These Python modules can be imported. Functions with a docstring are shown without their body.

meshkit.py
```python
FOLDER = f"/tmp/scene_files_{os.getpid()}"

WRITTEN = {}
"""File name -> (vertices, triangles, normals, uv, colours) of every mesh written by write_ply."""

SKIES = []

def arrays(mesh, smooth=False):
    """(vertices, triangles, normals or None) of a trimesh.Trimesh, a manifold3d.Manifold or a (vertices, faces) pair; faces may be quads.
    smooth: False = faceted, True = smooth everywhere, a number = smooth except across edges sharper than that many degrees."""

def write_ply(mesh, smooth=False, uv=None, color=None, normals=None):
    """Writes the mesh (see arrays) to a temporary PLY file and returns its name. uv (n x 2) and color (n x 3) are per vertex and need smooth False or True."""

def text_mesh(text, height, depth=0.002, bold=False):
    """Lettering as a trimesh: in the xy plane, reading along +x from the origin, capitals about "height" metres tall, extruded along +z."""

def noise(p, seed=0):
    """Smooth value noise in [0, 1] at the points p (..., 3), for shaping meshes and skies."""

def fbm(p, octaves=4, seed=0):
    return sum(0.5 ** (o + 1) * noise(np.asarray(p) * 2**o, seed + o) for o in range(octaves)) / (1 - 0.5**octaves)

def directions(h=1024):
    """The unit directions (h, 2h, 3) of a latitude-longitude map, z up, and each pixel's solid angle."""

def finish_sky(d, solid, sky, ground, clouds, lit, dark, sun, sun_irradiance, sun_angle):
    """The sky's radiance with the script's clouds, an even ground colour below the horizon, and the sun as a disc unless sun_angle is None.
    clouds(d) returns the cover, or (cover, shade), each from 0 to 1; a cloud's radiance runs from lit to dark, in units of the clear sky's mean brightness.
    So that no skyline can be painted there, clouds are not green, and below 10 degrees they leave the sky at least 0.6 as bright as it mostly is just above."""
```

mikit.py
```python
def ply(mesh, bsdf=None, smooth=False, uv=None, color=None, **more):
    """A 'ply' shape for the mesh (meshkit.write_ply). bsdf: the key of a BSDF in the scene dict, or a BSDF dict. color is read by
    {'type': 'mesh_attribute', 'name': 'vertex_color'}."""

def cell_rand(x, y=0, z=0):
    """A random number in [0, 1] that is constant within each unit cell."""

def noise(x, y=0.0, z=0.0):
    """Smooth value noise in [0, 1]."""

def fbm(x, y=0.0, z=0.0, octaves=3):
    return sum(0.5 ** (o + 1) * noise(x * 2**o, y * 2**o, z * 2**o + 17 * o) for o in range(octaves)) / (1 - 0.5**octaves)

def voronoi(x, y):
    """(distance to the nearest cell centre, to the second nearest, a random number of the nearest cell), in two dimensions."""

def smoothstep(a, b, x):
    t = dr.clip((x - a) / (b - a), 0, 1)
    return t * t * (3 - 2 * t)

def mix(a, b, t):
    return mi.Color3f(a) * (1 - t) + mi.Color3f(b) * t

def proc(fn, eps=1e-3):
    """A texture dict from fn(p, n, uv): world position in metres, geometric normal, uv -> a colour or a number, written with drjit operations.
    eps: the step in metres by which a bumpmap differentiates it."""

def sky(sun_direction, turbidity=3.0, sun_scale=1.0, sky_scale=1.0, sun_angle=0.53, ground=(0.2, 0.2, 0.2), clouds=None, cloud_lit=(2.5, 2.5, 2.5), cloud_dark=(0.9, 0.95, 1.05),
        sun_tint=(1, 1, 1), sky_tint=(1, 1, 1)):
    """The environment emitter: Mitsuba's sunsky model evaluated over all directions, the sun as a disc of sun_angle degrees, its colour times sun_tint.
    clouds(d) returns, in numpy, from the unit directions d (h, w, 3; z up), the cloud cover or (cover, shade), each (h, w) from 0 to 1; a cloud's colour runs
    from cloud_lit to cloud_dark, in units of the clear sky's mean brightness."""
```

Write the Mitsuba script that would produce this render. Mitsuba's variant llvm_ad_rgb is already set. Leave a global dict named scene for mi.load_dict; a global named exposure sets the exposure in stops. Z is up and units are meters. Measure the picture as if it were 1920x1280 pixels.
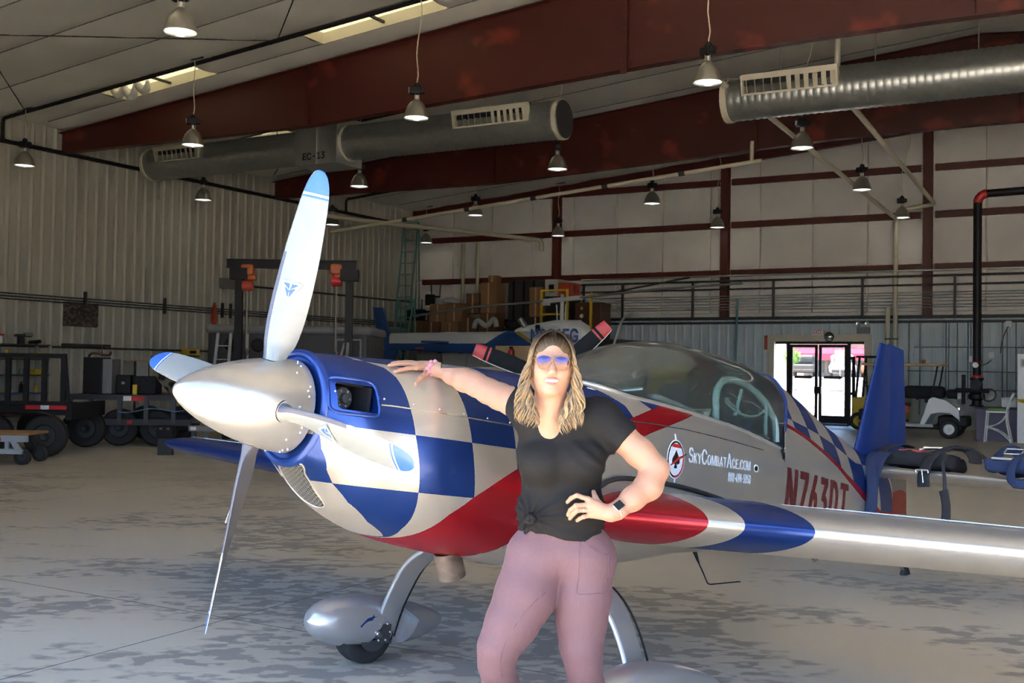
import math, numpy as np, trimesh, mitsuba as mi, drjit as dr, mikit, meshkit
import manifold3d as m3
from scipy.interpolate import PchipInterpolator
from shapely.geometry import Polygon
from shapely.prepared import prep
T = mi.ScalarTransform4f
scene, labels = {"type": "scene"}, {}
RNG = np.random.default_rng(7)
PI = math.pi

# ------------------------------------------------------------------ camera, sky, sun, exposure
EYE = np.array([0, 0, 1.6315])
F_PX, ROLL, PITCH = 2036.06, 0.0158, 0.0247
_cr, _sr, _cp, _sp = math.cos(ROLL), math.sin(ROLL), math.cos(PITCH), math.sin(PITCH)
FWD = np.array([0, _cp, _sp])
UPV = np.array([-_sr, -_sp * _cr, _cp * _cr])
scene["camera"] = {"type": "thinlens", "fov": math.degrees(2 * math.atan(960 / F_PX)), "fov_axis": "x", "aperture_radius": 0.0016, "focus_distance": 4.7,
                   "near_clip": 0.05, "far_clip": 500.0, "to_world": T().look_at(origin=EYE.tolist(), target=(EYE + FWD).tolist(), up=UPV.tolist())}
exposure = 5.2
BY = 0.5186                                                   # the hangar is turned by this angle against the line of sight
RV, DV = np.array([math.cos(BY), -math.sin(BY), 0]), np.array([math.sin(BY), math.cos(BY), 0])
_sun = RV * -0.55 + DV * -0.42 + np.array([0, 0, 1.3])
scene["sky"] = mikit.sky(_sun.tolist(), turbidity=3.0, sun_scale=1.0, sky_scale=0.8, ground=(0.3, 0.29, 0.27))
MB = np.eye(4); MB[:3, 0], MB[:3, 1], MB[:3, 2] = RV, DV, [0, 0, 1]     # hangar coordinates (u to the right, v inwards, z up) to the world

# ------------------------------------------------------------------ materials
def rgb(*c): return {"type": "rgb", "value": list(map(float, c))}
def srgb(r, g, b): return tuple(((x / 255 + 0.055) / 1.055) ** 2.4 if x > 10 else x / 255 / 12.92 for x in (r, g, b))
def mat(name, color, rough=0.5, metal=0.0, spec=0.5, coat=0.0, gloss=0.95, **more):
    b = {"type": "principled", "base_color": rgb(*color) if isinstance(color, tuple) else color, "roughness": rough, "metallic": metal, "specular": spec, **more}
    if coat: b |= {"clearcoat": coat, "clearcoat_gloss": gloss}
    scene[name] = {"type": "twosided", "bsdf": b}
    return name
def diffuse(name, color): scene[name] = {"type": "twosided", "bsdf": {"type": "diffuse", "reflectance": rgb(*color) if isinstance(color, tuple) else color}}
proc = mikit.proc
for n_, c_, r_ in [("dark_grey", (.032, .032, .034), .55), ("mid_grey", (.17, .17, .17), .5), ("light_grey", (.42, .42, .41), .5), ("white_paint", (.72, .72, .70), .4),
                   ("cream_paint", (.55, .50, .38), .5), ("wood", (.30, .17, .08), .6), ("red_plastic", (.45, .02, .02), .4), ("orange_paint", (.36, .085, .02), .45), ("yellow_paint", (.62, .42, .03), .4),
                   ("blue_plastic", (.03, .09, .35), .4), ("green_plastic", (.15, .30, .06), .5), ("tan_board", (.50, .34, .18), .7), ("cardboard", (.27, .14, .065), .8), ("cardboard_dark", (.13, .065, .035), .8),
                   ("rubber", (.016, .016, .016), .7), ("leather_brown", (.07, .03, .015), .5), ("steel_red", (.075, .016, .012), .5), ("teal_paint", (.10, .28, .27), .5), ("purple_grey", (.13, .11, .16), .6),
                   ("navy_cloth", (.016, .028, .075), .85), ("black_cloth", (.014, .014, .016), .9), ("white_cloth", (.6, .6, .58), .9), ("red_cloth", (.45, .06, .04), .8)]:
    mat(n_, c_, r_)
mat("black_plastic", (.010, .010, .011), .5, spec=.25); mat("galvanised", (.42, .43, .42), .38, .75); mat("chrome", (.75, .75, .75), .12, 1.0); mat("steel", (.45, .45, .45), .3, .9); mat("aluminium", (.62, .61, .57), .33, .85)
mat("brass_pink", (.26, .13, .085), .35, .7)
scene["glass_pane"] = {"type": "thindielectric", "int_ior": 1.5}

# ------------------------------------------------------------------ mesh helpers
def TM(v, f): return trimesh.Trimesh(np.asarray(v, float), np.asarray(f, int), process=False)
def cat(*m):
    m = [x for y in m for x in (y if isinstance(y, (list, tuple)) else [y])]
    return trimesh.util.concatenate(m)
def box(x0, x1, y0, y1, z0, z1):
    m = trimesh.creation.box((abs(x1 - x0), abs(y1 - y0), abs(z1 - z0))); m.apply_translation([(x0 + x1) / 2, (y0 + y1) / 2, (z0 + z1) / 2]); return m
def rbox(x0, x1, y0, y1, z0, z1, r=0.01, seg=8):
    c = [m3.Manifold.sphere(r, seg).translate((x, y, z)) for x in (x0 + r, x1 - r) for y in (y0 + r, y1 - r) for z in (z0 + r, z1 - r)]
    return mf(m3.Manifold.batch_hull(c))
def mf(m):
    a = m.to_mesh(); return TM(a.vert_properties[:, :3], a.tri_verts)
def solid(t): 
    t = t.copy(); t.merge_vertices(); return m3.Manifold(m3.Mesh(np.asarray(t.vertices, np.float32), np.asarray(t.faces, np.uint32)))
def frame_of(d):
    d = np.asarray(d, float) / np.linalg.norm(d); a = np.array([0, 0, 1.0]) if abs(d[2]) < 0.9 else np.array([1.0, 0, 0])
    x = np.cross(a, d); x /= np.linalg.norm(x); return x, np.cross(d, x), d
def grid_mesh(P, close_j=False, cap0=False, cap1=False):
    P = np.asarray(P, float); n, m = P.shape[:2]; i = np.arange(n * m).reshape(n, m)
    a, b = i[:-1], i[1:]
    if close_j: a2, b2 = np.roll(a, -1, 1), np.roll(b, -1, 1)
    else: a, b, a2, b2 = a[:, :-1], b[:, :-1], a[:, 1:], b[:, 1:]
    f = [np.stack([a, b, b2], -1).reshape(-1, 3), np.stack([a, b2, a2], -1).reshape(-1, 3)]
    v = P.reshape(-1, 3)
    for on, ring, flip in ((cap0, i[0], False), (cap1, i[-1], True)):
        if on:
            c = len(v); v = np.vstack([v, v[ring].mean(0)]); r2 = np.roll(ring, -1)
            t = np.stack([np.full(m, c), ring, r2], -1); f.append(t[:, ::-1] if flip else t)
    return TM(v, np.concatenate(f))
def tube(pts, r, n=10, cap=True, flat=None):
    """a round (or with flat=(wide, thin), an oval) tube along points; r may be one radius per point"""
    p = np.asarray(pts, float); r = np.broadcast_to(np.asarray(r, float), len(p)); t = np.gradient(p, axis=0); t /= np.linalg.norm(t, axis=1)[:, None] + 1e-12
    x, y, _ = frame_of(t[0]); rings = []; a = np.linspace(0, 2 * PI, n, endpoint=False)
    for k in range(len(p)):
        x = x - t[k] * (x @ t[k]); x /= np.linalg.norm(x); y = np.cross(t[k], x)
        s = (1, 1) if flat is None else flat
        rings.append(p[k] + r[k] * (np.cos(a)[:, None] * x * s[0] + np.sin(a)[:, None] * y * s[1]))
    return grid_mesh(rings, True, cap, cap)
def rod(p0, p1, r, n=10): return tube([p0, p1], r, n)
def bar(p0, p1, w, h, up=(0, 0, 1)):
    p0, p1 = np.asarray(p0, float), np.asarray(p1, float); d = p1 - p0; L = np.linalg.norm(d); d /= L
    s = np.cross(d, up); s = s / np.linalg.norm(s) if np.linalg.norm(s) > 1e-6 else np.array([1.0, 0, 0]); u = np.cross(s, d)
    m = trimesh.creation.box((L, w, h)); M = np.eye(4); M[:3, 0], M[:3, 1], M[:3, 2], M[:3, 3] = d, s, u, (p0 + p1) / 2; m.apply_transform(M); return m
def smooth_path(pts, n=40):
    p = np.asarray(pts, float); s = np.r_[0, np.cumsum(np.linalg.norm(np.diff(p, axis=0), axis=1))]; q = np.linspace(0, s[-1], n)
    from scipy.interpolate import CubicSpline
    return CubicSpline(s, p)(q) if len(p) > 2 else np.array([np.interp(q, s, p[:, k]) for k in range(3)]).T
def lathe(prof, n=24, axis=2):
    pr_ = np.asarray(prof, float); a = np.linspace(0, 2 * PI, n, endpoint=False)
    P = np.stack([pr_[:, :1] * np.cos(a), pr_[:, :1] * np.sin(a), np.repeat(pr_[:, 1:2], n, 1)], -1)
    if axis == 0: P = P[..., [2, 0, 1]]
    if axis == 1: P = P[..., [1, 2, 0]]
    return grid_mesh(P, True)
def extrude(poly, h, z0=0.0):
    poly = poly if isinstance(poly, Polygon) else Polygon(poly)
    m = trimesh.creation.extrude_polygon(poly, h, engine="earcut"); m.apply_translation([0, 0, z0]); return m
def xf(m, M): m = m.copy(); m.apply_transform(M); return m
def tr(m, x=0, y=0, z=0): m = m.copy(); m.apply_translation([x, y, z]); return m
def rot(m, deg, axis=(0, 0, 1), at=(0, 0, 0)): return xf(m, trimesh.transformations.rotation_matrix(math.radians(deg), axis, at))
def turn(x, y, z=0, deg=0): M = trimesh.transformations.rotation_matrix(math.radians(deg), [0, 0, 1]); M[:3, 3] = [x, y, z]; return M

# ------------------------------------------------------------------ scene helpers
_used = {}
def key_of(name, parent=None):
    k = (parent + "__" if parent else "") + name
    n = _used.get(k, 0); _used[k] = n + 1
    return k if n == 0 else f"{k}_{n:03d}"
def thing(name, label, category, group=None):
    k = key_of(name); labels[k] = {"label": label, "category": category}
    if group: labels[k]["group"] = group
    return k
def add(name, mesh, bsdf, parent=None, smooth=False, M=None, label=None, category=None, group=None, kind=None, **more):
    k = key_of(name, parent)
    if M is not None: mesh = xf(mesh, M)
    scene[k] = mikit.ply(mesh, bsdf, smooth, **more)
    d = {a: b for a, b in (("label", label), ("category", category), ("group", group), ("kind", kind)) if b}
    if d: labels[k] = d
    return k
def copy_shape(name, ply, M, parent=None, bsdf=None):
    k = key_of(name, parent); scene[k] = {**ply, "to_world": T(np.asarray(M).tolist())}
    if bsdf: scene[k]["bsdf"] = {"type": "ref", "id": bsdf}
    return k
def B(u, v, z=0): return RV * u + DV * v + np.array([0, 0, z])
def MBt(u, v, z=0, deg=0): return MB @ turn(u, v, z, deg)
def emit(mesh, color, bsdf="white_paint"): return {**mikit.ply(mesh, bsdf), "emitter": {"type": "area", "radiance": rgb(*color)}}
# ------------------------------------------------------------------ the hangar shell
U0, U1, V0, V1, RIDGE = -24.41, 18.4, 1.55, 35.15, -3.0
def roof_z(u): return 7.75 + 0.0886 * (np.minimum(u, 2 * RIDGE - u) - U0)

def concrete(p, n, uv):
    u = p.x * float(RV[0]) + p.y * float(RV[1]); v = p.x * float(DV[0]) + p.y * float(DV[1])
    big = mikit.fbm(p.x * 0.45, p.y * 0.45, 3.0, octaves=4)
    st = mikit.fbm(p.x * 1.0 + 3.0, p.y * 1.5, 7.0, octaves=5)
    fine = mikit.fbm(p.x * 9.0, p.y * 15.0, 1.0, octaves=4)
    zone = 1 - 0.75 * mikit.smoothstep(7.0, 13.0, v)
    worn = mikit.smoothstep(0.575, 0.665, st * 0.46 + fine * 0.22 + big * 0.38)
    worn = worn * (0.25 + 0.75 * mikit.smoothstep(0.44, 0.54, fine)) * zone
    tone = 0.86 + 0.28 * mikit.fbm(p.x * 0.22, p.y * 0.3, 11.0, octaves=3)
    c = mikit.mix((.42, .385, .315), (.17, .165, .155), worn * 0.72) * tone
    for a, o in ((u, 5.02), (v, -5.2)):                       # saw-cut joints about every six metres
        d = dr.abs((a + o) / 6.1 - dr.round((a + o) / 6.1)) * 6.1
        c = mikit.mix(c, (.10, .10, .10), 0.75 * (1 - mikit.smoothstep(0.004, 0.011, d)))
    return c
def concrete_rough(p, n, uv):
    return 0.33 + 0.25 * mikit.fbm(p.x * 1.1 + 3.0, p.y * 2.6, 7.0, octaves=3)
mat("floor_concrete", proc(concrete), proc(concrete_rough), spec=0.45)
diffuse("apron_concrete", proc(lambda p, n, uv: mi.Color3f(.46, .445, .41) * (0.85 + 0.3 * mikit.fbm(p.x * .5, p.y * .5, 2.0))))
mat("wall_metal", (.40, .38, .32), .45); mat("liner_metal", (.48, .54, .56), .45); mat("insulation", proc(lambda p, n, uv: mi.Color3f(.69, .655, .61) * (0.86 + 0.28 * mikit.fbm(p.x * .9, p.y * .9, p.z * .9))), .6)
mat("roof_insulation", proc(lambda p, n, uv: mi.Color3f(.60, .585, .53) * (0.82 + 0.36 * mikit.fbm(p.x * .6, p.y * .6, 4.0))), .55)
def red_iron(p, n, uv):
    a = mikit.fbm(p.x * 1.2, p.y * 1.2, p.z * 1.2, octaves=4)
    return mikit.mix((.055, .010, .007), (.15, .02, .011), mikit.smoothstep(.60, .78, a)) * (0.75 + 0.5 * mikit.fbm(p.x * .4, p.y * .4, p.z * .8))
mat("red_iron", proc(red_iron), .5)

add("floor", xf(box(U0, U1, V0 - 0.15, V1, -0.25, 0), MB), "floor_concrete", kind="structure", label="worn grey concrete hangar floor with dark stains and joints")
add("ground_apron", xf(box(-160, 160, -180, V0 - 0.15, -0.3, -0.01), MB), "apron_concrete", kind="structure", label="sunlit concrete apron outside the open hangar front")
add("ground_street", xf(box(-160, 160, V1, 160, -0.3, -0.01), MB), "apron_concrete", kind="structure", label="sunlit street behind the glass doors")

# left wall: ribbed metal sheets, one part per sheet
def sheet(h, w=0.335, rib=0.045):
    prof = [(0, 0), (0.045, rib), (0.075, rib), (0.12, 0), (w * .5, 0), (w * .5 + .006, .006), (w * .5 + .02, .006), (w * .5 + .026, 0), (w, 0), (w, -.02), (0, -.02)]
    m = extrude(Polygon(prof), h); return m                    # runs along x, ribs towards +y, height z
wl = add("wall_left", box(U0 - .3, U0 - .03, V0 - .3, V1 + .35, -.1, 7.9), "wall_metal", M=MB, kind="structure", label="tall left wall of grey ribbed metal sheets")
s0 = mikit.ply(sheet(7.74), "wall_metal")
k = 0
while V0 + .335 * (k + 1) < V1 - .02:
    M = MB @ turn(U0 - .005, V0 + .335 * (k + 1), 0, -90); copy_shape("sheet", s0, M, wl); k += 1
# back wall: metal liner below, white insulation between red girts and columns above
wb = add("wall_back", cat(box(U0 - .3, -10.35, V1 + .03, V1 + .3, 0, 3.4), box(-7.1, U1, V1 + .03, V1 + .3, 0, 3.4), box(-10.35, -7.1, V1 + .03, V1 + .3, 2.75, 3.4), box(U0 - .3, U1, V1 + .03, V1 + .3, 3.4, 7.75),
         xf(extrude(Polygon([(U0, 7.75), (U1, 7.75), (RIDGE, roof_z(RIDGE))]), .27), np.array([[1, 0, 0, 0], [0, 0, -1, V1 + .3], [0, 1, 0, 0], [0, 0, 0, 1.0]]))), "insulation", M=MB, kind="structure", label="back wall with pale liner below and white panels above")
sA, sB = mikit.ply(sheet(3.42, .31, .02), "liner_metal"), mikit.ply(sheet(.62, .31, .02), "liner_metal")
for k in range(76):
    u = U0 + .31 * (k + 1)
    if u > -0.8: break
    over = -10.4 < u < -6.8
    copy_shape("sheet", sB if over else sA, MB @ turn(u, V1 + .005, 2.8 if over else 0, 180), wb)
zs_ = [3.55, 4.98, 6.55, 7.95]
for a, z in enumerate(zs_):
    z1 = zs_[a + 1] if a < 3 else None
    for b in range(14):
        u0, u1 = U0 + b * 1.72 + .012, U0 + (b + 1) * 1.72 - .012
        if z1: m = rbox(u0, u1, V1 - .06, V1 + .04, z + .02, z1 - .02, .03, 6)
        else: m = xf(extrude(Polygon([(u0, z + .02), (u1, z + .02), (u1, max(z + .03, roof_z(u1) - .25)), (u0, max(z + .03, roof_z(u0) - .25))]), .08), np.array([[1, 0, 0, 0], [0, 0, -1, V1 + .02], [0, 1, 0, 0], [0, 0, 0, 1.0]]))
        add("insulation_panel", m, "insulation", wb, M=MB)
def zbeam(u0, u1, z, v, h=.2, d=.2): return cat(box(u0, u1, v - d, v, z, z + .012), box(u0, u1, v - d, v - d + .012, z, z + h), box(u0, u1, v - d, v, z + h - .012, z + h))
cols = [U0 + .2, -18.13, -11.8, -5.4, .95, 7.3]
for z in (4.82, 6.42, 7.86):
    for a, b in zip(cols[:-1], cols[1:]): add("girt", zbeam(a + .2, b - .2, z, V1 - .02), "steel_red", wb, M=MB, label="dark red horizontal girt")
for u in cols[1:]: add("column", cat(box(u - .13, u + .13, V1 - .34, V1 - .32, 3.45, roof_z(u) - .3), box(u - .13, u + .13, V1 - .1, V1 - .08, 3.45, roof_z(u) - .3), box(u - .01, u + .01, V1 - .34, V1 - .08, 3.45, roof_z(u) - .3)), "steel_red", wb, M=MB, label="dark red steel column")
add("ledge", cat(box(U0, 8, V1 - .3, V1, 3.36, 3.45), box(U0, 8, V1 - .1, V1, 3.22, 3.3)), "dark_grey", wb, M=MB, label="dark ledge between the lower liner and the white panels")
for s, uu in (("left", (U0, RIDGE)), ("right", (RIDGE, U1))):
    a, b = uu; c = [(a, roof_z(a) - .35), (b, roof_z(b) - .35), (b, roof_z(b) - .05), (a, roof_z(a) - .05)]
    add("rake_beam", xf(extrude(Polygon(c), .2), np.array([[1, 0, 0, 0], [0, 0, -1, V1 - .15], [0, 1, 0, 0], [0, 0, 0, 1.0]])), "steel_red", wb, M=MB, label="dark red sloping rafter along the back wall")
add("wall_right", box(U1, U1 + .3, V0, V1, 0, 7.75), "wall_metal", M=MB, kind="structure", label="right wall of the hangar")
hd = [(U0, 5.2), (U1, 5.2), (U1, 7.75), (RIDGE, roof_z(RIDGE)), (U0, 7.75)]
add("wall_front", cat(xf(extrude(Polygon(hd), .3), np.array([[1, 0, 0, 0], [0, 0, -1, V0], [0, 1, 0, 0], [0, 0, 0, 1.0]])), box(U0, -7.5, V0 - .3, V0, 0, 5.2), box(10.5, U1, V0 - .3, V0, 0, 5.2)), "wall_metal", M=MB, kind="structure", label="front wall above the open hangar doorway")

# roof: insulation blankets between the purlin lines, with skylights left open between them
SKY = [(-19.7, 17.68, 3.0), (-13.5, 17.68, 3.2), (-20.4, 22.93, 2.4), (-14.6, 22.93, 2.2), (-7.0, 17.68, 3.0), (-7.5, 22.93, 3.0), (-13.0, 9.4, 3.2)]   # centre u, v, length
ce = add("ceiling", cat(*[xf(extrude(Polygon([(a, roof_z(a) + .22), (b, roof_z(b) + .22), (b, roof_z(b) + .32), (a, roof_z(a) + .32)]), V1 - V0 + .6), np.array([[1, 0, 0, 0], [0, 0, -1, V1 + .3], [0, 1, 0, 0], [0, 0, 0, 1.0]])) for a, b in ((U0 - .3, RIDGE), (RIDGE, U1 + .3))]), "wall_metal", M=MB, kind="structure", label="sloping roof lined with sagging pale insulation blankets")
def blanket(u0, u1, v0, v1):
    nu, nv = max(4, int((u1 - u0) / .32)), 9
    us, vs = np.linspace(u0, u1, nu + 1), np.linspace(v0, v1, nv + 1); uu, vv = np.meshgrid(us, vs, indexing="ij")
    sag = 0.11 * min(1, (v1 - v0) / 1.2) * np.clip(np.sin(PI * (vv - v0) / (v1 - v0)), 0, 1) ** .8 * (0.55 + 0.45 * np.abs(np.sin(PI * (uu - U0) / 1.55)) ** .6) * (0.7 + .6 * meshkit.noise(np.stack([uu, vv, 0 * uu], -1) * .8))
    return grid_mesh(np.stack([uu, vv, roof_z(uu) - sag - .01], -1))
vb = np.r_[np.linspace(V0, 9.0, 6), 9.8, np.linspace(9.8, 17.25, 6)[1:], 18.1, np.linspace(18.1, 22.55, 4)[1:], 23.3, np.linspace(23.3, V1, 8)[1:]]; nb = len(vb) - 1
for k in range(nb):
    a, b = vb[k], vb[k + 1]
    cuts = sorted([(max(U0, u - L / 2), u + L / 2) for u, v, L in SKY if a <= v < b])
    u = U0; 
    for c0, c1 in cuts + [(RIDGE, RIDGE)]:
        if c0 - u > .3: add("insulation_blanket", blanket(u, c0, a, b), "roof_insulation", ce, smooth=40, M=MB)
        u = c1
    add("insulation_blanket", blanket(RIDGE, U1, a, b), "roof_insulation", ce, smooth=40, M=MB)
diffuse("skylight_sheet", (.75, .72, .55))
for n, (u, v, L) in enumerate(SKY):
    k = int(np.searchsorted(vb, v)) - 1; a, b = vb[k] + .03, vb[k + 1] - .03
    zz = lambda q: float(roof_z(q)) + .2
    c = np.array([[u - L / 2, a, zz(u - L / 2)], [u + L / 2, a, zz(u + L / 2)], [u + L / 2, b, zz(u + L / 2)], [u - L / 2, b, zz(u - L / 2)]])
    w = key_of("window_" + str(n + 1))
    m = TM(c @ MB[:3, :3].T, [[0, 2, 1], [0, 3, 2]])
    scene[w] = emit(m, (.030, .027, .016) if n < 2 else (.026, .025, .018), "skylight_sheet"); labels[w] = {"kind": "structure", "label": "bright translucent skylight in the roof"}
    up = np.array([0, 0, .2]); fr = []
    for i in range(4):
        p0, p1 = c[i], c[(i + 1) % 4]; fr.append(TM([p0, p1, p1 - up * 1.2, p0 - up * 1.2], [[0, 1, 2], [0, 2, 3]]))
    add("curb", cat(fr), "cream_paint", w, M=MB); add("crossbar", bar((u, a, zz(u) - .14), (u, b, zz(u) - .14), .06, .05), "dark_grey", w, M=MB)
    if n < 1:   # torn insulation hanging from the left skylight
        add("torn_insulation", cat(*[tube(smooth_path([(u - L / 2 + .25 + i * .42, a + .1, zz(u) - .2), (u - L / 2 + .4 + i * .42, a + .25, zz(u) - .42 - .1 * (i % 2)), (u - L / 2 + .62 + i * .42, a + .15, zz(u) - .24)], 8), [.05, .09, .1, .11, .1, .09, .07, .04], 7) for i in range(3)]), "roof_insulation", w, M=MB, smooth=True, label="torn pale insulation hanging down")

# main roof beams: deep tapered red I-beams
def rafter(v, n):
    ub = [U0 + .02, -16, -10.5, -6.5, RIDGE, 1, 8, U1 - .1]; zb = [7.08, 6.98, 7.2, 7.38, 7.42, 7.38, 6.98, 7.08]
    if v > 24: zb = [z - .02 for z in zb]
    top = [float(roof_z(u)) - .16 for u in ub]
    MM = np.array([[1, 0, 0, 0], [0, 0, -1, v + .006], [0, 1, 0, 0], [0, 0, 0, 1.0]])
    web = xf(extrude(Polygon(list(zip(ub, zb)) + list(zip(ub[::-1], top[::-1]))), .012), MM)
    g = key_of("beam_" + str(n)); labels[g] = {"kind": "structure", "label": "deep dark red roof beam nearest the doorway" if n == 1 else "deep dark red roof beam behind the round duct" if n == 2 else "dark red roof beam"}
    add("web", web, "red_iron", g, M=MB)
    add("flange", cat(*[bar((ub[i], v, zb[i]), (ub[i + 1], v, zb[i + 1]), .24, .02) for i in range(7)]), "red_iron", g, M=MB)
    add("flange", cat(*[bar((ub[i], v, top[i]), (ub[i + 1], v, top[i + 1]), .24, .02) for i in range(7)]), "red_iron", g, M=MB)
    for u in (-16, -8.3, -2.2, 4): add("stiffener", box(u - .008, u + .008, v - .11, v + .11, np.interp(u, ub, zb), np.interp(u, ub, top)), "red_iron", g, M=MB)
    add("splice_plate", cat(box(-8.36, -8.24, v - .14, v - .12, np.interp(-8.3, ub, zb) - .1, 8.9), *[tr(trimesh.creation.icosphere(1, .018), -8.3, v - .15, z) for z in np.arange(7.4, 8.8, .12)]), "red_iron", g, M=MB)
rafter(18.75, 1); rafter(26.9, 2)
for v_ in vb[1:-1]:      # straps under the joints between the blankets
    add("roof_strap", tube([(U0 + .3, v_, roof_z(U0 + .3) - .02), (RIDGE - .05, v_, roof_z(RIDGE - .05) - .02)], .012, 5), "mid_grey", ce, M=MB)
for i_, (a_, b_) in enumerate([((-24.0, 9.2), (-15.5, 17.2)), ((-16.5, 9.8), (-23.5, 17.0)), ((-15.2, 9.8), (-7.0, 17.2)), ((-7.2, 10.0), (-15.4, 17.0)), ((-23.8, 19.2), (-15.5, 26.4)), ((-15.6, 19.2), (-23.8, 26.2))]):
    add("brace_cable", tube([(a_[0], a_[1], roof_z(a_[0]) - .12), (b_[0], b_[1], roof_z(b_[0]) - .12)], .014, 5), "dark_grey", ce, M=MB, label="thin slanting brace rod")

# ------------------------------------------------------------------ glass door and what lies behind it
DV_ = V1 + .1
def quadv(a, b, v, z0, z1): return TM([[a, v, z0], [b, v, z0], [b, v, z1], [a, v, z1]], [[0, 1, 2], [0, 2, 3]])
d1 = key_of("door_1"); labels[d1] = {"kind": "structure", "label": "double glass door with dark frame in the back wall"}
add("surround", cat(box(-10.35, -10.14, V1 - .12, V1 + .3, 0, 2.86), box(-7.28, -7.08, V1 - .12, V1 + .3, 0, 2.86), box(-10.14, -7.28, V1 - .12, V1 + .3, 2.65, 2.86)), "cream_paint", d1, M=MB, label="wide beige surround")
add("frame", cat(*[box(u - .05, u + .05, DV_ - .05, DV_ + .05, 0, 2.62) for u in (-9.72, -7.78)], box(-10.14, -7.28, DV_ - .05, DV_ + .05, 2.57, 2.65), box(-10.14, -9.72, DV_ - .05, DV_ + .05, 0, .1), box(-7.78, -7.28, DV_ - .05, DV_ + .05, 0, .1)), "black_plastic", d1, M=MB)
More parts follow.
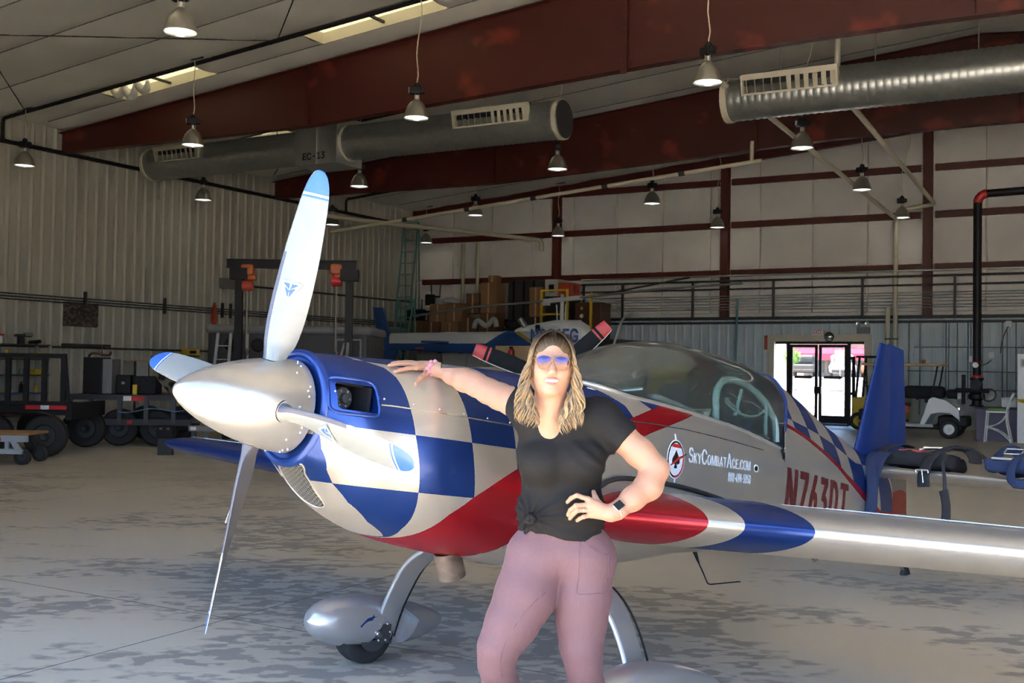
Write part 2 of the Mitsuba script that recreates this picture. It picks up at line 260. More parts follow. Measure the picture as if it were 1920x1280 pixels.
for a, b in ((-9.67, -8.77), (-8.73, -7.83)):
    lf = add("leaf", cat(box(a, a + .09, DV_ - .03, DV_ + .03, .02, 2.55), box(b - .09, b, DV_ - .03, DV_ + .03, .02, 2.55), box(a, b, DV_ - .03, DV_ + .03, .02, .28), box(a, b, DV_ - .03, DV_ + .03, 2.46, 2.55)), "black_plastic", d1, M=MB)
    add("pane", quadv(a + .09, b - .09, DV_, .28, 2.46), "glass_pane", lf, M=MB)
    add("push_bar", bar((a + .05, DV_ - .09, 1.08), (b - .05, DV_ - .09, 1.08), .025, .025), "mid_grey", lf, M=MB)
    add("lock_box", rbox((b if a < -9 else a) - .09, (b if a < -9 else a) + .09, DV_ - .12, DV_ - .04, .97, 1.2, .015), "black_plastic", lf, M=MB)
    ar = Polygon([(0, -.045), (.48, -.045), (.48, -.075), (.62, 0), (.48, .075), (.48, .045), (0, .045)])
    add("arrow", xf(extrude(ar, .003), np.array([[1, 0, 0, a + .15], [0, 0, -1, DV_ - .012], [0, 1, 0, 1.5], [0, 0, 0, 1.0]])), "dark_grey", lf, M=MB, label="dark arrow pointing right on the glass")
for a, b in ((-10.14, -9.77), (-7.73, -7.28)): add("side_pane", quadv(a, b, DV_, .1, 2.57), "glass_pane", d1, M=MB)
# ------------------------------------------------------------------ hanging lamps on a 5.8 m grid
scene["lamp_reflector"] = {"type": "twosided", "bsdf": {"type": "principled", "base_color": rgb(.46, .44, .38), "metallic": .85, "roughness": .3, "specular": .5}}
_s = [(.045, .36), (.06, .352), (.075, .335), (.12, .30), (.165, .24), (.2, .16), (.222, .08), (.235, .012), (.245, 0), (.232, .006), (.216, .08), (.193, .16), (.158, .235), (.113, .29), (.05, .33)]
L_SHADE, L_NECK = mikit.ply(lathe(_s, 28), "lamp_reflector", 40), mikit.ply(cat(lathe([(.0, .44), (.04, .44), (.04, .35), (0, .35)], 14), *[rod((.05 * math.cos(a), .05 * math.sin(a), .34), (.05 * math.cos(a), .05 * math.sin(a), .47), .006, 6) for a in (0, 2.1, 4.2)]), "aluminium", 40)
L_BOX = mikit.ply(cat(rbox(-.14, .09, -.08, .08, .46, .6, .02), rbox(.07, .15, -.06, .06, .48, .585, .015), lathe([(0, .68), (.035, .675), (.06, .64), (.06, .6), (0, .6)], 14)), "black_plastic", 30)
L_TAG = mikit.ply(box(-.15, -.138, -.05, .02, .485, .575), "white_paint")
_lens = lathe([(0, .05), (.21, .035), (.2, .022), (.1, .03), (0, .03)][::1], 24)
def place_words(u, v):
    row = ["nearest the camera", "in front of the first beam", "behind the round duct", "behind the second beam", "at the back wall"][min(4, max(0, round((v - 11) / 5.8)))]
    colw = ["first from the left wall", "second from the left wall", "third from the left wall", "fourth from the left wall", "fifth from the left wall"][round((u + 23.4) / 5.85)]
    return f"silver bell lamp hanging {row}, {colw}"
N_L = 0
for v in (11, 16.9, 22.75, 28.6, 34.2):
    for u in (-23.35, -17.7, -11.82, -6.03):
        if v < 12 and u != -11.82: continue
        g = thing("hanging_lamp", place_words(u, v), "lamp", "bell lamps under the hangar roof")
        M = MBt(u, v, 6.35, RNG.uniform(-60, 60) if v > 12 else 20)
        copy_shape("shade", L_SHADE, M, g); copy_shape("neck", L_NECK, M, g); copy_shape("ballast", L_BOX, M, g); copy_shape("tag", L_TAG, M, g)
        k = key_of("lens", g); scene[k] = emit(xf(_lens, M), (.09, .096, .086)); 
        top = float(roof_z(u)) - .1; q = smooth_path([(0, 0, 7.02), (.03, 0, 7.2), (-.015, .01, 7.5), (0, 0, 7.75), (0, 0, top)], 14)
        add("cord", tube(q, .011, 6), "cream_paint", g, M=MBt(u, v, 0), smooth=True)
        add("hanger", box(-1.0 if N_L % 2 else -.1, .25, -.02, .02, top - .02, top + .02), "dark_grey", g, M=MBt(u, v, 0)); N_L += 1

# ------------------------------------------------------------------ spiral ducts with grilles
def spiral(u0, u1, r):
    n = int((u1 - u0) / .0475) + 1; us = np.linspace(u0, u1, n); rr = r + np.where(np.arange(n) % 3 == 0, .011, 0.0)
    return lathe(np.stack([rr, us], 1), 40, axis=0)
VD, ZD, RD = 21.0, 7.08, .42
def duct_metal(p, n, uv):
    a = mikit.fbm(p.x * 14, p.y * 14, p.z * 14, octaves=3)
    return mi.Color3f(.36, .375, .36) * (.86 + .28 * a)
mat("duct_metal", proc(duct_metal), .34, .8)
def grille(u0, u1, parent, fins_open):
    h = .2; W = (u1 - u0)
    def R(m): return xf(rot(m, 14, (1, 0, 0), (0, 0, 0)), MBt(0, VD - RD - .0, ZD + .16))
    g = add("vent_grille", R(cat(box(u0, u1, -.1, .06, h - .035, h), box(u0, u1, -.1, .06, -h, -h + .035), box(u0, u0 + .04, -.1, .06, -h, h), box(u1 - .04, u1, -.1, .06, -h, h), box(u0 + .03, u1 - .03, -.085, -.075, h - .11, h - .03))), "cream_paint", parent)
    add("vent_back", R(box(u0 + .03, u1 - .03, .02, .05, -h + .03, h - .03)), "black_plastic", g)
    nf = int(W / .16)
    for i in range(nf):
        uu = u0 + .1 + (W - .2) * i / (nf - 1); add("fin", R(rot(box(uu - .05, uu + .05, -.05, -.045, -h + .03, h - .11), -62 if fins_open(i / nf) else -12, (0, 0, 1), (uu, -.045, 0))), "cream_paint", g)
DM = MBt(0, VD, ZD)
g = thing("round_duct", "long silver spiral air duct with square box hanging left of the lamp row", "air duct")
add("tube", spiral(-23.5, -17.95, RD), "duct_metal", g, smooth=30, M=DM); add("tube", spiral(-16.65, -10.75, RD), "duct_metal", g, smooth=30, M=DM)
add("plenum", cat(rbox(-17.95, -16.65, -.5, .5, -.55, .62, .015), box(-17.3, -17.27, -.53, -.5, -.55, .62)), "galvanised", g, M=DM, label="square sheet metal box")
for u in (-23.5, -17.95, -16.65, -10.82): add("collar", lathe([(RD, u - .05), (RD + .025, u - .05), (RD + .025, u + .05), (RD, u + .05)], 36, axis=0), "cream_paint", g, M=DM, smooth=40, label="beige collar")
add("end_cap", lathe([(0, -10.74), (RD - .02, -10.74), (RD, -10.76), (RD, -10.8)], 36, axis=0), "dark_grey", g, M=DM, label="dark round end cap")
grille(-13.35, -11.42, g, lambda t: t < .45); grille(-22.9, -21.3, g, lambda t: t < .6)
tx = cat(*[tr(meshkit.text_mesh("EC-13", .16, .004, True), 0, 0, 0)])
add("stencil", xf(xf(tx, np.array([[1, 0, 0, -17.72], [0, 0, -1, -.502], [0, 1, 0, -.42], [0, 0, 0, 1.0]])), DM), "black_plastic", g, label="stencilled black lettering EC-13")
for u in (-22, -19, -15, -12): add("strap", rod((u, 0, RD), (u, 0, float(roof_z(u)) - ZD - .1), .012, 6), "galvanised", g, M=DM)
g = thing("round_duct", "silver spiral air duct running out of the picture at the upper right", "air duct")
add("tube", spiral(-7.05, 4.5, RD), "duct_metal", g, smooth=30, M=DM)
add("collar", lathe([(RD, -7.1), (RD + .03, -7.1), (RD + .03, -6.98), (RD, -6.98)], 36, axis=0), "cream_paint", g, M=DM, smooth=40, label="beige collar")
add("end_cap", lathe([(0, -7.06), (RD, -7.05), (RD, -7.02)], 36, axis=0), "dark_grey", g, M=DM)
grille(-6.64, -4.78, g, lambda t: t < .42)
for u in (-6, -4.2, -2.4, 0, 3): add("strap", rod((u, 0, RD), (u, 0, float(roof_z(u)) - ZD - .1), .012, 6), "galvanised", g, M=DM)

# ------------------------------------------------------------------ pipes along walls and roof
def pipe(name, pts, r, m, label, M=MB, group=None, cat_="pipe", bands=None):
    k = add(name, tube(np.asarray(pts, float), r, 10), m, smooth=50, M=M, label=label, category=cat_, group=group)
    for b_ in bands or (): add("clamp", tube([b_[0], b_[1]], r * 1.25, 10), "dark_grey", k, M=M)
    return k
def elbow(pts, rad=.12, n=5):
    p = np.asarray(pts, float); out = [p[0]]
    for a, b, c in zip(p[:-2], p[1:-1], p[2:]):
        d0, d1 = (a - b) / np.linalg.norm(a - b), (c - b) / np.linalg.norm(c - b); q0, q1 = b + d0 * rad, b + d1 * rad
        out += [(1 - t) ** 2 * q0 + 2 * t * (1 - t) * b + t * t * q1 for t in np.linspace(0, 1, n)]
    return np.array(out + [p[-1]])
UW = U0 + .12
pipe("sprinkler_main", [(UW, V0, 7.07), (UW, V1 - .15, 7.07)], .055, "black_plastic", "black pipe running along the top of the left wall")
pipe("sprinkler_branch", elbow([(UW, 16.95, 7.07), (UW, 16.95, 7.62), (RIDGE, 16.95, roof_z(RIDGE) - .3)]), .045, "black_plastic", "black pipe following the roof in front of the first beam")
pipe("sprinkler_branch", [(UW + .1, 11.2, roof_z(UW + .1) - .25), (RIDGE, 11.2, roof_z(RIDGE) - .25)], .045, "black_plastic", "black pipe across the roof at the upper left corner of the picture")
pipe("sprinkler_branch", elbow([(UW, 22.9, 7.07), (UW, 22.9, 7.62), (RIDGE, 22.9, roof_z(RIDGE) - .3)]), .045, "black_plastic", "black pipe following the roof above the round duct")
pipe("sprinkler_branch", elbow([(UW, 30.5, 7.07), (UW, 30.5, 7.55), (RIDGE, 30.5, roof_z(RIDGE) - .3)]), .045, "black_plastic", "black pipe following the roof behind the second beam")
for z, w_ in ((3.31, "upper"), (3.24, "middle"), (3.17, "lower")): pipe("conduit", [(U0 + .08, V0, z), (U0 + .08, V1 - .1, z)], .018, "dark_grey", f"thin grey conduit on the left wall, {w_} of three side by side", group=None)
pipe("wall_pipe", [(U0 + .1, 15, 2.0), (U0 + .1, 30, 2.0)], .028, "dark_grey", "single dark pipe low on the left wall behind the trailers")
for v, w_ in ((19.55, "above the notice board"), (22.3, "between notice board and red propeller"), (24.6, "first of three right of the red propeller"), (24.95, "middle of three right of the red propeller"), (25.3, "third of three right of the red propeller"), (28, "right of the gantry crane")): add("conduit_bracket", box(U0 + .04, U0 + .12, v - .03, v + .03, 3.05, 3.5), "dark_grey", M=MB, label="short upright conduit bracket on the left wall, " + w_, category="bracket", group="brackets of the left wall conduits")
# white heater flue pipes
pipe("flue_pipe", elbow([(-22.2, 26.2, 6.75), (-22.2, 26.2, 6.35), (-21.2, 28.5, 6.3), (-18.6, V1 - .5, 6.3), (-18.6, V1 - .5, 5.9)], .2), .075, "cream_paint", "beige flue pipe sloping from the second beam to the back wall")
pipe("flue_pipe", [(-21.6, 26.4, 5.78), (-8.0, 26.4, 6.9)], .05, "cream_paint", "long thin white pipe rising to the right across the middle of the hangar", bands=[((-21.6 + 13.6 * t, 26.4, 5.78 + 1.12 * t), (-21.6 + 13.6 * (t + .012), 26.4, 5.78 + 1.12 * (t + .012))) for t in (.2, .36, .52, .68, .84)])
pipe("flue_pipe", [(-8.25, 26.4, 6.88), (-8.25, 26.4, 7.4)], .05, "cream_paint", "short white upright pipe at the right end of the long thin pipe")
pipe("flue_pipe", [(-7.0, 20.3, 7.3), (-6.9, 22.6, 7.25), (-6.15, 34.0, 6.3)], .06, "cream_paint", "left of two white pipes slanting down from the right duct")
pipe("flue_pipe", elbow([(-4.9, 20.6, 7.1), (-5.1, 34.2, 6.72), (-6.1, 34.3, 6.6)], .15), .06, "cream_paint", "right of two white pipes slanting down from the right duct")
pipe("flue_pipe", [(-4.95, 21.2, 7.4), (-4.95, 21.2, 8.2), (-5.3, 20.4, 8.8)], .06, "cream_paint", "white pipe rising behind the right duct to the roof")
for u, w_ in ((-17.05 - 5.0, "left"), (-21.4, "right")): pipe("downpipe", [(u, V1 - .35, 2.2), (u, V1 - .35, 6.35)], .07, "cream_paint", f"{w_} of two beige downpipes above the stacked cartons")
for u, w_ in ((-6.52, "left"), (-6.3, "right")): pipe("downpipe", [(u, V1 - .4, 2.2), (u, V1 - .4, 6.4 if w_ == "right" else 3.7)], .07, "cream_paint", f"{w_} of two beige downpipes right of the glass door", bands=[((u, V1 - .4, 2.7), (u, V1 - .4, 2.74))])
# fire riser at the right
g = thing("fire_riser", "thick black fire riser pipe with red elbow and valves at the right", "pipe")
RU, RV_ = -3.42, 29.9
add("riser", tube([(RU, RV_, .9), (RU, RV_, 6.05)], .105, 14), "black_plastic", g, M=MB, smooth=40)
add("elbow", tube([(RU + .22 - .22 * math.cos(t), RV_, 6.05 + .22 * math.sin(t)) for t in np.linspace(0, PI / 2, 7)], .115, 14), "red_plastic", g, M=MB, smooth=40, label="red painted elbow")
add("header", tube([(RU + .2, RV_, 6.27), (5, RV_, 6.45)], .1, 14), "black_plastic", g, M=MB, smooth=40)
add("valve", cat(lathe([(0, .85), (.17, .85), (.17, .88), (.12, .9), (.12, 1.0), (.2, 1.05), (.2, 1.15), (.13, 1.22), (.13, 1.5), (.17, 1.53), (.17, 1.58), (0, 1.58)], 16), tube([(-.5, -.1, 1.25), (.3, -.1, 1.25)], .06, 10), rod((-.3, -.1, .9), (-.3, -.1, 1.65), .05), lathe([(0, -.2), (.14, -.2), (.14, .06), (0, .06)], 16, 1).apply_translation([0, 0, 1.4])), "black_plastic", g, M=MBt(RU, RV_), smooth=30, label="black valve body")
add("valve_wheel", xf(trimesh.creation.torus(.16, .02), MBt(RU + .3, RV_ - .15, 1.15) @ trimesh.transformations.rotation_matrix(1.3, [1, 0, 0])), "dark_grey", g, smooth=True)
add("red_valve", lathe([(0, 1.58), (.13, 1.58), (.13, 1.62), (.09, 1.66), (.09, 1.95), (.13, 2.0), (0, 2.0)], 14), "red_plastic", g, M=MBt(RU, RV_), smooth=30, label="dull red valve section")
add("gauge", lathe([(0, -.3), (.07, -.3), (.07, -.24), (0, -.24)], 14, 1), "white_paint", g, M=MBt(RU, RV_, 1.9))
# mezzanine railing with long cables in front of the white panels
g = thing("mezzanine_railing", "long dark railing with many thin horizontal cables along the back wall", "railing")
VR = V1 - .45
for z, r, m in ((4.80, .03, "aluminium"), (4.63, .035, "dark_grey"), (4.36, .03, "dark_grey")): add("rail", tube([(-17.0, VR, z), (3, VR, z)], r, 8), m, g, M=MB, smooth=True)
for z in (4.13, 4.05, 3.96, 3.86, 3.76, 3.68): add("cable", tube([(-17.0, VR, z), (3, VR, z)], .013, 6), "galvanised", g, M=MB)
for u in (-16.9, -15.4, -12.83, -10.08, -7.28, -4.59, -1.9, .8): add("post", box(u - .035, u + .035, VR - .03, VR + .03, 3.4, 4.65), "dark_grey", g, M=MB)
add("handrail", tube([(-16.6, VR - .1, 4.2), (-12.9, VR - .1, 4.78)], .03, 8), "dark_grey", g, M=MB)
# ------------------------------------------------------------------ the aerobatic aeroplane; its own axes: x aft from the spinner tip, y to its left, z up
AY, AP = 0.7561, 0.1395
_aft = np.array([math.sin(AY) * math.cos(AP), math.cos(AY) * math.cos(AP), -math.sin(AP)]); _left = np.array([math.cos(AY), -math.sin(AY), 0]); _aup = np.cross(_left, _aft) * -1
_aup = _aup if _aup[2] > 0 else -_aup
MA = np.eye(4); MA[:3, 0], MA[:3, 1], MA[:3, 2], MA[:3, 3] = _aft, _left, _aup, [-1.2809, 4.1193, 1.5337]
def mpc(x, y): return PchipInterpolator(np.asarray(x, float), np.asarray(y, float))
F_W = mpc([.54, .62, .8, 1.1, 1.5, 2.0, 2.6, 3.3, 4.1, 5.0, 5.9, 6.3], [.234, .31, .37, .451, .439, .43, .418, .396, .339, .236, .11, .048])
F_B = mpc([.54, .62, .8, 1.1, 1.5, 2.0, 2.6, 3.3, 4.1, 5.0, 5.9, 6.3], [-.225, -.271, -.415, -.528, -.584, -.621, -.595, -.517, -.479, -.446, -.316, -.251])
F_T1 = mpc([.54, .62, .8, 1.1, 1.5, 2.0, 2.5, 3.3, 4.05, 4.3], [.222, .238, .252, .28, .311, .335, .35, .325, .25, .22])   # cowling and cockpit sides
F_T2 = mpc([3.9, 4.05, 4.48, 5.0, 5.68, 6.0, 6.3], [.695, .675, .596, .46, .31, .24, .15])                            # turtle deck
F_N = mpc([.54, 1.1, 1.6, 2.08, 2.4, 4.2], [2.1, 2.4, 2.8, 3.6, 4.0, 4.0])
F_CUT = lambda x: np.where(x < 2.45, .325 * np.sqrt(np.clip(1 - ((2.45 - x) / .37) ** 2, 0, 1)), np.interp(x, [2.45, 3.3, 4.05], [.325, .325, .292]))
def f_zc(x, t): return .45 * np.minimum(t, .36) + .55 * F_B(x)
def section(x, deck, n=40, cut=None):
    """half outline from the keel up: (y, z); deck: behind the cockpit"""
    w, b = float(F_W(x)), float(F_B(x)); t = float(F_T2(x)) if deck else float(F_T1(x)); zc = f_zc(x, t); nt = 2.1 if deck else float(F_N(x))
    lo = np.linspace(-PI / 2, 0, n // 2 + 1)[:-1]; e = 2 / 2.4
    y0, z0 = w * np.cos(lo) ** e, zc - (zc - b) * np.abs(np.sin(lo)) ** e
    th1 = PI / 2
    if cut is not None and cut < w: th1 = math.acos(min(1, (max(cut, 1e-4) / w)) ** (nt / 2))
    hi = np.linspace(0, th1, n // 2 + 1)
    y1, z1 = w * np.clip(np.cos(hi), 0, 1) ** (2 / nt), zc + (t - zc) * np.clip(np.sin(hi), 0, 1) ** (2 / nt)
    return np.stack([np.r_[y0, y1], np.r_[z0, z1]], 1)
def y_side(x, z, deck=None):
    """half width of the body at station x and height z"""
    x, z = np.asarray(x, float), np.asarray(z, float); dk = x > 4.05 if deck is None else deck
    w, b = F_W(x), F_B(x); t = np.where(dk, F_T2(np.clip(x, 3.9, 6.3)), F_T1(np.clip(x, .54, 4.3))); zc = f_zc(x, t); nt = np.where(dk, 2.1, F_N(np.clip(x, .54, 4.2)))
    up = np.clip((z - zc) / (t - zc), 0, .999); dn = np.clip((zc - z) / (zc - b), 0, .999)
    return np.where(z > zc, w * (1 - up ** nt) ** (1 / nt), w * (1 - dn ** 2.4) ** (1 / 2.4))
def shell(xs, deck, cut=False):
    P = []
    for x in xs:
        h = section(x, deck, 44, float(F_CUT(x)) if cut else None)
        full = np.vstack([h[::-1] * [-1, 1], h[1:]]) if cut else np.vstack([h[::-1] * [-1, 1], h[1:-1]])
        P.append(np.column_stack([np.full(len(full), x), full]))
    return np.array(P)
# paint: blue and silver checks, a red wave, silver sides
_iA = np.linalg.inv(MA)
def loc(p): return [p.x * float(_iA[i, 0]) + p.y * float(_iA[i, 1]) + p.z * float(_iA[i, 2]) + float(_iA[i, 3]) for i in range(3)]
def pwl(t, xs, ys):
    r = mi.Float(float(ys[0])) + 0 * t
    for a, b, c, d in zip(xs[:-1], xs[1:], ys[:-1], ys[1:]): r = r + dr.clip(t - a, 0, b - a) * ((d - c) / (b - a))
    return r
SILVER, BLUE, RED = (.47, .44, .385), (.0038, .032, .18), (.36, .006, .016)
RT_X, RT_Z = [.98, 1.04, 1.065, 1.094, 1.135, 1.234, 1.353, 1.478, 1.8, 2.05, 2.25, 2.5, 2.72, 3.0], [-.56, -.505, -.478, -.436, -.371, -.289, -.218, -.15, .0, .085, .15, .235, .30, .4]
RB_X, RB_Z = [1.38, 1.5, 1.56, 1.6, 1.63, 1.7, 1.8, 1.95, 2.1, 2.25, 2.5, 2.75, 3.0, 3.15], [-.62, -.57, -.525, -.48, -.42, -.33, -.23, -.125, -.04, .025, .12, .20, .275, .34]
def fuselage_paint(p, n, uv):
    x, y, z = loc(p)
    l1 = pwl(z, [-.5, -.44, -.366, -.296, -.24, -.158, 0], [1.02, .887, .762, .679, .622, .56, .5])
    l2 = pwl(z, [-.5, -.456, -.40, -.29, -.06, .05, .12, .175, .21, .24], [1.03, 1.0, .983, .947, .893, .875, .868, .86, .84, .74])
    l3 = pwl(z, [-.5, -.289, -.06, .05, .164, .25], [1.30, 1.234, 1.177, 1.157, 1.14, 1.12])
    c = (x - l3 + .2865) / .2865
    col = dr.select(x < l1, mi.Float(0), dr.select(x < l2, mi.Float(1), dr.select(x < l3, mi.Float(2), 3 + dr.floor((x - l3) / .2865))))
    row = dr.select(z < -.293, mi.Float(0), dr.select(z < -.06, mi.Float(1), dr.select(z < .228, mi.Float(2), mi.Float(3))))
    par = col + row; odd = (par - 2 * dr.floor(par * .5)) > .5
    blue = odd
    blue = dr.select(col < .5, row > .5, blue)
    blue = dr.select((col < 1.5) & (row > 1.5), dr.select(row > 2.5, (dr.abs(x - .80) > .07), True), blue)
    # nearer the windscreen the checks slant
    s1 = pwl(z, [.0, .17, .24, .30, .34], [2.40, 2.37, 2.31, 2.16, 2.02]); s2 = pwl(z, [.15, .25, .295, .32, .34], [2.66, 2.55, 2.45, 2.33, 2.2])
    blue = dr.select(x > 1.9, (x < s1) | (x > s2), blue)
    red = (z < pwl(x, RT_X, RT_Z)) & (z > pwl(x, RB_X, RB_Z)) & (x > 1.0)
    side = (z <= pwl(x, RB_X, RB_Z)) & (x > 1.38)
    # turtle deck
    st = pwl(x, [4.0, 4.2, 4.43, 4.70, 4.97, 5.2, 5.5, 6.0], [.36, .342, .307, .248, .178, .10, .015, -.12])
    thick = pwl(x, [4.0, 5.0, 5.6], [.012, .018, .03])
    mid = pwl(x, [4.0, 4.2, 4.47, 4.70, 4.96, 5.4], [.40, .385, .36, .336, .30, .2])
    cu = pwl(x, [3.9, 4.2, 4.32, 4.455, 4.65, 4.94, 5.2, 5.6, 6.0], [-.4, .0, 1.0, 1.0, 2.0, 3.0, 4.0, 5.0, 6.0]) + 0
    sh = (z - .43) * -.45
    xx = x - sh
    cc = pwl(xx, [3.9, 4.21, 4.45, 4.66, 4.94, 5.15, 5.45, 5.75, 6.1], [0, 1, 2, 3, 4, 5, 6, 7, 8]); cc = dr.floor(cc) + dr.select(z < mid, mi.Float(1), mi.Float(0))
    cb = (cc - 2 * dr.floor(cc * .5)) < .5
    aft = x > 4.0
    col_ = dr.select(blue, mi.Color3f(*BLUE), mi.Color3f(*SILVER))
    col_ = dr.select(red, mi.Color3f(*RED), col_)
    col_ = dr.select(side, mi.Color3f(*SILVER), col_)
    deckc = dr.select(z > st, dr.select(cb, mi.Color3f(*BLUE), mi.Color3f(*SILVER)), dr.select(z > st - 2 * thick, mi.Color3f(*RED), mi.Color3f(*SILVER)))
    return dr.select(aft, deckc, col_)
PAINT = dict(rough=.28, metal=.7, spec=.5, coat=1.0, gloss=.97)
mat("fuselage_paint", proc(fuselage_paint), **PAINT)
mat("silver_paint", SILVER, .3, .6, coat=.9); mat("blue_paint", BLUE, .3, .4, coat=1.0); mat("red_paint", RED, .3, .4, coat=1.0); mat("silver_gear", (.36, .37, .38), .28, .6, coat=.7)
mat("spinner_paint", (.49, .47, .43), .25, .8, coat=.8); mat("red_letter", (.085, .006, .008), .35, coat=.6); mat("white_letter", (.68, .69, .70), .4)

plane = thing("aeroplane", "silver aerobatic aeroplane with blue checks and red wave, tail wheel on the hangar floor", "aeroplane")
def A(name, mesh, m, parent=plane, smooth=False, label=None, **k): return add(name, mesh, m, parent, smooth, MA, label=label, **k)
# cowling: a closed solid with the two cheek inlets cut out
xs = np.r_[.54, .55, .57, .6, np.linspace(.63, 2.08, 62)]
cowl = grid_mesh(shell(xs, False), True, True, True)
cs = solid(cowl)
if cs.volume() < 0: cowl.invert(); cs = solid(cowl)
def inlet(s):
    c = m3.Manifold.batch_hull([m3.Manifold.sphere(.016, 12).translate((x, s * y, z)) for x, y in ((.575, .10), (.60, .36), (.745, .13), (.715, .46)) for z in (.022, .098)])
    return c
cs = cs - inlet(1) - inlet(-1)
fus = A("fuselage", mf(cs), "fuselage_paint", smooth=32, label="engine cowling and body painted in blue and silver checks with a red wave")
for s in (1, -1):
    tl = np.linspace(0, 2 * PI, 73); lx, lz = .6425 + .093 * np.sign(np.cos(tl)) * np.abs(np.cos(tl)) ** .35, .062 + .072 * np.sign(np.sin(tl)) * np.abs(np.sin(tl)) ** .35
    A("inlet_lip", tube(np.stack([lx, s * (y_side(lx, lz) + .001), lz], 1), .0075, 8), "blue_paint", fus, True)
    A("inlet_liner", cat(box(.585, .72, s * .11, s * .13, .0, .12), box(.57, .585, s * .11, s * .2, 0.01, .11), box(.715, .73, s * .12, s * .28, .01, .11), box(.58, .72, s * .12, s * .26, .004, .01), box(.58, .72, s * .12, s * .24, .108, .115)), "black_plastic", fus)
    eng = cat(*[lathe([(0, .0), (.052 - .012 * (i % 2), 0), (.052 - .012 * (i % 2), .006), (0, .006)], 16) for i in range(1)])
    A("engine_cylinder", xf(lathe([(0, .028), (.018, .027), (.022, .012), (.046, .008), (.046, 0), (.05, -.01), (.044, -.012), (.05, -.024), (.044, -.026), (.05, -.04), (0, -.04)], 24), np.array([[1, 0, 0, .655], [0, 0, s, s * .185], [0, 1, 0, .055], [0, 0, 0, 1.0]])), "dark_grey", fus, 30, label="dark grey engine part inside the inlet")
    A("engine_bolt", cat(*[xf(lathe([(0, .005), (.005, .004), (.005, 0)], 8), np.array([[1, 0, 0, .655 + .034 * math.cos(a)], [0, 0, s, s * .194], [0, 1, 0, .055 + .034 * math.sin(a)], [0, 0, 0, 1.0]])) for a in np.arange(6) * PI / 3]), "mid_grey", fus, True, kind="stuff")
A("nose_ring", grid_mesh([np.column_stack([np.full(64, x), r * np.cos(a_) * (1 + 0 * a_), r * np.sin(a_) - .003]) for a_ in [np.linspace(0, 2 * PI, 64, endpoint=False)] for x, r in ((.56, .246), (.545, .246), (.532, .238), (.527, .226), (.532, .214), (.55, .208), (.58, .206))], True), "blue_paint", fus, True, label="rounded blue ring round the spinner")
A("nose_gap", lathe([(.0, .556), (.21, .556)], 48, 0), "black_plastic", fus)
mid = grid_mesh(shell(np.r_[np.linspace(2.078, 2.46, 26), np.linspace(2.5, 4.06, 40)], False, True))
A("cockpit_side", mid, "fuselage_paint", fus, 40)
sl = lambda x, z: x + np.clip((x - 3.6) / .45, 0, 1) * np.clip(z - .22, 0, 1) * .28 * np.clip((5.0 - x) / .9, 0, 1)
Pd = shell(np.r_[np.linspace(4.05, 5.6, 60), np.linspace(5.65, 6.3, 16)], True); Pd[..., 0] = sl(Pd[..., 0], Pd[..., 2])
A("turtle_deck", grid_mesh(Pd, True, False, True), "fuselage_paint", fus, 40, label="tapering rear body with checks and a thin red stripe")
# cockpit tub
tub = []
for x in np.linspace(2.12, 4.04, 24):
    c = float(F_CUT(x)); h = section(x, False, 44, c); zt = h[-1, 1]
    yy = min(c - .004, .31); tub.append([(x, -c + .002, zt - .004), (x, -yy, zt - .03), (x, -yy, -.22), (x, yy, -.22), (x, yy, zt - .03), (x, c - .002, zt - .004)])
A("cockpit_tub", grid_mesh(tub), "dark_grey", fus)
A("bulkhead", xf(extrude(Polygon(Pd[0, :, 1:] * .985), .02), np.array([[0, .2, 1, 4.0], [1, 0, 0, 0], [0, 1, 0, 0], [0, 0, 0, 1.0]])), "black_plastic", fus)
for x in (2.78, 3.62):
    st_ = A("seat", cat(rbox(x, x + .42, -.2, .2, -.2, -.12, .03), rot(rbox(x + .36, x + .44, -.2, .2, -.2, .34, .03), 14, (0, 1, 0), (x + .4, 0, -.15)), rbox(x + .45, x + .52, -.11, .11, .3, .48, .03)), "black_cloth", fus, 35)
    for s in (1, -1): A("shoulder_belt", tube([(x + .4, s * .07, .34), (x + .36, s * .08, .12), (x + .28, s * .1, -.1)], .02, 8, flat=(1, .25)), "navy_cloth", st_, True)
A("instrument_panel", cat(rbox(2.42, 2.5, -.28, .28, -.05, .30, .03), rbox(2.44, 2.72, -.25, .25, .27, .335, .03), rbox(3.3, 3.36, -.24, .24, -.05, .26, .03)), "black_plastic", fus, 35)
A("glare_shield_tube", cat(rod((2.6, .06, .34), (2.68, .2, .37), .016), rod((2.62, -.12, .34), (2.7, -.02, .36), .014), rbox(2.66, 2.76, .02, .14, .33, .37, .012)), "steel", fus, True)
A("grey_pad", tube([(2.72, .24, .335), (2.9, .27, .31), (3.15, .285, .285)], [.05, .045, .02], 10, flat=(1, .5)), "mid_grey", fus, True, label="grey blue padded sleeve on the cockpit edge")
A("red_cushion", rbox(3.05, 3.5, -.29, -.2, .1, .33, .035), "red_plastic", fus, 30, label="red cushion on the far cockpit edge")
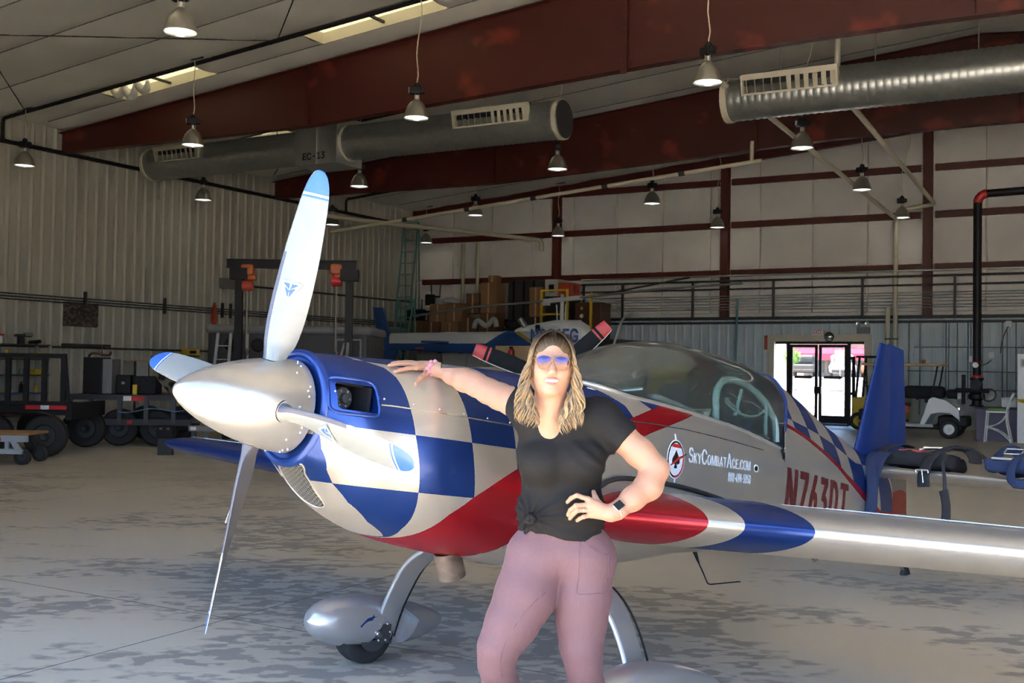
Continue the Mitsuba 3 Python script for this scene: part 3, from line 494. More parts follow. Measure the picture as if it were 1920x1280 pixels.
# canopy
C_T = mpc([2.085, 2.15, 2.3, 2.5, 2.7, 3.2, 3.7, 4.1], [.345, .385, .462, .55, .63, .71, .712, .665])
cx = np.r_[np.linspace(2.088, 2.46, 22), np.linspace(2.5, 4.06, 36)]; P = []
for x in cx:
    c = float(F_CUT(x)); zs = section(x, False, 44, c)[-1, 1]; a = np.linspace(0, PI, 49); bul = 1 + .06 * np.sin(a) ** 2 * 0 
    y = c * np.sign(np.cos(a)) * np.abs(np.cos(a)) ** .92; z = zs + max(float(C_T(x)) - zs, .002) * np.sin(a) ** .92
    P.append(np.column_stack([sl(np.full(49, x), z), y * (1 + .05 * np.sin(2 * a) ** 2), z]))
P = np.array(P)
can = A("canopy", grid_mesh(P), "glass_canopy", fus, True, label="long clear bubble canopy")
scene["glass_canopy"] = {"type": "blendbsdf", "weight": .05, "a": {"type": "thindielectric", "int_ior": 1.52, "specular_transmittance": rgb(.70, .80, .76)}, "b": {"type": "twosided", "bsdf": {"type": "diffuse", "reflectance": rgb(.34, .42, .38)}}}   # slightly dusty acrylic
A("canopy_frame", cat(tube(P[:, 0] + [0, .004, .0], .012, 8), tube(P[:, -1] + [0, -.004, 0], .012, 8)), "silver_paint", can, True)
A("canopy_bow", tube(P[-1] + [0.008, 0, .0], .012, 8), "blue_paint", can, True)
# arched window frame inside the rear of the canopy
def arch(x0, x1, zt, r, yo):
    t = np.linspace(0, PI, 30); xx = (x0 + x1) / 2 - (x1 - x0) / 2 * np.cos(t); z0 = np.interp(xx, [x0, x1], [.28, .22]); zz = z0 + zt * np.sin(t) ** .75
    yy = [float(np.interp(z, [.2, .35, .5, .6], [.30, .287, .24, .18])) - yo for z in zz]; return tube(np.column_stack([xx, yy, zz]), r, 8, flat=(1, 1))
mat("frosted_grey", (.22, .30, .28), .5)
A("rear_arch", arch(3.30, 4.0, .30, .022, .012), "frosted_grey", can, True); 
sq = lambda p0, p1, w=.014: tube([p0, p1], w, 6, flat=(1, .35))
A("lattice", cat(sq((3.40, .27, .42), (3.66, .255, .33)), sq((3.62, .24, .5), (3.52, .27, .33), .012), sq((3.90, .25, .47), (3.88, .275, .25)), sq((3.47, .28, .27), (3.76, .275, .25), .008), tube(smooth_path([(3.40, .272, .40), (3.6, .268, .345), (3.78, .265, .36), (3.95, .24, .46)], 16), .008, 6)), "frosted_grey", can, True, label="pale strips behind the rear canopy glass")
# panel line, fasteners, small vents
def on_side(x, z, off=.002, s=1): x, z = np.asarray(x, float), np.asarray(z, float); return np.stack([x, s * (y_side(x, z) + off), z], -1)
def strip(xz, w, off=.0015, s=1):
    p = np.asarray(xz, float); d = np.gradient(p, axis=0); d /= np.linalg.norm(d, axis=1)[:, None]; nn = np.stack([-d[:, 1], d[:, 0]], 1) * w / 2
    P2 = np.stack([on_side(*(p + nn).T, -.001, s), on_side(*(p + nn).T, off, s), on_side(*(p - nn).T, off, s), on_side(*(p - nn).T, -.001, s)], 1); return grid_mesh(P2)
q = np.linspace(.745, 1.6, 60)
for s in (1, -1):
    A("seam", strip(np.stack([q, np.interp(q, [.56, .8, 1.6], [.035, .047, .042])], 1), .0055, .002, s), "chrome", fus)
    fs = [xf(lathe([(0, .0045), (.003, .004), (.0055, .0015), (.006, 0)], 10), np.array([[1, 0, 0, x], [0, 0, s, s * (float(y_side(x, z)) - .0005)], [0, 1, 0, z], [0, 0, 0, 1.0]])) for x, z in ((.765, .071), (.895, .067), (1.011, .062), (1.141, .059), (1.283, .056), (1.427, .053), (.57, .075))]
    for f_ in fs: A("fastener", f_, "steel", fus, True)
A("panel_line", strip(np.stack([np.linspace(2.2, 3.75, 50), np.interp(np.linspace(2.2, 3.75, 50), [2.2, 2.564, 2.842, 3.175, 3.632, 3.75], [.16, .174, .177, .17, .154, .15])], 1), .005, .0008), "dark_grey", fus)
A("panel_line", strip(np.stack([np.interp(np.linspace(.13, .36, 20), [.13, .2, .36], [4.035, 4.06, 4.11]), np.linspace(.13, .36, 20)], 1), .007, .002), "chrome", fus)
A("edge_trim", strip([(1.42, -.565), (1.53, -.545), (1.575, -.515), (1.61, -.47), (1.632, -.42), (1.66, -.37)], .006, .003), "chrome", fus)
for x, z, r in ((3.635, .03, .022),):
    A("side_vent", cat(xf(lathe([(.6 * r, .002), (r, .004), (r * 1.1, 0)], 16), np.array([[1.2, 0, 0, x], [0, 0, 1, float(y_side(x, z))], [0, 1, 0, z], [0, 0, 0, 1.0]]))), "white_paint", fus, True)
    A("vent_hole", xf(lathe([(0, .003), (.7 * r, .003)], 16), np.array([[1.2, 0, 0, x], [0, 0, 1, float(y_side(x, z))], [0, 1, 0, z], [0, 0, 0, 1.0]])), "black_plastic", fus)
A("naca_vent", cat(tube([(2.10, .275, .296), (2.14, .285, .292), (2.22, .29, .286), (2.32, .29, .282)], [.019, .021, .014, .004], 10, flat=(1, .5))), "white_paint", fus, True, label="small white vent scoop ahead of the windscreen")
A("naca_hole", xf(trimesh.creation.icosphere(2, .016), np.array([[.5, 0, 0, 2.088], [0, .9, 0, .277], [0, 0, .8, .297], [0, 0, 0, 1.0]])), "black_plastic", fus, True)
# lettering on the left side
def deco(mesh, x, z, sx=1.0, off=.0025, shear=0.0, drop=0.0):
    m = mesh.copy(); m = m.subdivide_to_size(.03); v = m.vertices.copy(); dep = v[:, 2].copy(); X = x + v[:, 0] * sx + shear * v[:, 1]; Z = z + v[:, 1] + drop * v[:, 0] * sx
    m.vertices = np.stack([X, y_side(X, Z) + np.where(dep > 1e-6, off, -.001), Z], 1); return m
def set_text(txt, big, small, bigs, sx, pitch, bold=False):
    out, x = [], 0.0
    for i, ch in enumerate(txt):
        h = big if i in bigs else small
        m = meshkit.text_mesh(ch, h, .002, bold); m.apply_scale([sx, 1, 1]); b = m.bounds; m.apply_translation([x - b[0][0], 0, 0]); x += b[1][0] - b[0][0] + pitch; out.append(m)
    return cat(*out), x
tm, wd = set_text("SKYCOMBATACE.COM", .082, .056, (0, 3, 9), .70, .009)
k_ = .70 / wd
tm.apply_scale([k_, 1, 1])
A("web_address", deco(tm, 2.872, .003, 1.0, drop=.012), "white_letter", fus, label="white lettering SKYCOMBATACE.COM")
tm, wd = set_text("888-494-5850", .052, .052, (), .5, .006); tm.apply_scale([.275 / wd, 1, 1])
A("phone_number", deco(tm, 3.305, -.069, 1.0, drop=.012), "white_letter", fus, label="white lettering 888-494-5850")
tm, wd = set_text("N763DT", .30, .30, (), .5, .05, True); tm.apply_scale([1.15 / wd, 1, 1]); tm = cat(*[tr(tm, dx_, 0, dz_ ) for dx_, dz_ in ((0, 0), (.011, .0002), (.022, .0004))])
tm.vertices[:, 1] *= np.interp(tm.vertices[:, 0], [0, 1.18], [1, .86])
A("registration", deco(tm, 4.06, -.235, 1.0, shear=.07), "red_letter", fus, label="dark red registration letters N763DT")
# round badge: white disc with red and black rings and a spade under an aeroplane
def disc_poly(r, a=1.0, n=40): t = np.linspace(0, 2 * PI, n, endpoint=False); return Polygon(np.stack([r * a * np.cos(t), r * np.sin(t)], 1))
BX, BZ = 2.742, .008
lay = [("white_letter", disc_poly(.104, .80), .0015), ("black_plastic", disc_poly(.098, .80), .002), ("white_letter", disc_poly(.088, .78), .0025)]
spade = Polygon([(0, .05), (.018, .022), (.036, .0), (.036, -.018), (.02, -.028), (.007, -.022), (.014, -.048), (-.014, -.048), (-.007, -.022), (-.02, -.028), (-.036, -.018), (-.036, 0), (-.018, .022)])
lay += [("black_plastic", spade, .0035)]
redr = disc_poly(.097, .80).difference(disc_poly(.086, .78)).intersection(Polygon([(-.01, -.1), (.1, -.1), (.1, .05), (.03, .03)]))
lay += [("red_plastic", redr, .003), ("red_plastic", Polygon([(-.045, .062), (.045, .062), (.03, .082), (-.03, .082)]), .0035), ("red_plastic", Polygon([(-.05, -.032), (-.045, -.038), (.03, .0), (.075, .02), (.073, .027), (.02, .014)]), .004), ("dark_grey", Polygon([(.05, .012), (.1, .034), (.098, .039), (.046, .018)]), .0042)]
lay += [("white_letter", Polygon([(-.01, .1), (.004, .1), (-.004, .135), (-.012, .135)]), .002), ("white_letter", Polygon([(.0, -.1), (.014, -.1), (.01, -.128), (.002, -.128)]), .002)]
bg = None
for m_, poly, off in lay:
    ms = cat(*[extrude(g_, .001) for g_ in getattr(poly, "geoms", [poly])])
    k2 = A("badge" if bg is None else "badge_piece", deco(ms, BX, BZ, off=off), m_, fus if bg is None else bg, label="round white badge with black spade" if bg is None else None)
    bg = bg or k2
# honeycomb grille low on the nose, a little to the right of the keel line
def g_pt(y, x, off=0.0):      # a point of the underside of the nose, lifted by off
    def zz(x, y): w, b = float(F_W(x)), float(F_B(x)); zc = f_zc(x, float(F_T1(x))); return zc - (zc - b) * max(1 - (abs(y) / w) ** 2.4, 0) ** (1 / 2.4)
    z = zz(x, y); n = np.array([(zz(x + .004, y) - zz(x - .004, y)) / .008, (zz(x, y + .004) - zz(x, y - .004)) / .008, -1.0]); n /= np.linalg.norm(n); return np.array([x, y, z]) + n * off
gp = Polygon(smooth_path([(-.054, .553, 0), (.0, .556, 0), (.05, .553, 0), (.088, .552, 0), (.098, .566, 0), (.064, .611, 0), (.046, .655, 0), (.036, .709, 0), (.031, .758, 0), (.004, .774, 0), (-.068, .779, 0), (-.107, .769, 0), (-.144, .746, 0), (-.161, .713, 0), (-.157, .675, 0), (-.09, .588, 0), (-.054, .553, 0)], 100)[:, :2]).buffer(0)
gq = gp.buffer(-.004)
gk = A("lower_grille", tube([g_pt(a, b, .002) for a, b in gp.exterior.coords], .0042, 6), "silver_paint", fus, True, label="silver honeycomb grille low on the nose")
tv, tf = trimesh.creation.triangulate_polygon(gq, engine="earcut"); mm = TM(np.column_stack([tv, 0 * tv[:, 0]]), tf).subdivide_to_size(.012)
A("grille_back", TM([g_pt(a, b, .0012) for a, b in mm.vertices[:, :2]], mm.faces), "black_cloth", gk)
from shapely.geometry import LineString
hexs, R_ = [], .0122
pg = prep(gq)
for i in range(-2, 30):
    for j in range(-2, 30):
        cxh, cyh = -.20 + i * 1.5 * R_, .54 + (j + .5 * (i % 2)) * math.sqrt(3) * R_ * .75
        for t0 in range(3):
            e = np.array([[cxh + R_ * math.cos(a), cyh + R_ * .75 * math.sin(a)] for a in (t0 * PI / 3, (t0 + 1) * PI / 3)])
            if pg.contains(LineString(e)):
                p0, p1 = g_pt(*e[0], .0028), g_pt(*e[1], .0028); hexs.append(bar(p0, p1, .0019, .0012, up=g_pt(*e[0], .01) - g_pt(*e[0], 0)))
A("honeycomb", cat(hexs), "silver_paint", gk, kind="stuff")

# wings
def foil(n=26):
    s = np.linspace(0, PI, n); x = (1 - np.cos(s)) / 2; y = 5 * (.2969 * np.sqrt(x) - .126 * x - .3516 * x ** 2 + .2843 * x ** 3 - .1036 * x ** 4)
    return np.r_[x[::-1], x[1:]], np.r_[y[::-1], -y[1:]]          # from the trailing edge over the top to the nose and back below
def wing_pts(s, ys):
    x, y = foil(); P = []
    for yy in ys:
        a = (yy - .38) / 3.55; e = np.clip((yy - 3.86) / .12, 0, 1); rs = math.sqrt(max(1 - e * e, .0)); ch = (1.8 - .92 * a); t = .152 - .008 * a; le = 2.022 + .174 * a; z = -.312 + .10 * a
        P.append(np.column_stack([le + x * ch * (1 - .05 * e) + .02 * e, np.full(len(x), s * yy), z + y * t * ch * max(rs, .03)]))
    return np.array(P)
def wing_paint(p, n, uv):
    x, y, z = loc(p); ay = dr.abs(y); a = (ay - .38) / 3.55; d = dr.maximum(x - (2.022 + .174 * a), 0)
    zz = z - (-.31 + .11 * a); s = ay + 13.0 * zz * zz + .8 * d
    col = dr.select(s < 1.09, mi.Color3f(*RED), dr.select(s < 1.27, mi.Color3f(*SILVER), dr.select(s < 1.59, mi.Color3f(*BLUE), mi.Color3f(*SILVER))))
    return dr.select(y < 0, mi.Color3f(*BLUE), col)
mat("wing_paint", proc(wing_paint), rough=.28, metal=.7, spec=.5, coat=.9)
ysw = np.r_[np.linspace(.36, 3.8, 30), 3.86, 3.9, 3.93, 3.955, 3.97, 3.978, 3.98]
for s in (1, -1):
    wk = A("wing", grid_mesh(wing_pts(s, ysw), False, True, True), "wing_paint", smooth=40, label="left wing, silver with red and blue bands" if s > 0 else "right wing with blue leading edge")
    for y0, y1 in ((1.1, 2.6), (2.65, 3.8)):   # aileron gap and skin seams
        L_ = []
        for f0 in (.18, .30, .42):
            L_.append(bar(*[(2.022 + .174 * (yy - .38) / 3.55 + f0 * (1.8 - .92 * (yy - .38) / 3.55), s * yy, -.31 + .11 * (yy - .38) / 3.55 + (.15 - .015 * (yy - .38) / 3.55) * (1.8 - .92 * (yy - .38) / 3.55) * float(np.interp(f0, [.18, .3, .42], [.478, .5, .477])) + .0006) for yy in (y0 + f0, y1)], .004, .0015))
        A("skin_seam", cat(L_), "white_paint", wk, kind="stuff")
    ft = smooth_path([(2.0, s * .40, -.33), (2.04, s * .44, -.215), (2.15, s * .443, -.15), (2.35, s * .44, -.125), (2.8, s * .43, -.135), (3.4, s * .40, -.2)], 40)
    A("root_seal", tube(ft, .013, 8), "rubber", wk, True, label="black rubber seal at the wing root")
A("tie_down", tube([(2.42, 1.40, -.385), (2.42, 1.42, -.402), (2.42, 1.44, -.385)], .006, 8), "dark_grey", plane, True)
A("antenna", cat(tube([(3.63, .0, -.50), (3.69, 0, -.575)], [.014, .006], 8), tube(np.array([(3.69, 0, -.575), (3.75, 0, -.635), (3.805, 0, -.692), (3.82, 0, -.70), (3.84, 0, -.703), (4.0, 0, -.694), (4.19, 0, -.683)]), .004, 6)), "black_plastic", plane, True, label="thin bent whip antenna under the belly")
# tail
def slab(pts_root, pts_tip, t0, t1, n=22):
    """tapered symmetric surface between two chord lines (leading, trailing) given as 3-D points, thickness along axis"""
    x, y = foil(n); P = []
    for k in np.linspace(0, 1, 12):
        le = np.array(pts_root[0]) * (1 - k) + np.array(pts_tip[0]) * k; te = np.array(pts_root[1]) * (1 - k) + np.array(pts_tip[1]) * k; t = t0 * (1 - k) + t1 * k
        yield le, te, x, y, t
def fin_like(root, tip, t0, t1, axis):
    P = [le + np.outer(x, te - le) + np.outer(y * t * np.linalg.norm(te - le), axis) for le, te, x, y, t in slab(root, tip, t0, t1)]
    return grid_mesh(P, False, True, True)
A("fin", fin_like(((5.62, 0, .15), (6.34, 0, .10)), ((5.985, 0, 1.19), (6.25, 0, 1.19)), .12, .11, np.array([0, 1, 0])), "blue_paint", smooth=40, label="tall dark blue fin")
def rud(p, n, uv):
    x, y, z = loc(p); return dr.select(z > .16, mi.Color3f(*BLUE), dr.select(z > .01 + .12 * (x - 6.3) * (6.75 - x) * 10, mi.Color3f(.2, .17, .15), mi.Color3f(.23, .03, .018)))
mat("rudder_paint", proc(rud), rough=.35, metal=.3, coat=.8)
A("rudder", cat(fin_like(((6.27, 0, -.13), (6.69, 0, -.12)), ((6.285, 0, .15), (6.62, 0, .30)), .12, .09, np.array([0, 1, 0])), fin_like(((6.285, 0, .15), (6.62, 0, .30)), ((6.12, 0, 1.205), (6.434, 0, 1.20)), .09, .06, np.array([0, 1, 0]))), "rudder_paint", smooth=40, label="blue rudder with brown red lower end")
for s in (1, -1):
    A("tailplane", fin_like(((5.74, s * .04, .185), (6.44, s * .04, .165)), ((5.92, s * 1.58, .178), (6.42, s * 1.58, .165)), .12, .1, np.array([0, 0, 1.0])), "silver_paint", smooth=40, label="silver tailplane")
    A("elevator", fin_like(((6.42, s * .12, .165), (6.72, s * .12, .158)), ((6.41, s * 1.58, .165), (6.60, s * 1.58, .16)), .14, .1, np.array([0, 0, 1.0])), "silver_paint", smooth=40)
tw = A("tail_wheel", lathe([(0, -.025), (.042, -.025), (.06, -.015), (.064, 0), (.06, .015), (.042, .025), (0, .025)], 24, 1).apply_translation([6.74, 0, -.604]), "rubber", plane, 40)
A("tail_spring", tube([(6.1, 0, -.28), (6.45, 0, -.44), (6.72, 0, -.58)], .014, 8), "steel", tw, True)
# landing gear
for s in (-1, 1):
    gp_ = smooth_path([(1.96, s * .36, -.55), (1.96, s * .50, -.60), (1.96, s * .60, -.65), (1.96, s * .70, -.735), (1.965, s * .77, -.84), (1.965, s * .82, -.94), (1.965, s * .855, -1.04), (1.96, s * .875, -1.13)], 28)
    w0, th = np.linspace(.085, .06, 28), .016
    rows_ = []
    d = np.gradient(gp_, axis=0); d /= np.linalg.norm(d, axis=1)[:, None]
    for p_, t_, w_ in zip(gp_, d, w0):
        nn = np.cross(t_, [1, 0, 0]); nn /= np.linalg.norm(nn)
        rows_.append([p_ + np.array([w_ * c_, 0, 0]) + nn * th * e_ for c_, e_ in ((-1, -.5), (-1, .5), (-.9, 1), (.9, 1), (1, .5), (1, -.5), (.9, -1), (-.9, -1))])
    lg = A("gear_leg", grid_mesh(rows_, True, True, True), "silver_gear", smooth=50, label="curved silver gear leg")
    A("brake_line", tube(gp_[8:] + [.10, s * .01, 0], .005, 6), "black_plastic", lg, True)
    pc = s * .957
    px_ = np.array([1.503, 1.52, 1.56, 1.64, 1.75, 1.87, 2.0, 2.12, 2.25, 2.38, 2.46]); zt = [-1.05, -1.005, -.97, -.935, -.915, -.908, -.915, -.93, -.955, -.99, -1.02]; zb = [-1.055, -1.095, -1.13, -1.165, -1.185, -1.185, -1.185, -1.18, -1.165, -1.13, -1.085]; ww = [.006, .05, .085, .115, .128, .13, .125, .11, .08, .045, .02]
    fx = np.linspace(1.503, 2.46, 60); ft_, fb_, fw_ = mpc(px_, zt)(fx), mpc(px_, zb)(fx), mpc(px_, ww)(fx); a = np.linspace(0, 2 * PI, 40, endpoint=False)
    rows_ = [np.column_stack([np.full(40, x), pc + w_ * np.sign(np.cos(a)) * np.abs(np.cos(a)) ** .85, (t_ + b_) / 2 + (t_ - b_) / 2 * np.sign(np.sin(a)) * np.abs(np.sin(a)) ** .85]) for x, t_, b_, w_ in zip(fx, ft_, fb_, fw_)]
    pant = solid(grid_mesh(rows_, True, True, True)); pant = pant if pant.volume() > 0 else solid(grid_mesh([r[::-1] for r in rows_], True, True, True))
    well = m3.Manifold.cylinder(.34, .2, .2, 40, True).rotate((90, 0, 0)).translate((1.90, pc, -1.14)) ^ m3.Manifold.cube((.42, .16, .2), True).translate((1.9, pc, -1.2))
    slot = m3.Manifold.cube((.26, .2, .5), True).rotate((0, 28, 0)).translate((1.99, pc - s * .12, -1.2))
    pk = A("wheel_fairing", mf(pant - well - slot), "silver_gear", smooth=35, label="silver teardrop wheel fairing")
    wc = (1.90, pc, -1.28 + .175)
    R0 = .175
    tprof = [(.085, -.05), (.12, -.062), (.15, -.062), (.168, -.052), (.172, -.03), (.1745, -.028), (.1745, -.02), (.171, -.018), (.171, -.008), (.175, -.006), (.175, .006), (.171, .008), (.171, .018), (.1745, .02), (.1745, .028), (.172, .03), (.168, .052), (.15, .062), (.12, .062), (.085, .05)]
    wh = A("main_wheel", lathe(tprof, 40, 1).apply_translation(wc), "rubber", plane, 40, label="black tyre with grooved tread")
    A("hub", lathe([(0, -.03), (.05, -.045), (.085, -.05), (.085, .05), (.05, .045), (0, .03)], 28, 1).apply_translation(wc), "dark_grey", wh, 40)
    A("brake_disc", cat(lathe([(.04, 0), (.1, 0), (.1, .008), (.04, .008)], 24, 1).apply_translation([wc[0], pc - s * .085, wc[2]]), box(wc[0] + .02, wc[0] + .09, pc - s * .12, pc - s * .07, wc[2] - .05, wc[2] + .05)), "dark_grey", wh, 30)
    A("axle_bolt", cat(*[xf(trimesh.creation.icosphere(1, .008), turn(wc[0] + .05 * math.cos(t) + .03, pc - s * .125, wc[2] + .05 * math.sin(t) + .01)) for t in np.linspace(0, 2 * PI, 7)[:-1]], rod((wc[0], pc - s * .13, wc[2]), (wc[0], pc - s * .05, wc[2]), .025)), "steel", wh, True, kind="stuff")
    if s < 0: A("paint_chip", cat(*[box(0, 0.001, 0, .001, 0, .001)]) if False else extrude(Polygon([(-.06, -.03), (-.035, -.008), (-.01, .012), (.02, .018), (.03, .03), (.034, .018), (.062, .022), (.02, -.002), (-.005, -.004), (-.03, -.016), (-.052, -.036)]), .002).apply_transform(np.array([[1, .0, 0, 1.82], [-.06, 0, 1, pc + .1285], [0, 1, .0, -1.03], [0, 0, 0, 1.0]])), "blue_paint", pk, label="dark blue chip where the paint has flaked")
A("exhaust_pipe", cat(lathe([(.062, 0), (.062, .13), (.055, .13), (.055, 0)], 28)).apply_transform(np.array([[1, 0, -.42, 1.52], [0, 1, .0, .07], [.42, 0, .9, -.675], [0, 0, 0, 1.0]])), "exhaust", plane, 40, label="sooty round exhaust pipe under the cowling")
mat("exhaust", proc(lambda p, n, uv: mikit.mix((.06, .045, .035), (.20, .165, .135), mikit.fbm(p.x * 20, p.y * 20, p.z * 20))), .55, .5)

# spinner and propeller
SPX, SPR = [0, .006, .02, .05, .1, .17, .25, .33, .41, .48, .52], [.003, .018, .034, .058, .088, .120, .147, .169, .185, .1935, .195]
sx_ = np.r_[0, np.geomspace(.002, .52, 40)]
sp = A("spinner", lathe(np.stack([mpc(SPX, SPR)(sx_), sx_], 1), 72, 0), "spinner_paint", smooth=True, label="pointed silver spinner")
A("spinner_back", lathe([(.195, .52), (.185, .525), (0, .525)], 48, 0), "dark_grey", sp)
PHI = -.181
fsn = []
for t in np.linspace(0, 2 * PI, 9)[:-1]:
    for dx, da in ((.0, 0), (.012, .1), (-.035, .42), (.004, -.12)):
        xx = .485 + dx; r = float(mpc(SPX, SPR)(xx)); aa = t + da + .33; fsn.append(xf(trimesh.creation.icosphere(1, .0055), np.array([[.6, 0, 0, xx], [0, 1, 0, r * math.cos(aa)], [0, 0, 1, r * math.sin(aa)], [0, 0, 0, 1.0]])))
A("spinner_screw", cat(fsn), "chrome", sp, True, kind="stuff")
def blade_color(p, n, uv):
    r, c = uv.x, uv.y
    base = dr.select(c < 1.0, mi.Color3f(.165, .18, .18), mi.Color3f(.07, .07, .075))
    tip = (r > .872) | ((r > .853) & (r < .862)); line = (r > .862) & (r < .872)
    return dr.select(tip, dr.select(c < 1.0, mi.Color3f(.025, .09, .36), mi.Color3f(.025, .09, .36)), dr.select(line, mi.Color3f(.4, .42, .45), base))
mat("blade_paint", proc(blade_color), .3, .0, .5, coat=.6)
scene["blade_edge"] = {"type": "twosided", "bsdf": {"type": "principled", "base_color": rgb(.055, .06, .085), "roughness": .45}}
rB = [.17, .22, .28, .35, .45, .55, .65, .75, .83, .89, .93, .955, .968, .97]; cB = [.085, .115, .137, .150, .155, .154, .147, .135, .122, .105, .082, .055, .025, .006]; bB = [62, 59, 56, 53, 48, 44, 40.5, 37.5, 35.5, 34.2, 33.5, 33.2, 33, 33]; tB = [.045, .038, .032, .027, .021, .017, .014, .011, .009, .008, .007, .006, .004, .002]
def blade(k, part):
    a = PHI + k * PI / 2; rad, tan = np.array([0, -math.sin(a), math.cos(a)]), np.array([0, -math.cos(a), -math.sin(a)])
    rs = np.r_[np.linspace(.12, .9, 56), np.linspace(.905, .97, 24)]
    s = np.linspace(0, 2 * PI, 49); xc = (1 + np.cos(s)) / 2; half = np.sign(np.sin(s))
    P, U = [], []
    for r in rs:
        ch, be, th = float(mpc(rB, cB)(max(r, .17))), math.radians(float(mpc(rB, bB)(max(r, .17)))), float(mpc(rB, tB)(max(r, .17)))
        cd = np.array([1, 0, 0]) * math.sin(be) - tan * math.cos(be)          # from the leading to the trailing edge
        nd = -np.array([1, 0, 0]) * math.cos(be) - tan * math.sin(be)         # out of the front face
        if nd[0] > 0: nd = -nd
        yt = 5 * (.2969 * np.sqrt(xc) - .126 * xc - .3516 * xc ** 2 + .2843 * xc ** 3 - .1036 * xc ** 4) * 1.0
        root = np.clip((.24 - r) / .1, 0, 1)
        top = yt * th * np.where(half >= 0, 1.15, -.45); cam = .035 * ch * 4 * xc * (1 - xc)
        q = np.array([.4025, 0, 0]) + rad * r + np.outer(xc - .42, cd) * ch + np.outer(top + cam, nd)
        rr_ = .043; circ = np.array([.4025, 0, 0]) + rad * r + np.outer(np.cos(s), cd) * rr_ + np.outer(np.sin(s), nd) * rr_
        P.append(q * (1 - root) + circ * root); U.append(np.column_stack([np.full(49, r), np.where(half >= 0, xc * .99, 1.01 + xc)]))
    P, U = np.array(P), np.array(U)
    if part == "blade": return grid_mesh(P, False, False, True), np.vstack([U.reshape(-1, 2), [[.97, .5]]])
    i0, i1 = np.searchsorted(rs, .16), np.searchsorted(rs, .62 if part == "edge" else .97)
    j = slice(19, 30) if part == "edge" else slice(22, 27); sub = P[i0:i1, j]; c0 = P[i0:i1].mean(1, keepdims=True); 
    if part == "metal": sub = P[np.searchsorted(rs, .62):, j]; c0 = P[np.searchsorted(rs, .62):].mean(1, keepdims=True)
    nrm = sub - c0; nrm /= np.linalg.norm(nrm, axis=2, keepdims=True)
    return grid_mesh(sub + nrm * .0012), None
names = ["upper", "left", "lower", "right"]
for k in range(4):
    m_, U_ = blade(k, "blade"); 
    b_ = A("propeller_blade", m_, "blade_paint", smooth=True, uv=U_, label=["blade pointing up", "blade half hidden behind the spinner", "blade pointing down, edge on", "blade in front of the cowling"][k])
    A("erosion_strip", blade(k, "edge")[0], "blade_edge", b_, True, label="dark strip on the leading edge")
    A("metal_edge", blade(k, "metal")[0], "aluminium", b_, True)
    a = PHI + k * PI / 2; rad, tan = np.array([0, -math.sin(a), math.cos(a)]), np.array([0, -math.cos(a), -math.sin(a)])
    A("root_seal", xf(lathe([(.046, .004), (.052, .0), (.058, -.02), (.045, -.02)], 28), np.array([[1, 0, 0, .4025], [0, tan[1], rad[1], rad[1] * .172], [0, tan[2], rad[2], rad[2] * .172], [0, 0, 0, 1.0]])), "black_plastic", b_, True)
    be = math.radians(float(mpc(rB, bB)(.46))); cd = np.array([1, 0, 0]) * math.sin(be) - tan * math.cos(be); nd = np.cross(rad, cd); nd = nd if nd[0] < 0 else -nd
    tri_ = lambda s_: Polygon([(-.042 * s_, .03 * s_), (.042 * s_, .03 * s_), (0, -.045 * s_)]).buffer(.004)
    pet = [Polygon([(0.004, .003), (.006, .024), (.03, .024)]).buffer(.002), Polygon([(-.004, .003), (-.006, .024), (-.03, .024)]).buffer(.002), Polygon([(0, -.003), (.004, -.03), (.022, .006)]).buffer(.002), Polygon([(-.004, -.004), (-.003, -.032), (-.021, .006)]).buffer(.002)]
    org = np.array([.4025, 0, 0]) + rad * .47 + cd * (.0) + nd * .0185
    MM = np.eye(4); MM[:3, 0], MM[:3, 1], MM[:3, 2], MM[:3, 3] = cd, rad, nd, org
    lg = A("maker_badge", xf(extrude(tri_(.95), .002), MM), "white_paint", b_, label="white three-cornered badge with blue petals")
    A("badge_petal", xf(cat(*[extrude(xf_, .001, .002) for xf_ in [Polygon(np.array(p_.exterior.coords) * .95) for p_ in pet]]), MM), "blue_plastic", lg)
# ------------------------------------------------------------------ organic shapes: distance fields turned into one smooth mesh (surface nets)
def at(px, py, Y):
    """the point at depth Y (metres ahead of the camera) seen at a place of the 1920 x 1280 photograph"""
    r_ = np.array([_cr, 0, 0]) + np.array([0, -_sp, _cp]) * _sr; d = FWD + r_ * (px - 960) / F_PX + UPV * (640 - py) / F_PX; return EYE + d * (Y / d[1])
def smin(a, b, k): h = np.maximum(k - np.abs(a - b), 0) / k; return np.minimum(a, b) - h * h * k * .25
def d_cone(P, a, b, ra, rb):
    a, b = np.asarray(a, float), np.asarray(b, float); ab = b - a; t = np.clip(((P - a) @ ab) / (ab @ ab), 0, 1); return np.linalg.norm(P - a - t[:, None] * ab, axis=1) - (ra + (rb - ra) * t)
def d_ell(P, c, r, R=None):
    q = (P - np.asarray(c, float)); q = q @ R if R is not None else q; q = q / np.asarray(r, float); k0 = np.linalg.norm(q, axis=1); k1 = np.linalg.norm(q / np.asarray(r, float), axis=1) + 1e-9; return k0 * (k0 - 1) / k1
def d_chain(P, pts, rs, k=.015):
    d = None
    for i in range(len(pts) - 1):
        e = d_cone(P, pts[i], pts[i + 1], rs[i], rs[i + 1]); d = e if d is None else smin(d, e, k)
    return d
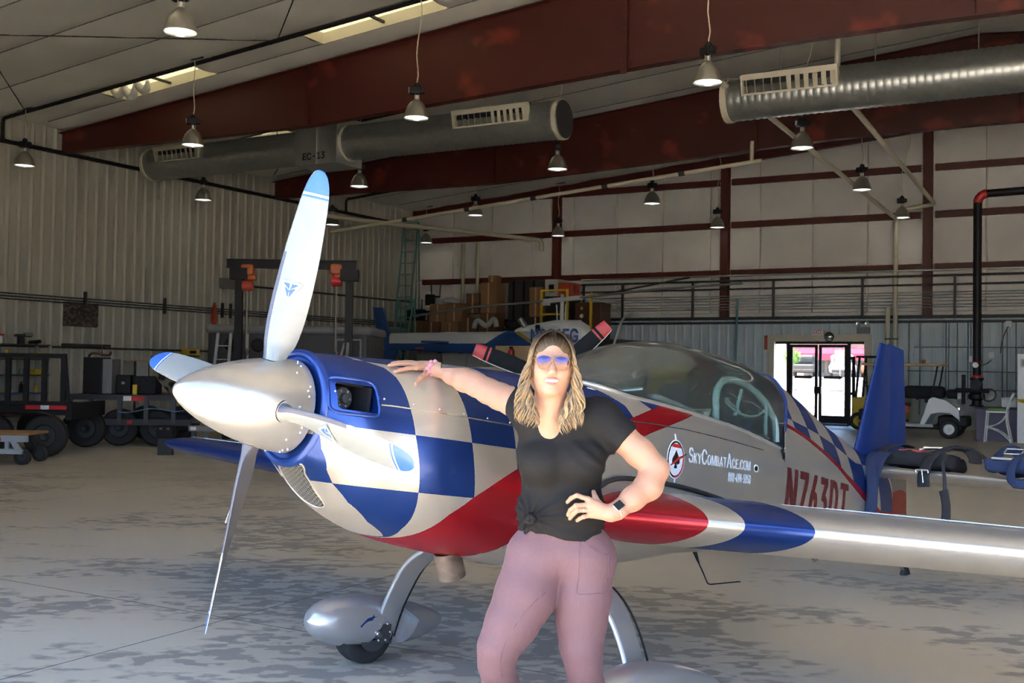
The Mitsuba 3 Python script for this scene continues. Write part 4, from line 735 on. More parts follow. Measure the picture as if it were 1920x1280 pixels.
def sdf_mesh(fn, lo, hi, h, proj=2):
    lo, hi = np.asarray(lo, float), np.asarray(hi, float); n = np.ceil((hi - lo) / h).astype(int) + 1
    ax = [lo[i] + h * np.arange(n[i]) for i in range(3)]; D = np.empty(n)
    for i in range(0, n[0], 16):
        g = np.stack(np.meshgrid(ax[0][i:i + 16], ax[1], ax[2], indexing="ij"), -1); D[i:i + 16] = fn(g.reshape(-1, 3)).reshape(g.shape[:3])
    s = D < 0; c = [s[a:n[0] - 1 + a, b:n[1] - 1 + b, e:n[2] - 1 + e] for a in (0, 1) for b in (0, 1) for e in (0, 1)]
    cnt = sum(x.astype(np.int8) for x in c); cell = (cnt > 0) & (cnt < 8); I = np.argwhere(cell); idx = -np.ones(cell.shape, int); idx[cell] = np.arange(len(I))
    acc, num = np.zeros((len(I), 3)), np.zeros(len(I))
    cor = [np.array(x) for x in np.ndindex(2, 2, 2)]
    for a in cor:
        for k in range(3):
            if a[k] == 0:
                b = a.copy(); b[k] = 1; da, db = D[tuple((I + a).T)], D[tuple((I + b).T)]; m = (da < 0) != (db < 0); t = np.where(m, da / np.where(m, da - db, 1), 0)
                acc[m] += (a + t[:, None] * (b - a))[m]; num[m] += 1
    V = lo + h * (I + acc / num[:, None]); F = []
    for k in range(3):
        i, j = [x for x in range(3) if x != k]; a = [slice(None)] * 3; b = [slice(None)] * 3; a[k], b[k] = slice(0, n[k] - 1), slice(1, n[k])
        E = np.argwhere(s[tuple(a)] != s[tuple(b)]); E = E[(E[:, i] > 0) & (E[:, j] > 0) & (E[:, i] < n[i] - 1) & (E[:, j] < n[j] - 1)]
        def cid(di, dj): q = E.copy(); q[:, i] -= di; q[:, j] -= dj; return idx[tuple(q.T)]
        q = np.stack([cid(1, 1), cid(0, 1), cid(0, 0), cid(1, 0)], 1); inside = s[tuple(E.T)]; flip = inside ^ (k == 1); q[~flip] = q[~flip][:, ::-1]; F.append(q)
    F = np.vstack(F); F = F[(F >= 0).all(1)]; F = np.vstack([F[:, [0, 1, 2]], F[:, [0, 2, 3]]])
    e = h * .3
    for _ in range(proj):
        g = np.stack([fn(V + e * np.eye(3)[k]) - fn(V - e * np.eye(3)[k]) for k in range(3)], 1) / (2 * e); V = V - g * (fn(V) / np.maximum((g * g).sum(1), .3))[:, None] * .8
    return TM(V, F)
def vcol(m, fn): return np.clip(fn(np.asarray(m.vertices)), 0, 1)

# ------------------------------------------------------------------ the woman leaning on the cowling
scene["skin"] = {"type": "twosided", "bsdf": {"type": "principled", "base_color": {"type": "mesh_attribute", "name": "vertex_color"}, "roughness": .48, "specular": .4, "sheen": .15}}
mat("shirt_black", (.0065, .006, .006), .8, spec=.3); mat("legging_mauve", proc(lambda p, n, uv: mi.Color3f(.118, .063, .072) * (.93 + .14 * mikit.noise(p.x * 500, p.y * 500, p.z * 8))), .75, sheen=.5)
mat("legging_seam", (.125, .062, .075), .8)
person = thing("person", "woman in black knotted shirt, mauve leggings and sunglasses leaning a hand on the aeroplane", "person")
SKIN = np.array([.37, .20, .128])
HC = np.array([.154, 4.165, 1.657])                       # head: between the eyes' level and the ears
_ht = math.radians(2.5); HR = np.array([[math.cos(_ht), 0, math.sin(_ht)], [0, -1, 0], [-math.sin(_ht), 0, math.cos(_ht)]])   # rows: head axes right, forward(-Y), up
HR = np.array([[math.cos(_ht), 0, -math.sin(_ht)], [0, -1.0, 0], [math.sin(_ht), 0, math.cos(_ht)]])
def H(x, y, z): return HC + np.array([x, y, z]) @ HR
def toH(P): return (P - HC) @ HR.T
def head(P):
    q = toH(P); d = d_ell(q, (0, -.012, .022), (.074, .095, .092))
    d = smin(d, d_ell(q, (0, .020, -.045), (.060, .064, .078)), .03)
    for s in (1, -1):
        d = smin(d, d_cone(q, (s * .052, -.012, -.055), (s * .014, .056, -.106), .019, .017), .03)
        d = smin(d, d_ell(q, (s * .038, .052, -.036), (.027, .026, .026)), .022)
        d = smin(d, d_cone(q, (s * .010, .076, .020), (s * .046, .058, .018), .012, .013), .015)
        d = smin(d, d_ell(q, (s * .0115, .098, -.042), (.0085, .010, .007)), .008)
        d = -smin(-d, d_ell(q, (s * .032, .088, .000), (.017, .012, .011)), .012)
        d = smin(d, d_ell(q, (s * .074, -.012, -.018), (.008, .018, .030)), .008)
    d = smin(d, d_ell(q, (0, .066, -.106), (.022, .018, .016)), .02)
    d = smin(d, d_cone(q, (0, .078, .010), (0, .1075, -.033), .0085, .0115), .014)
    t = np.linspace(-1, 1, 9); ml = lambda zc, bow, ww, yy: [np.array([ww * a, yy - .021 * a * a, zc + bow * a * a]) for a in t]
    d = smin(d, d_chain(q, ml(-.0625, -.003, .031, .0905), [.0015, .003, .0038, .0042, .004, .0042, .0038, .003, .0015], .004), .007)
    d = smin(d, d_chain(q, ml(-.0815, .014, .029, .0885), [.0012, .0025, .0036, .0044, .0046, .0044, .0036, .0025, .0012], .004), .008)
    mo = ml(-.0715, .004, .0295, .097); d = -smin(-d, d_chain(q, mo, [.002, .0045, .0055, .006, .0062, .006, .0055, .0045, .002], .003), .002)
    return d
NB = at(1032, 806, 4.26)
def neck(P): return smin(d_cone(P, H(0, -.022, -.05), NB + [0, .015, .0], .052, .056), d_cone(P, H(0, -.005, -.085), NB + [0, -.015, -.04], .045, .045), .03)
SR, SL = at(985, 768, 4.285), at(1131, 781, 4.285)
AR = [SR, at(960, 752, 4.36), at(937, 743, 4.42), at(915, 733, 4.475), at(893, 721, 4.53), at(871, 712.5, 4.585), at(848, 703, 4.645), at(823, 693.5, 4.705), at(808, 691, 4.73)]; RR = [.056, .053, .051, .048, .046, .0455, .0365, .0265, .0255]
AL = [SL, at(1163, 817, 4.27), at(1199, 848, 4.25), at(1230, 879, 4.235), at(1216, 911, 4.205), at(1186, 935, 4.165), at(1157, 957, 4.13), at(1146, 962, 4.12)]; RL = [.057, .055, .054, .047, .0505, .042, .0295, .028]
def arms(P): return np.minimum(d_chain(P, AR, RR, .03), d_chain(P, AL, RL, .03))
TC = at(1052, 850, 4.30)
def torso(P):
    d = d_ell(P, at(1054, 850, 4.31), (.165, .108, .16)); d = smin(d, d_ell(P, at(1052, 948, 4.31), (.150, .102, .12)), .08)
    d = smin(d, d_ell(P, at(1053, 1035, 4.32), (.190, .125, .12)), .08)
    for px in (1016, 1092): d = smin(d, d_ell(P, at(px, 866, 4.225), (.072, .062, .066)), .05)
    d = smin(d, d_cone(P, SR + [.03, .01, -.02], SL + [-.03, .01, -.02], .058, .06), .06)
    d = smin(d, d_cone(P, NB + [-.02, .02, -.01], SR, .045, .05), .05); d = smin(d, d_cone(P, NB + [.02, .02, -.01], SL, .045, .05), .05)
    return d
def chest(P): return smin(smin(torso(P) + .006, neck(P), .04), arms(P), .045)
LR = [at(1003, 1048, 4.31), at(984, 1118, 4.27), at(958, 1170, 4.235), at(934, 1213, 4.21), at(931, 1245, 4.235), at(939, 1290, 4.30), at(948, 1360, 4.38), at(955, 1440, 4.42)]; RLR = [.118, .113, .096, .073, .064, .069, .056, .042]
LL = [at(1098, 1050, 4.31), at(1092, 1125, 4.30), at(1090, 1170, 4.30), at(1090, 1212, 4.29), at(1095, 1248, 4.30), at(1099, 1290, 4.34), at(1106, 1360, 4.38), at(1112, 1440, 4.40)]; RLL = [.122, .103, .092, .077, .0645, .068, .056, .042]
def legs(P): 
    d = np.minimum(d_chain(P, LR, RLR, .04), d_chain(P, LL, RLL, .04))
    a, b = d_chain(P, LR, RLR, .04), d_chain(P, LL, RLL, .04); return smin(a, b, .012)
def hips(P):
    d = smin(d_ell(P, at(1053, 1030, 4.32), (.192, .128, .11)), d_ell(P, at(1053, 965, 4.31), (.158, .106, .09)), .07)
    for px in (1010, 1100): d = smin(d, d_ell(P, at(px, 1050, 4.40), (.085, .075, .09)), .05)
    return d
def lower(P): return smin(hips(P), legs(P), .045)
# hands
def hand(P, wrist, palm, fingers, thumb, k=.010):
    d = None
    for b_, kn in palm: e = d_cone(P, b_, kn, .0145, .0115); d = e if d is None else smin(d, e, .016)
    d = smin(d, d_cone(P, wrist[0], wrist[1], wrist[2], .020), .02)
    fd = None
    for pts, rs in fingers: e = d_chain(P, pts, rs, .004); fd = e if fd is None else np.minimum(fd, e)
    d = smin(d, fd, .006); return smin(d, d_chain(P, thumb, [.0155, .0125, .0105, .0085], .006), .014)
UPA = MA[:3, 2]
fr = [.0098, .0088, .0082, .0072]
wR = np.array([-.338, 4.775, 1.636])
kR = [np.array([-.408, 4.672, 1.627]), np.array([-.412, 4.693, 1.640]), np.array([-.409, 4.715, 1.644]), np.array([-.399, 4.737, 1.645])]
def fgr(kn, tip, lift=.011):
    kn, tip = np.asarray(kn), np.asarray(tip); return [kn, kn + (tip - kn) * .42 + [0, 0, lift], kn + (tip - kn) * .73 + [0, 0, lift * .7], tip]
FR = [(fgr(kR[0], [-.494, 4.598, 1.610], .005), fr), (fgr(kR[1], [-.522, 4.628, 1.636], .006), fr), (fgr(kR[2], [-.514, 4.668, 1.645], .006), fr), (fgr(kR[3], [-.480, 4.702, 1.652], .004), [.0088, .0078, .0072, .0064])]
TR = [np.array([-.358, 4.742, 1.622]), np.array([-.367, 4.690, 1.604]), np.array([-.389, 4.632, 1.584]), np.array([-.404, 4.592, 1.559])]
PR = [(wR + [-.002, -.012, -.003], kR[0]), (wR + [0, -.004, .002], kR[1]), (wR + [0, .006, .003], kR[2]), (wR + [0, .014, .0], kR[3])]
def hand_r(P): return hand(P, (AR[-1], wR, .0255), PR, FR, TR)
Yh = 4.118
kL = [at(1103, 936, Yh), at(1104.5, 946, Yh - .004), at(1106, 956, Yh - .002), at(1108.5, 965.5, Yh + .004)]
FL = [([kL[0], at(1082, 928.5, Yh - .008), at(1071, 933.5, Yh + .008), at(1064, 941, Yh + .024)], fr), ([kL[1], at(1080, 947.5, Yh - .016), at(1069.5, 956, Yh + .002), at(1065, 965, Yh + .02)], fr), ([kL[2], at(1083, 956.5, Yh - .016), at(1074, 964.5, Yh + .0), at(1068.5, 972, Yh + .018)], fr), ([kL[3], at(1094, 968.5, Yh - .006), at(1087, 972, Yh + .004), at(1082, 975.5, Yh + .016)], [.009, .0082, .0075, .0066])]
wL = at(1141, 962, 4.12)
TL = [at(1134, 955, 4.13), at(1123, 944, 4.148), at(1116, 932, 4.17), at(1113, 922, 4.20)]
PL = [(wL + [.0, .004, .012], kL[0]), (wL + [0, 0, .004], kL[1]), (wL + [0, .0, -.005], kL[2]), (wL + [0, .004, -.014], kL[3])]
def hand_l(P): return hand(P, (AL[-1], wL, .027), PL, FL, TL)
def skin_tone(V):
    c = np.repeat(SKIN[None], len(V), 0) * (.95 + .1 * meshkit.fbm(V * 30, 3))[:, None]; q = toH(V)
    def spot(c, x, y, z, r, col, a): w_ = a * np.exp(-(((q - [x, y, z]) / r) ** 2).sum(1)); return c * (1 - w_[:, None]) + np.array(col) * w_[:, None]
    for s in (1, -1): c = spot(c, s * .045, .06, -.035, [.022, .03, .018], [.385, .16, .11], .5)
    c = spot(c, 0, .108, -.036, [.014, .02, .012], [.385, .165, .12], .5)
    t = np.clip(q[:, 0] / .029, -1.05, 1.05)
    lip = (np.abs(q[:, 0]) < .031) & (q[:, 1] > .055) & (q[:, 2] < -.0582 - .006 * t * t - .0018 * np.exp(-(t / .12) ** 2)) & (q[:, 2] > -.0862 + .0185 * t * t)
    c[lip] = [.31, .125, .10]
    return c
def near(V, pts, r): return np.min([np.linalg.norm(V - p_, axis=1) for p_ in pts], axis=0) < r
def skin_all(V):
    c = skin_tone(V); tips = [f[0][-1] for f in FR + FL]
    kn = [p_ for f in FR + FL for p_ in f[0][:3]]
    d = np.min([np.linalg.norm(V - p_, axis=1) for p_ in kn], axis=0); w_ = .35 * np.exp(-(d / .009) ** 2); return c * (1 - w_[:, None]) + np.array([.36, .15, .105]) * w_[:, None]
bits = [sdf_mesh(lambda P: smin(smin(head(P), neck(P), .025), chest(P) , .03), HC - [.1, .135, .24], HC + [.1, .13, .135], .0030)]
bits.append(sdf_mesh(chest, np.minimum(SR, SL) - [.40, .20, .36], np.maximum(SR, SL) + [.26, .52, .16], .0085))
bits.append(sdf_mesh(lambda P: smin(hand_r(P), d_chain(P, AR, RR, .03), .012), [-.555, 4.56, 1.53], [-.305, 4.80, 1.69], .0030))
bits.append(sdf_mesh(lambda P: smin(hand_l(P), d_chain(P, AL, RL, .03), .012), at(1055, 985, 4.07) - [0, .02, .03], at(1170, 905, 4.22) + [.02, 0, .03], .0030))
bits.append(sdf_mesh(lambda P: lower(P) + .008, at(880, 1480, 4.1) - [.05, 0, 0], at(1190, 960, 4.55) + [.05, 0, 0], .014))
def trim(m, boxes):
    c = m.triangles_center; k = np.ones(len(c), bool)
    for lo, hi in boxes: k &= ~((c > lo) & (c < hi)).all(1)
    return TM(m.vertices, m.faces[k])
bits[1] = trim(bits[1], [(HC - [.092, .127, .232], HC + [.092, .122, .127]), (np.array([-.547, 4.568, 1.538]), np.array([-.313, 4.792, 1.682])), (at(1055, 985, 4.07) - [-.008, .012, .022], at(1170, 905, 4.22) + [.012, -.008, .022])])
bm = cat(*bits); bc = skin_all(np.asarray(bm.vertices))
add("body", bm, "skin", person, smooth=True, color=bc, label="fair skin")
nails = []
for f, toward in [(f, -1) for f in FR] + [(f, -1) for f in FL]:
    p2, p3 = np.array(f[0][2]), np.array(f[0][3]); 
# teeth, eyes
mat("teeth", (.80, .77, .70), .25)
tt = np.linspace(-1, 1, 11)[:-1] + .1
add("teeth", cat(*[xf(rbox(-.0025, .0025, -.002, .002, -.0052, .0052, .0016, 6), np.array([[1, 0, 0, 0], [0, 1, 0, 0], [0, 0, 1, 0], [0, 0, 0, 1.0]])).apply_translation([.0245 * a, .0925 - .0175 * a * a, -.0708 + .0024 * a * a]) for a in tt]).apply_transform(np.vstack([np.column_stack([HR.T, HC]), [0, 0, 0, 1]])), "teeth", person, 30, label="white smiling teeth")
HM = np.vstack([np.column_stack([HR.T, HC]), [0, 0, 0, 1]])
add("eye", cat(*[tr(trimesh.creation.icosphere(2, .0115), s * .032, .071, .0) for s in (1, -1)]), "teeth", person, True, M=HM)
# sunglasses
def lens_col(p, n, uv):
    z = (p.z - float(HC[2])) / .05
    return mikit.mix((.13, .08, .055), (.07, .055, .13), mikit.smoothstep(-.5, .3, z))
scene["mirror_lens"] = {"type": "twosided", "bsdf": {"type": "principled", "base_color": proc(lens_col), "metallic": 1.0, "roughness": .06}}
def lens_pts(s): 
    o = [(.0055, .0135), (.018, .0165), (.036, .0155), (.0455, .0085), (.0465, -.002), (.041, -.016), (.032, -.0255), (.022, -.0265), (.011, -.018), (.0055, -.006)]
    q = smooth_path([(x, 0, z) for x, z in o + o[:1]], 48)[:-1]; q[:, 1] = .105 - 4.6 * q[:, 0] ** 2; q[:, 0] = s * (q[:, 0] * 1.30 + .0008); q[:, 2] = q[:, 2] * 1.2 + .003; return q
sg = None
frm = []
for s in (1, -1):
    q = lens_pts(s); c = q.mean(0); rings = [c + (q - c) * t + [0, .004 * (1 - t * t), 0] for t in (1, .75, .5, .25)]
    m_ = grid_mesh(rings, True, False, True)
    frm.append(tube(np.vstack([q, q[:2]]), .0012, 6)); frm.append(tube(smooth_path([(s * .0605, .090, .010), (s * .071, .078, .011), (s * .0775, .04, .009), (s * .078, -.01, .004), (s * .077, -.03, -.012)], 16), .0018, 6)); frm.append(tube([(s * .008, .104, -.004), (s * .012, .094, -.014)], .0015, 6))
    if sg is None: sg = add("sunglasses", cat(*frm, tube(smooth_path([(-.018, .103, .0215), (0, .107, .0225), (.018, .103, .0215)], 9), .0016, 6), tube(smooth_path([(-.0085, .104, .007), (0, .108, .009), (.0085, .104, .007)], 9), .0014, 6)), "brass_pink", person, True, M=HM, label="aviator sunglasses with pink brown frame")
    add("lens", m_, "mirror_lens", sg, True, M=HM, label="mirrored purple and copper lens")
add("frame_side", frm[3], "brass_pink", sg, True, M=HM); add("frame_rim", frm[4] if len(frm) > 4 else frm[0], "brass_pink", sg, True, M=HM)
add("ear_stud", tr(trimesh.creation.icosphere(1, .003), .078, -.002, -.048), "chrome", person, True, M=HM)
# shirt
KN = at(994, 972, 4.165)
def shirt0(P):
    d = torso(P) - .014
    d = smin(d, d_ell(P, at(1055, 960, 4.31), (.172, .118, .10)), .05)
    d = smin(d, d_chain(P, [SR + [.03, 0, 0], AR[1] + [.004, .012, .0]], [.066, .062], .02), .04); d = smin(d, d_chain(P, [SL + [-.03, 0, 0], AL[1], AL[1] + (AL[2] - AL[1]) * .38], [.070, .070, .066], .02), .04)
    d = smin(d, d_ell(P, KN, (.022, .022, .024)), .012); d = smin(d, d_cone(P, KN + [-.005, -.012, -.008], KN + [-.026, -.018, -.030], .010, .013), .008)
    return d
nR = AR[1] - AR[2]; nR = nR / np.linalg.norm(nR); nL = AL[1] - AL[2]; nL = nL / np.linalg.norm(nL)
cR, cL = at(958, 752, 4.365), AL[1] + (AL[2] - AL[1]) * .30
def hem(P):
    x = P[:, 0]; z = np.interp(x, [at(960, 980, 4.2)[0], at(978, 984, 4.2)[0], at(1000, 980, 4.2)[0], at(1030, 982, 4.2)[0], at(1060, 990, 4.2)[0], at(1100, 992, 4.2)[0], at(1130, 998, 4.2)[0], at(1158, 1008, 4.2)[0]],
                             [at(0, y, 4.2)[2] + .0158 * 0 for y in (984 + 7, 986 + 7, 975 + 7, 982 + 7, 988 + 7, 991 + 7, 997 + 7, 1008 + 7)])
    near_k = np.exp(-(np.linalg.norm(P - (KN + [-.012, -.012, -.02]), axis=1) / .035) ** 2) * .05; return (z - near_k) - P[:, 2]
def shirt(P):
    d = shirt0(P); d = np.maximum(d, hem(P) * .8)
    d = np.maximum(d, -((P - cR) @ nR) * 1.0); d = np.where(P[:, 0] > SL[0], np.maximum(d, -((P - cL) @ nL)), d)
    nk = d_ell(P, at(1031, 752, 4.205), (.060, .150, .118)); return -smin(-d, nk, .012)
sm = sdf_mesh(shirt, at(940, 1025, 4.10) - [.03, .04, .02], at(1200, 735, 4.46) + [.03, 0, .04], .0062)
V = np.asarray(sm.vertices).copy(); N_ = np.asarray(sm.vertex_normals); f = V - KN; rk = np.linalg.norm(f[:, [0, 2]], axis=1); an = np.arctan2(f[:, 2], f[:, 0])
fr_ = (N_[:, 1] < .2); wgt = np.exp(-rk / .16) * np.clip(rk / .02, 0, 1) * fr_
disp = .0075 * wgt * np.cos(an * 11 + 1.3 * np.sin(an * 3)) + .004 * (meshkit.fbm(V * [9, 9, 5], 3) - .5) + .0045 * np.exp(-((V[:, 0] - SL[0] + .03) / .08) ** 2) * np.sin((V[:, 2] + V[:, 0] * .8) * 95) * np.exp(-((V[:, 2] - SL[2] + .16) / .09) ** 2)
sm.vertices = V + N_ * disp[:, None]
sk = add("shirt", sm, "shirt_black", person, True, label="black short sleeved shirt knotted at the hip")
KT = []
for j in range(9):
    a = .25 + j * .30; L = .05 + .015 * (j % 3)
add("knot", cat(*[tube(smooth_path([KN + [.022 * math.cos(a), -.010, .020 * math.sin(a)], KN + [.008 * math.cos(a + .9), -.026, .012 * math.sin(a + .9)], KN + [.02 * math.cos(a + 2), -.014, .018 * math.sin(a + 2)]], 10), [.006, .009, .011, .012, .012, .012, .011, .010, .008, .006], 8) for a in (0, 1.6, 3.2, 4.7)]), "shirt_black", sk, True, label="gathered knot")
# leggings
def leg2(P): return np.maximum(lower(P), P[:, 2] - at(0, 957, 4.2)[2])
lm_ = sdf_mesh(leg2, [at(880, 1000, 4.2)[0] - .02, 4.08, .09], [at(1180, 1000, 4.4)[0] + .02, 4.54, at(0, 945, 4.2)[2]], .0085)
lk = add("leggings", lm_, "legging_mauve", person, True, label="tight mauve leggings with side pocket")
def on_front(fn, pxs, off=.0008, Y0=4.0):
    out = []
    for px, py in pxs:
        a = np.array([at(px, py, y) for y in np.linspace(Y0, 4.5, 120)]); d = fn(a); i = int(np.argmax(d < 0)) or 119; out.append(a[i] - [0, off + .0022, 0])
    return np.array(out)
def seam(pxs, r=.0008, n=30): return tube(on_front(leg2, smooth_path([(a, b, 0) for a, b in pxs], n)[:, :2]), r, 5)
add("seam", seam([(984, 992), (1010, 998), (1040, 996), (1075, 990)]), "legging_seam", lk, True)
add("seam", seam([(1085, 1005), (1100, 1020), (1122, 1034), (1140, 1040)], .0014), "legging_seam", lk, True, label="slanted pocket opening")
add("seam", seam([(1085, 990), (1086, 1050), (1081, 1113)]), "legging_seam", lk, True); add("seam", seam([(1081, 1113), (1110, 1113), (1137, 1110)], .001), "legging_seam", lk, True); add("seam", seam([(1140, 1040), (1140, 1075), (1137, 1110)], .001), "legging_seam", lk, True)
add("seam", seam([(1024, 1110), (990, 1140), (958, 1185), (944, 1215), (942, 1270)]), "legging_seam", lk, True)
# shoes (below the frame)
for c, dg in ((at(955, 1450, 4.40), 18), (at(1112, 1450, 4.40), -10)):
    q = turn(c[0], c[1], 0, dg); add("shoe", xf(sdf_mesh(lambda P: np.maximum(smin(d_cone(P, (0, .03, .045), (0, -.13, .035), .042, .036), d_cone(P, (0, .04, .06), (0, .03, .11), .04, .042), .04), .004 - P[:, 2]), [-.07, -.2, 0], [.07, .11, .17], .008), q), "white_cloth", person, True, label="pale sports shoe")
# bracelet, ring, watch
bc_ = at(812, 692.5, 4.722); ax_ = AR[-1] - AR[-2]; x_, y_, _z = frame_of(ax_)
mat("pink_cloth", (.48, .19, .23), .8, sheen=.5)
t = np.linspace(0, 2 * PI, 90); rr_ = .0335 + .003 * np.sin(t * 13)
add("bracelet", tube(bc_ + np.outer(rr_ * np.cos(t), x_) + np.outer(rr_ * np.sin(t), y_) + np.outer(.006 * np.sin(t * 7), _z), .0085 + .002 * np.sin(t * 17), 8), "pink_cloth", person, True, label="crinkled pink fabric bracelet")
rc = FL[2][0]; rm = np.array(rc[0]) * .45 + np.array(rc[1]) * .55; x_, y_, _z = frame_of(np.array(rc[1]) - np.array(rc[0])); t = np.linspace(0, 2 * PI, 30)
rk_ = add("ring", cat(tube(rm + np.outer(.0098 * np.cos(t), x_) + np.outer(.0098 * np.sin(t), y_), .0012, 6), tr(trimesh.creation.icosphere(1, .0026), *(rm + np.array([0, -.0105, .003])))), "chrome", person, True, label="silver ring with a small stone")
wc_ = at(1157, 956.5, 4.13); ax_ = AL[-2] - AL[-3]; x_, y_, z_ = frame_of(ax_)
out_ = np.array([.10, -.75, .55]); out_ = out_ - z_ * (out_ @ z_); out_ /= np.linalg.norm(out_); sd_ = np.cross(z_, out_)
mat("watch_band", (.68, .68, .66), .5); t = np.linspace(0, 2 * PI, 60)
bd = grid_mesh([np.array([wc_ + (out_ * math.cos(a) + sd_ * math.sin(a)) * .0335 * r_ + z_ * h_ for r_, h_ in ((1, -.0115), (1.08, -.0115), (1.08, .0115), (1, .0115))]) for a in t], True)
wk_ = add("watch", bd, "watch_band", person, 40, label="white strapped square smart watch")
WM = np.eye(4); WM[:3, 0], WM[:3, 1], WM[:3, 2], WM[:3, 3] = z_, sd_, out_, wc_ + out_ * .0385
add("case", xf(rbox(-.0195, .0195, -.017, .017, -.006, .005, .005), WM), "aluminium", wk_, 30); add("screen", xf(rbox(-.0182, .0182, -.0157, .0157, .002, .0066, .0022), WM), "black_plastic", wk_, 30, label="black glass face")
hl = [xf(tr(lathe([(0, .0006), (.0016, .0006), (.0018, 0)], 10), 0, 0, 0), np.vstack([np.column_stack([z_, np.cross(out_ * math.cos(a) + sd_ * math.sin(a), z_), out_ * math.cos(a) + sd_ * math.sin(a), wc_ + (out_ * math.cos(a) + sd_ * math.sin(a)) * .0363 + z_ * o]), [0, 0, 0, 1]])) for a in np.r_[np.linspace(.75, 1.6, 6), np.linspace(-1.6, -.75, 6)] for o in (-.005, .005)]
add("band_hole", cat(*hl), "dark_grey", wk_, kind="stuff")
# hair: a cap over the skull and many wavy locks
scene["hair"] = {"type": "twosided", "bsdf": {"type": "principled", "base_color": {"type": "mesh_attribute", "name": "vertex_color"}, "roughness": .45, "specular": .25}}
def cap(P):
    q = toH(P); d = d_ell(q, (0, -.020, .030), (.085, .100, .097)); d = smin(d, d_ell(q, (0, -.062, -.04), (.085, .06, .10)), .04)
    face = d_ell(q, (0, .115, -.045), (.066, .085, .117)); return -smin(-d, face, .01)
cm = sdf_mesh(cap, HC - [.12, .13, .17], HC + [.12, .17, .15], .0028)
cv = toH(np.asarray(cm.vertices)); Nc = np.asarray(cm.vertex_normals)
cm.vertices = np.asarray(cm.vertices) + Nc * (.0016 * np.sin(np.arctan2(cv[:, 0], cv[:, 2] + .05) * 62 + 5 * meshkit.noise(cv * 30)) * np.clip((cv[:, 2] - .02) / .03, 0, 1) * np.clip((d_ell(cv, (0, .115, -.045), (.066, .085, .117)) - .012) / .02, 0, 1))[:, None]
GOLD, ROOT, ASH = np.array([.215, .142, .072]), np.array([.014, .008, .004]), np.array([.155, .118, .076])
def hair_col(V, tone=None):
    q = toH(V); k = np.clip((.10 - q[:, 2]) / .12, 0, 1) ** 1.2 * .9 + .12 * np.clip((.03 - q[:, 1]) / .06, 0, 1); st_ = meshkit.fbm(np.stack([np.arctan2(q[:, 0], q[:, 2] + .05) * 26, q[:, 1] * 5, q[:, 2] * 4], -1), 3, 5)
    c = ROOT * (1 - k[:, None]) + GOLD * k[:, None]; return c * (.35 + 1.3 * st_[:, None])
parts_, cols_ = [cm], [hair_col(np.asarray(cm.vertices))]
rg = np.random.default_rng(11)
def lock(side, u, depth, length, phase, r0):
    """a lock from the parting, over the side of the head, waving down to the chest"""
    s = side; a_ = rg.random(); top = np.array([s * (.008 + .064 * a_), .062 - .085 * depth - .018 * a_, .118 - .060 * a_ * a_])
    q = [top, np.array([s * (.066 + .012 * depth + .006 * a_), .050 - .075 * depth, .066 - .012 * a_]), np.array([s * (.081 + .008 * rg.random()), .040 - .075 * depth, .005]), np.array([s * (.088 + .020 * u), .042 - .06 * depth, -.06]), np.array([s * (.080 + .038 * u), .046 - .05 * depth + .012 * u, -.115]), np.array([s * (.056 + .072 * u), .060 - .05 * depth, -.165]), np.array([s * (.046 + .07 * u), .062 - .045 * depth, -.165 - length])]
    p_ = smooth_path(q, 46); tt_ = np.linspace(0, 1, 46); amp = .0095 * np.clip((tt_ - .22) / .3, 0, 1)
    w1 = np.sin(tt_ * 25 + phase); w2 = np.cos(tt_ * 25 + phase)
    p_[:, 0] += s * amp * w1; p_[:, 1] += amp * .8 * w2; r = r0 * (0.55 + .6 * np.sin(PI * np.clip(tt_ * .9 + .12, 0, 1)) ** .7) * np.clip((1.02 - tt_) * 7, .12, 1)
    return p_, r
for side in (-1, 1):
    for n in range(150):
        u, dp = rg.random(), rg.random() ** .9; ln = (.105 if side < 0 else .115) * (.45 + .55 * rg.random()) * (1 - .35 * u); ph = rg.normal(0, .7) + u * 2.2
        p_, r = lock(side, u, dp, ln, ph, rg.uniform(.0020, .0046)); m_ = tube(p_ @ HR + HC, r, 7, flat=(1.25, .75)); V = np.asarray(m_.vertices)
        tone = rg.random(); kk = np.clip((.095 - toH(V)[:, 2]) / .09, 0, 1)[:, None]
        base = (GOLD * (.75 + .6 * tone) if tone > .3 else ASH * (.7 + .8 * rg.random())); parts_.append(m_); cols_.append((ROOT * (1 - kk) + base * kk) * (.8 + .4 * meshkit.noise(V * 60))[:, None])
    for n in range(0):      # fine strands swept back from the forehead
        a = rg.uniform(.0, 1.0); q = [np.array([side * (.003 + .056 * a), .068 - .030 * a * a + rg.normal(0, .002), .066 - .045 * a * a * .9 + rg.normal(0, .003)]), np.array([side * (.010 + .062 * a), .050 - .02 * a, .112 - .03 * a]), np.array([side * (.014 + .062 * a), .0, .124 - .035 * a]), np.array([side * .03, -.06, .10])]
        m_ = tube(smooth_path(q, 18) @ HR + HC, rg.uniform(.0012, .0026) * np.clip(np.linspace(.35, 2, 18), 0, 1), 6); parts_.append(m_); V = np.asarray(m_.vertices); cols_.append(np.repeat(((ROOT * 1.3 if rg.random() < .5 else GOLD * .75))[None], len(V), 0) * (.8 + .4 * meshkit.noise(V * 60))[:, None])
add("hair", cat(*parts_), "hair", person, True, color=np.clip(np.vstack(cols_), 0, 1), label="long wavy blonde hair with darker roots")
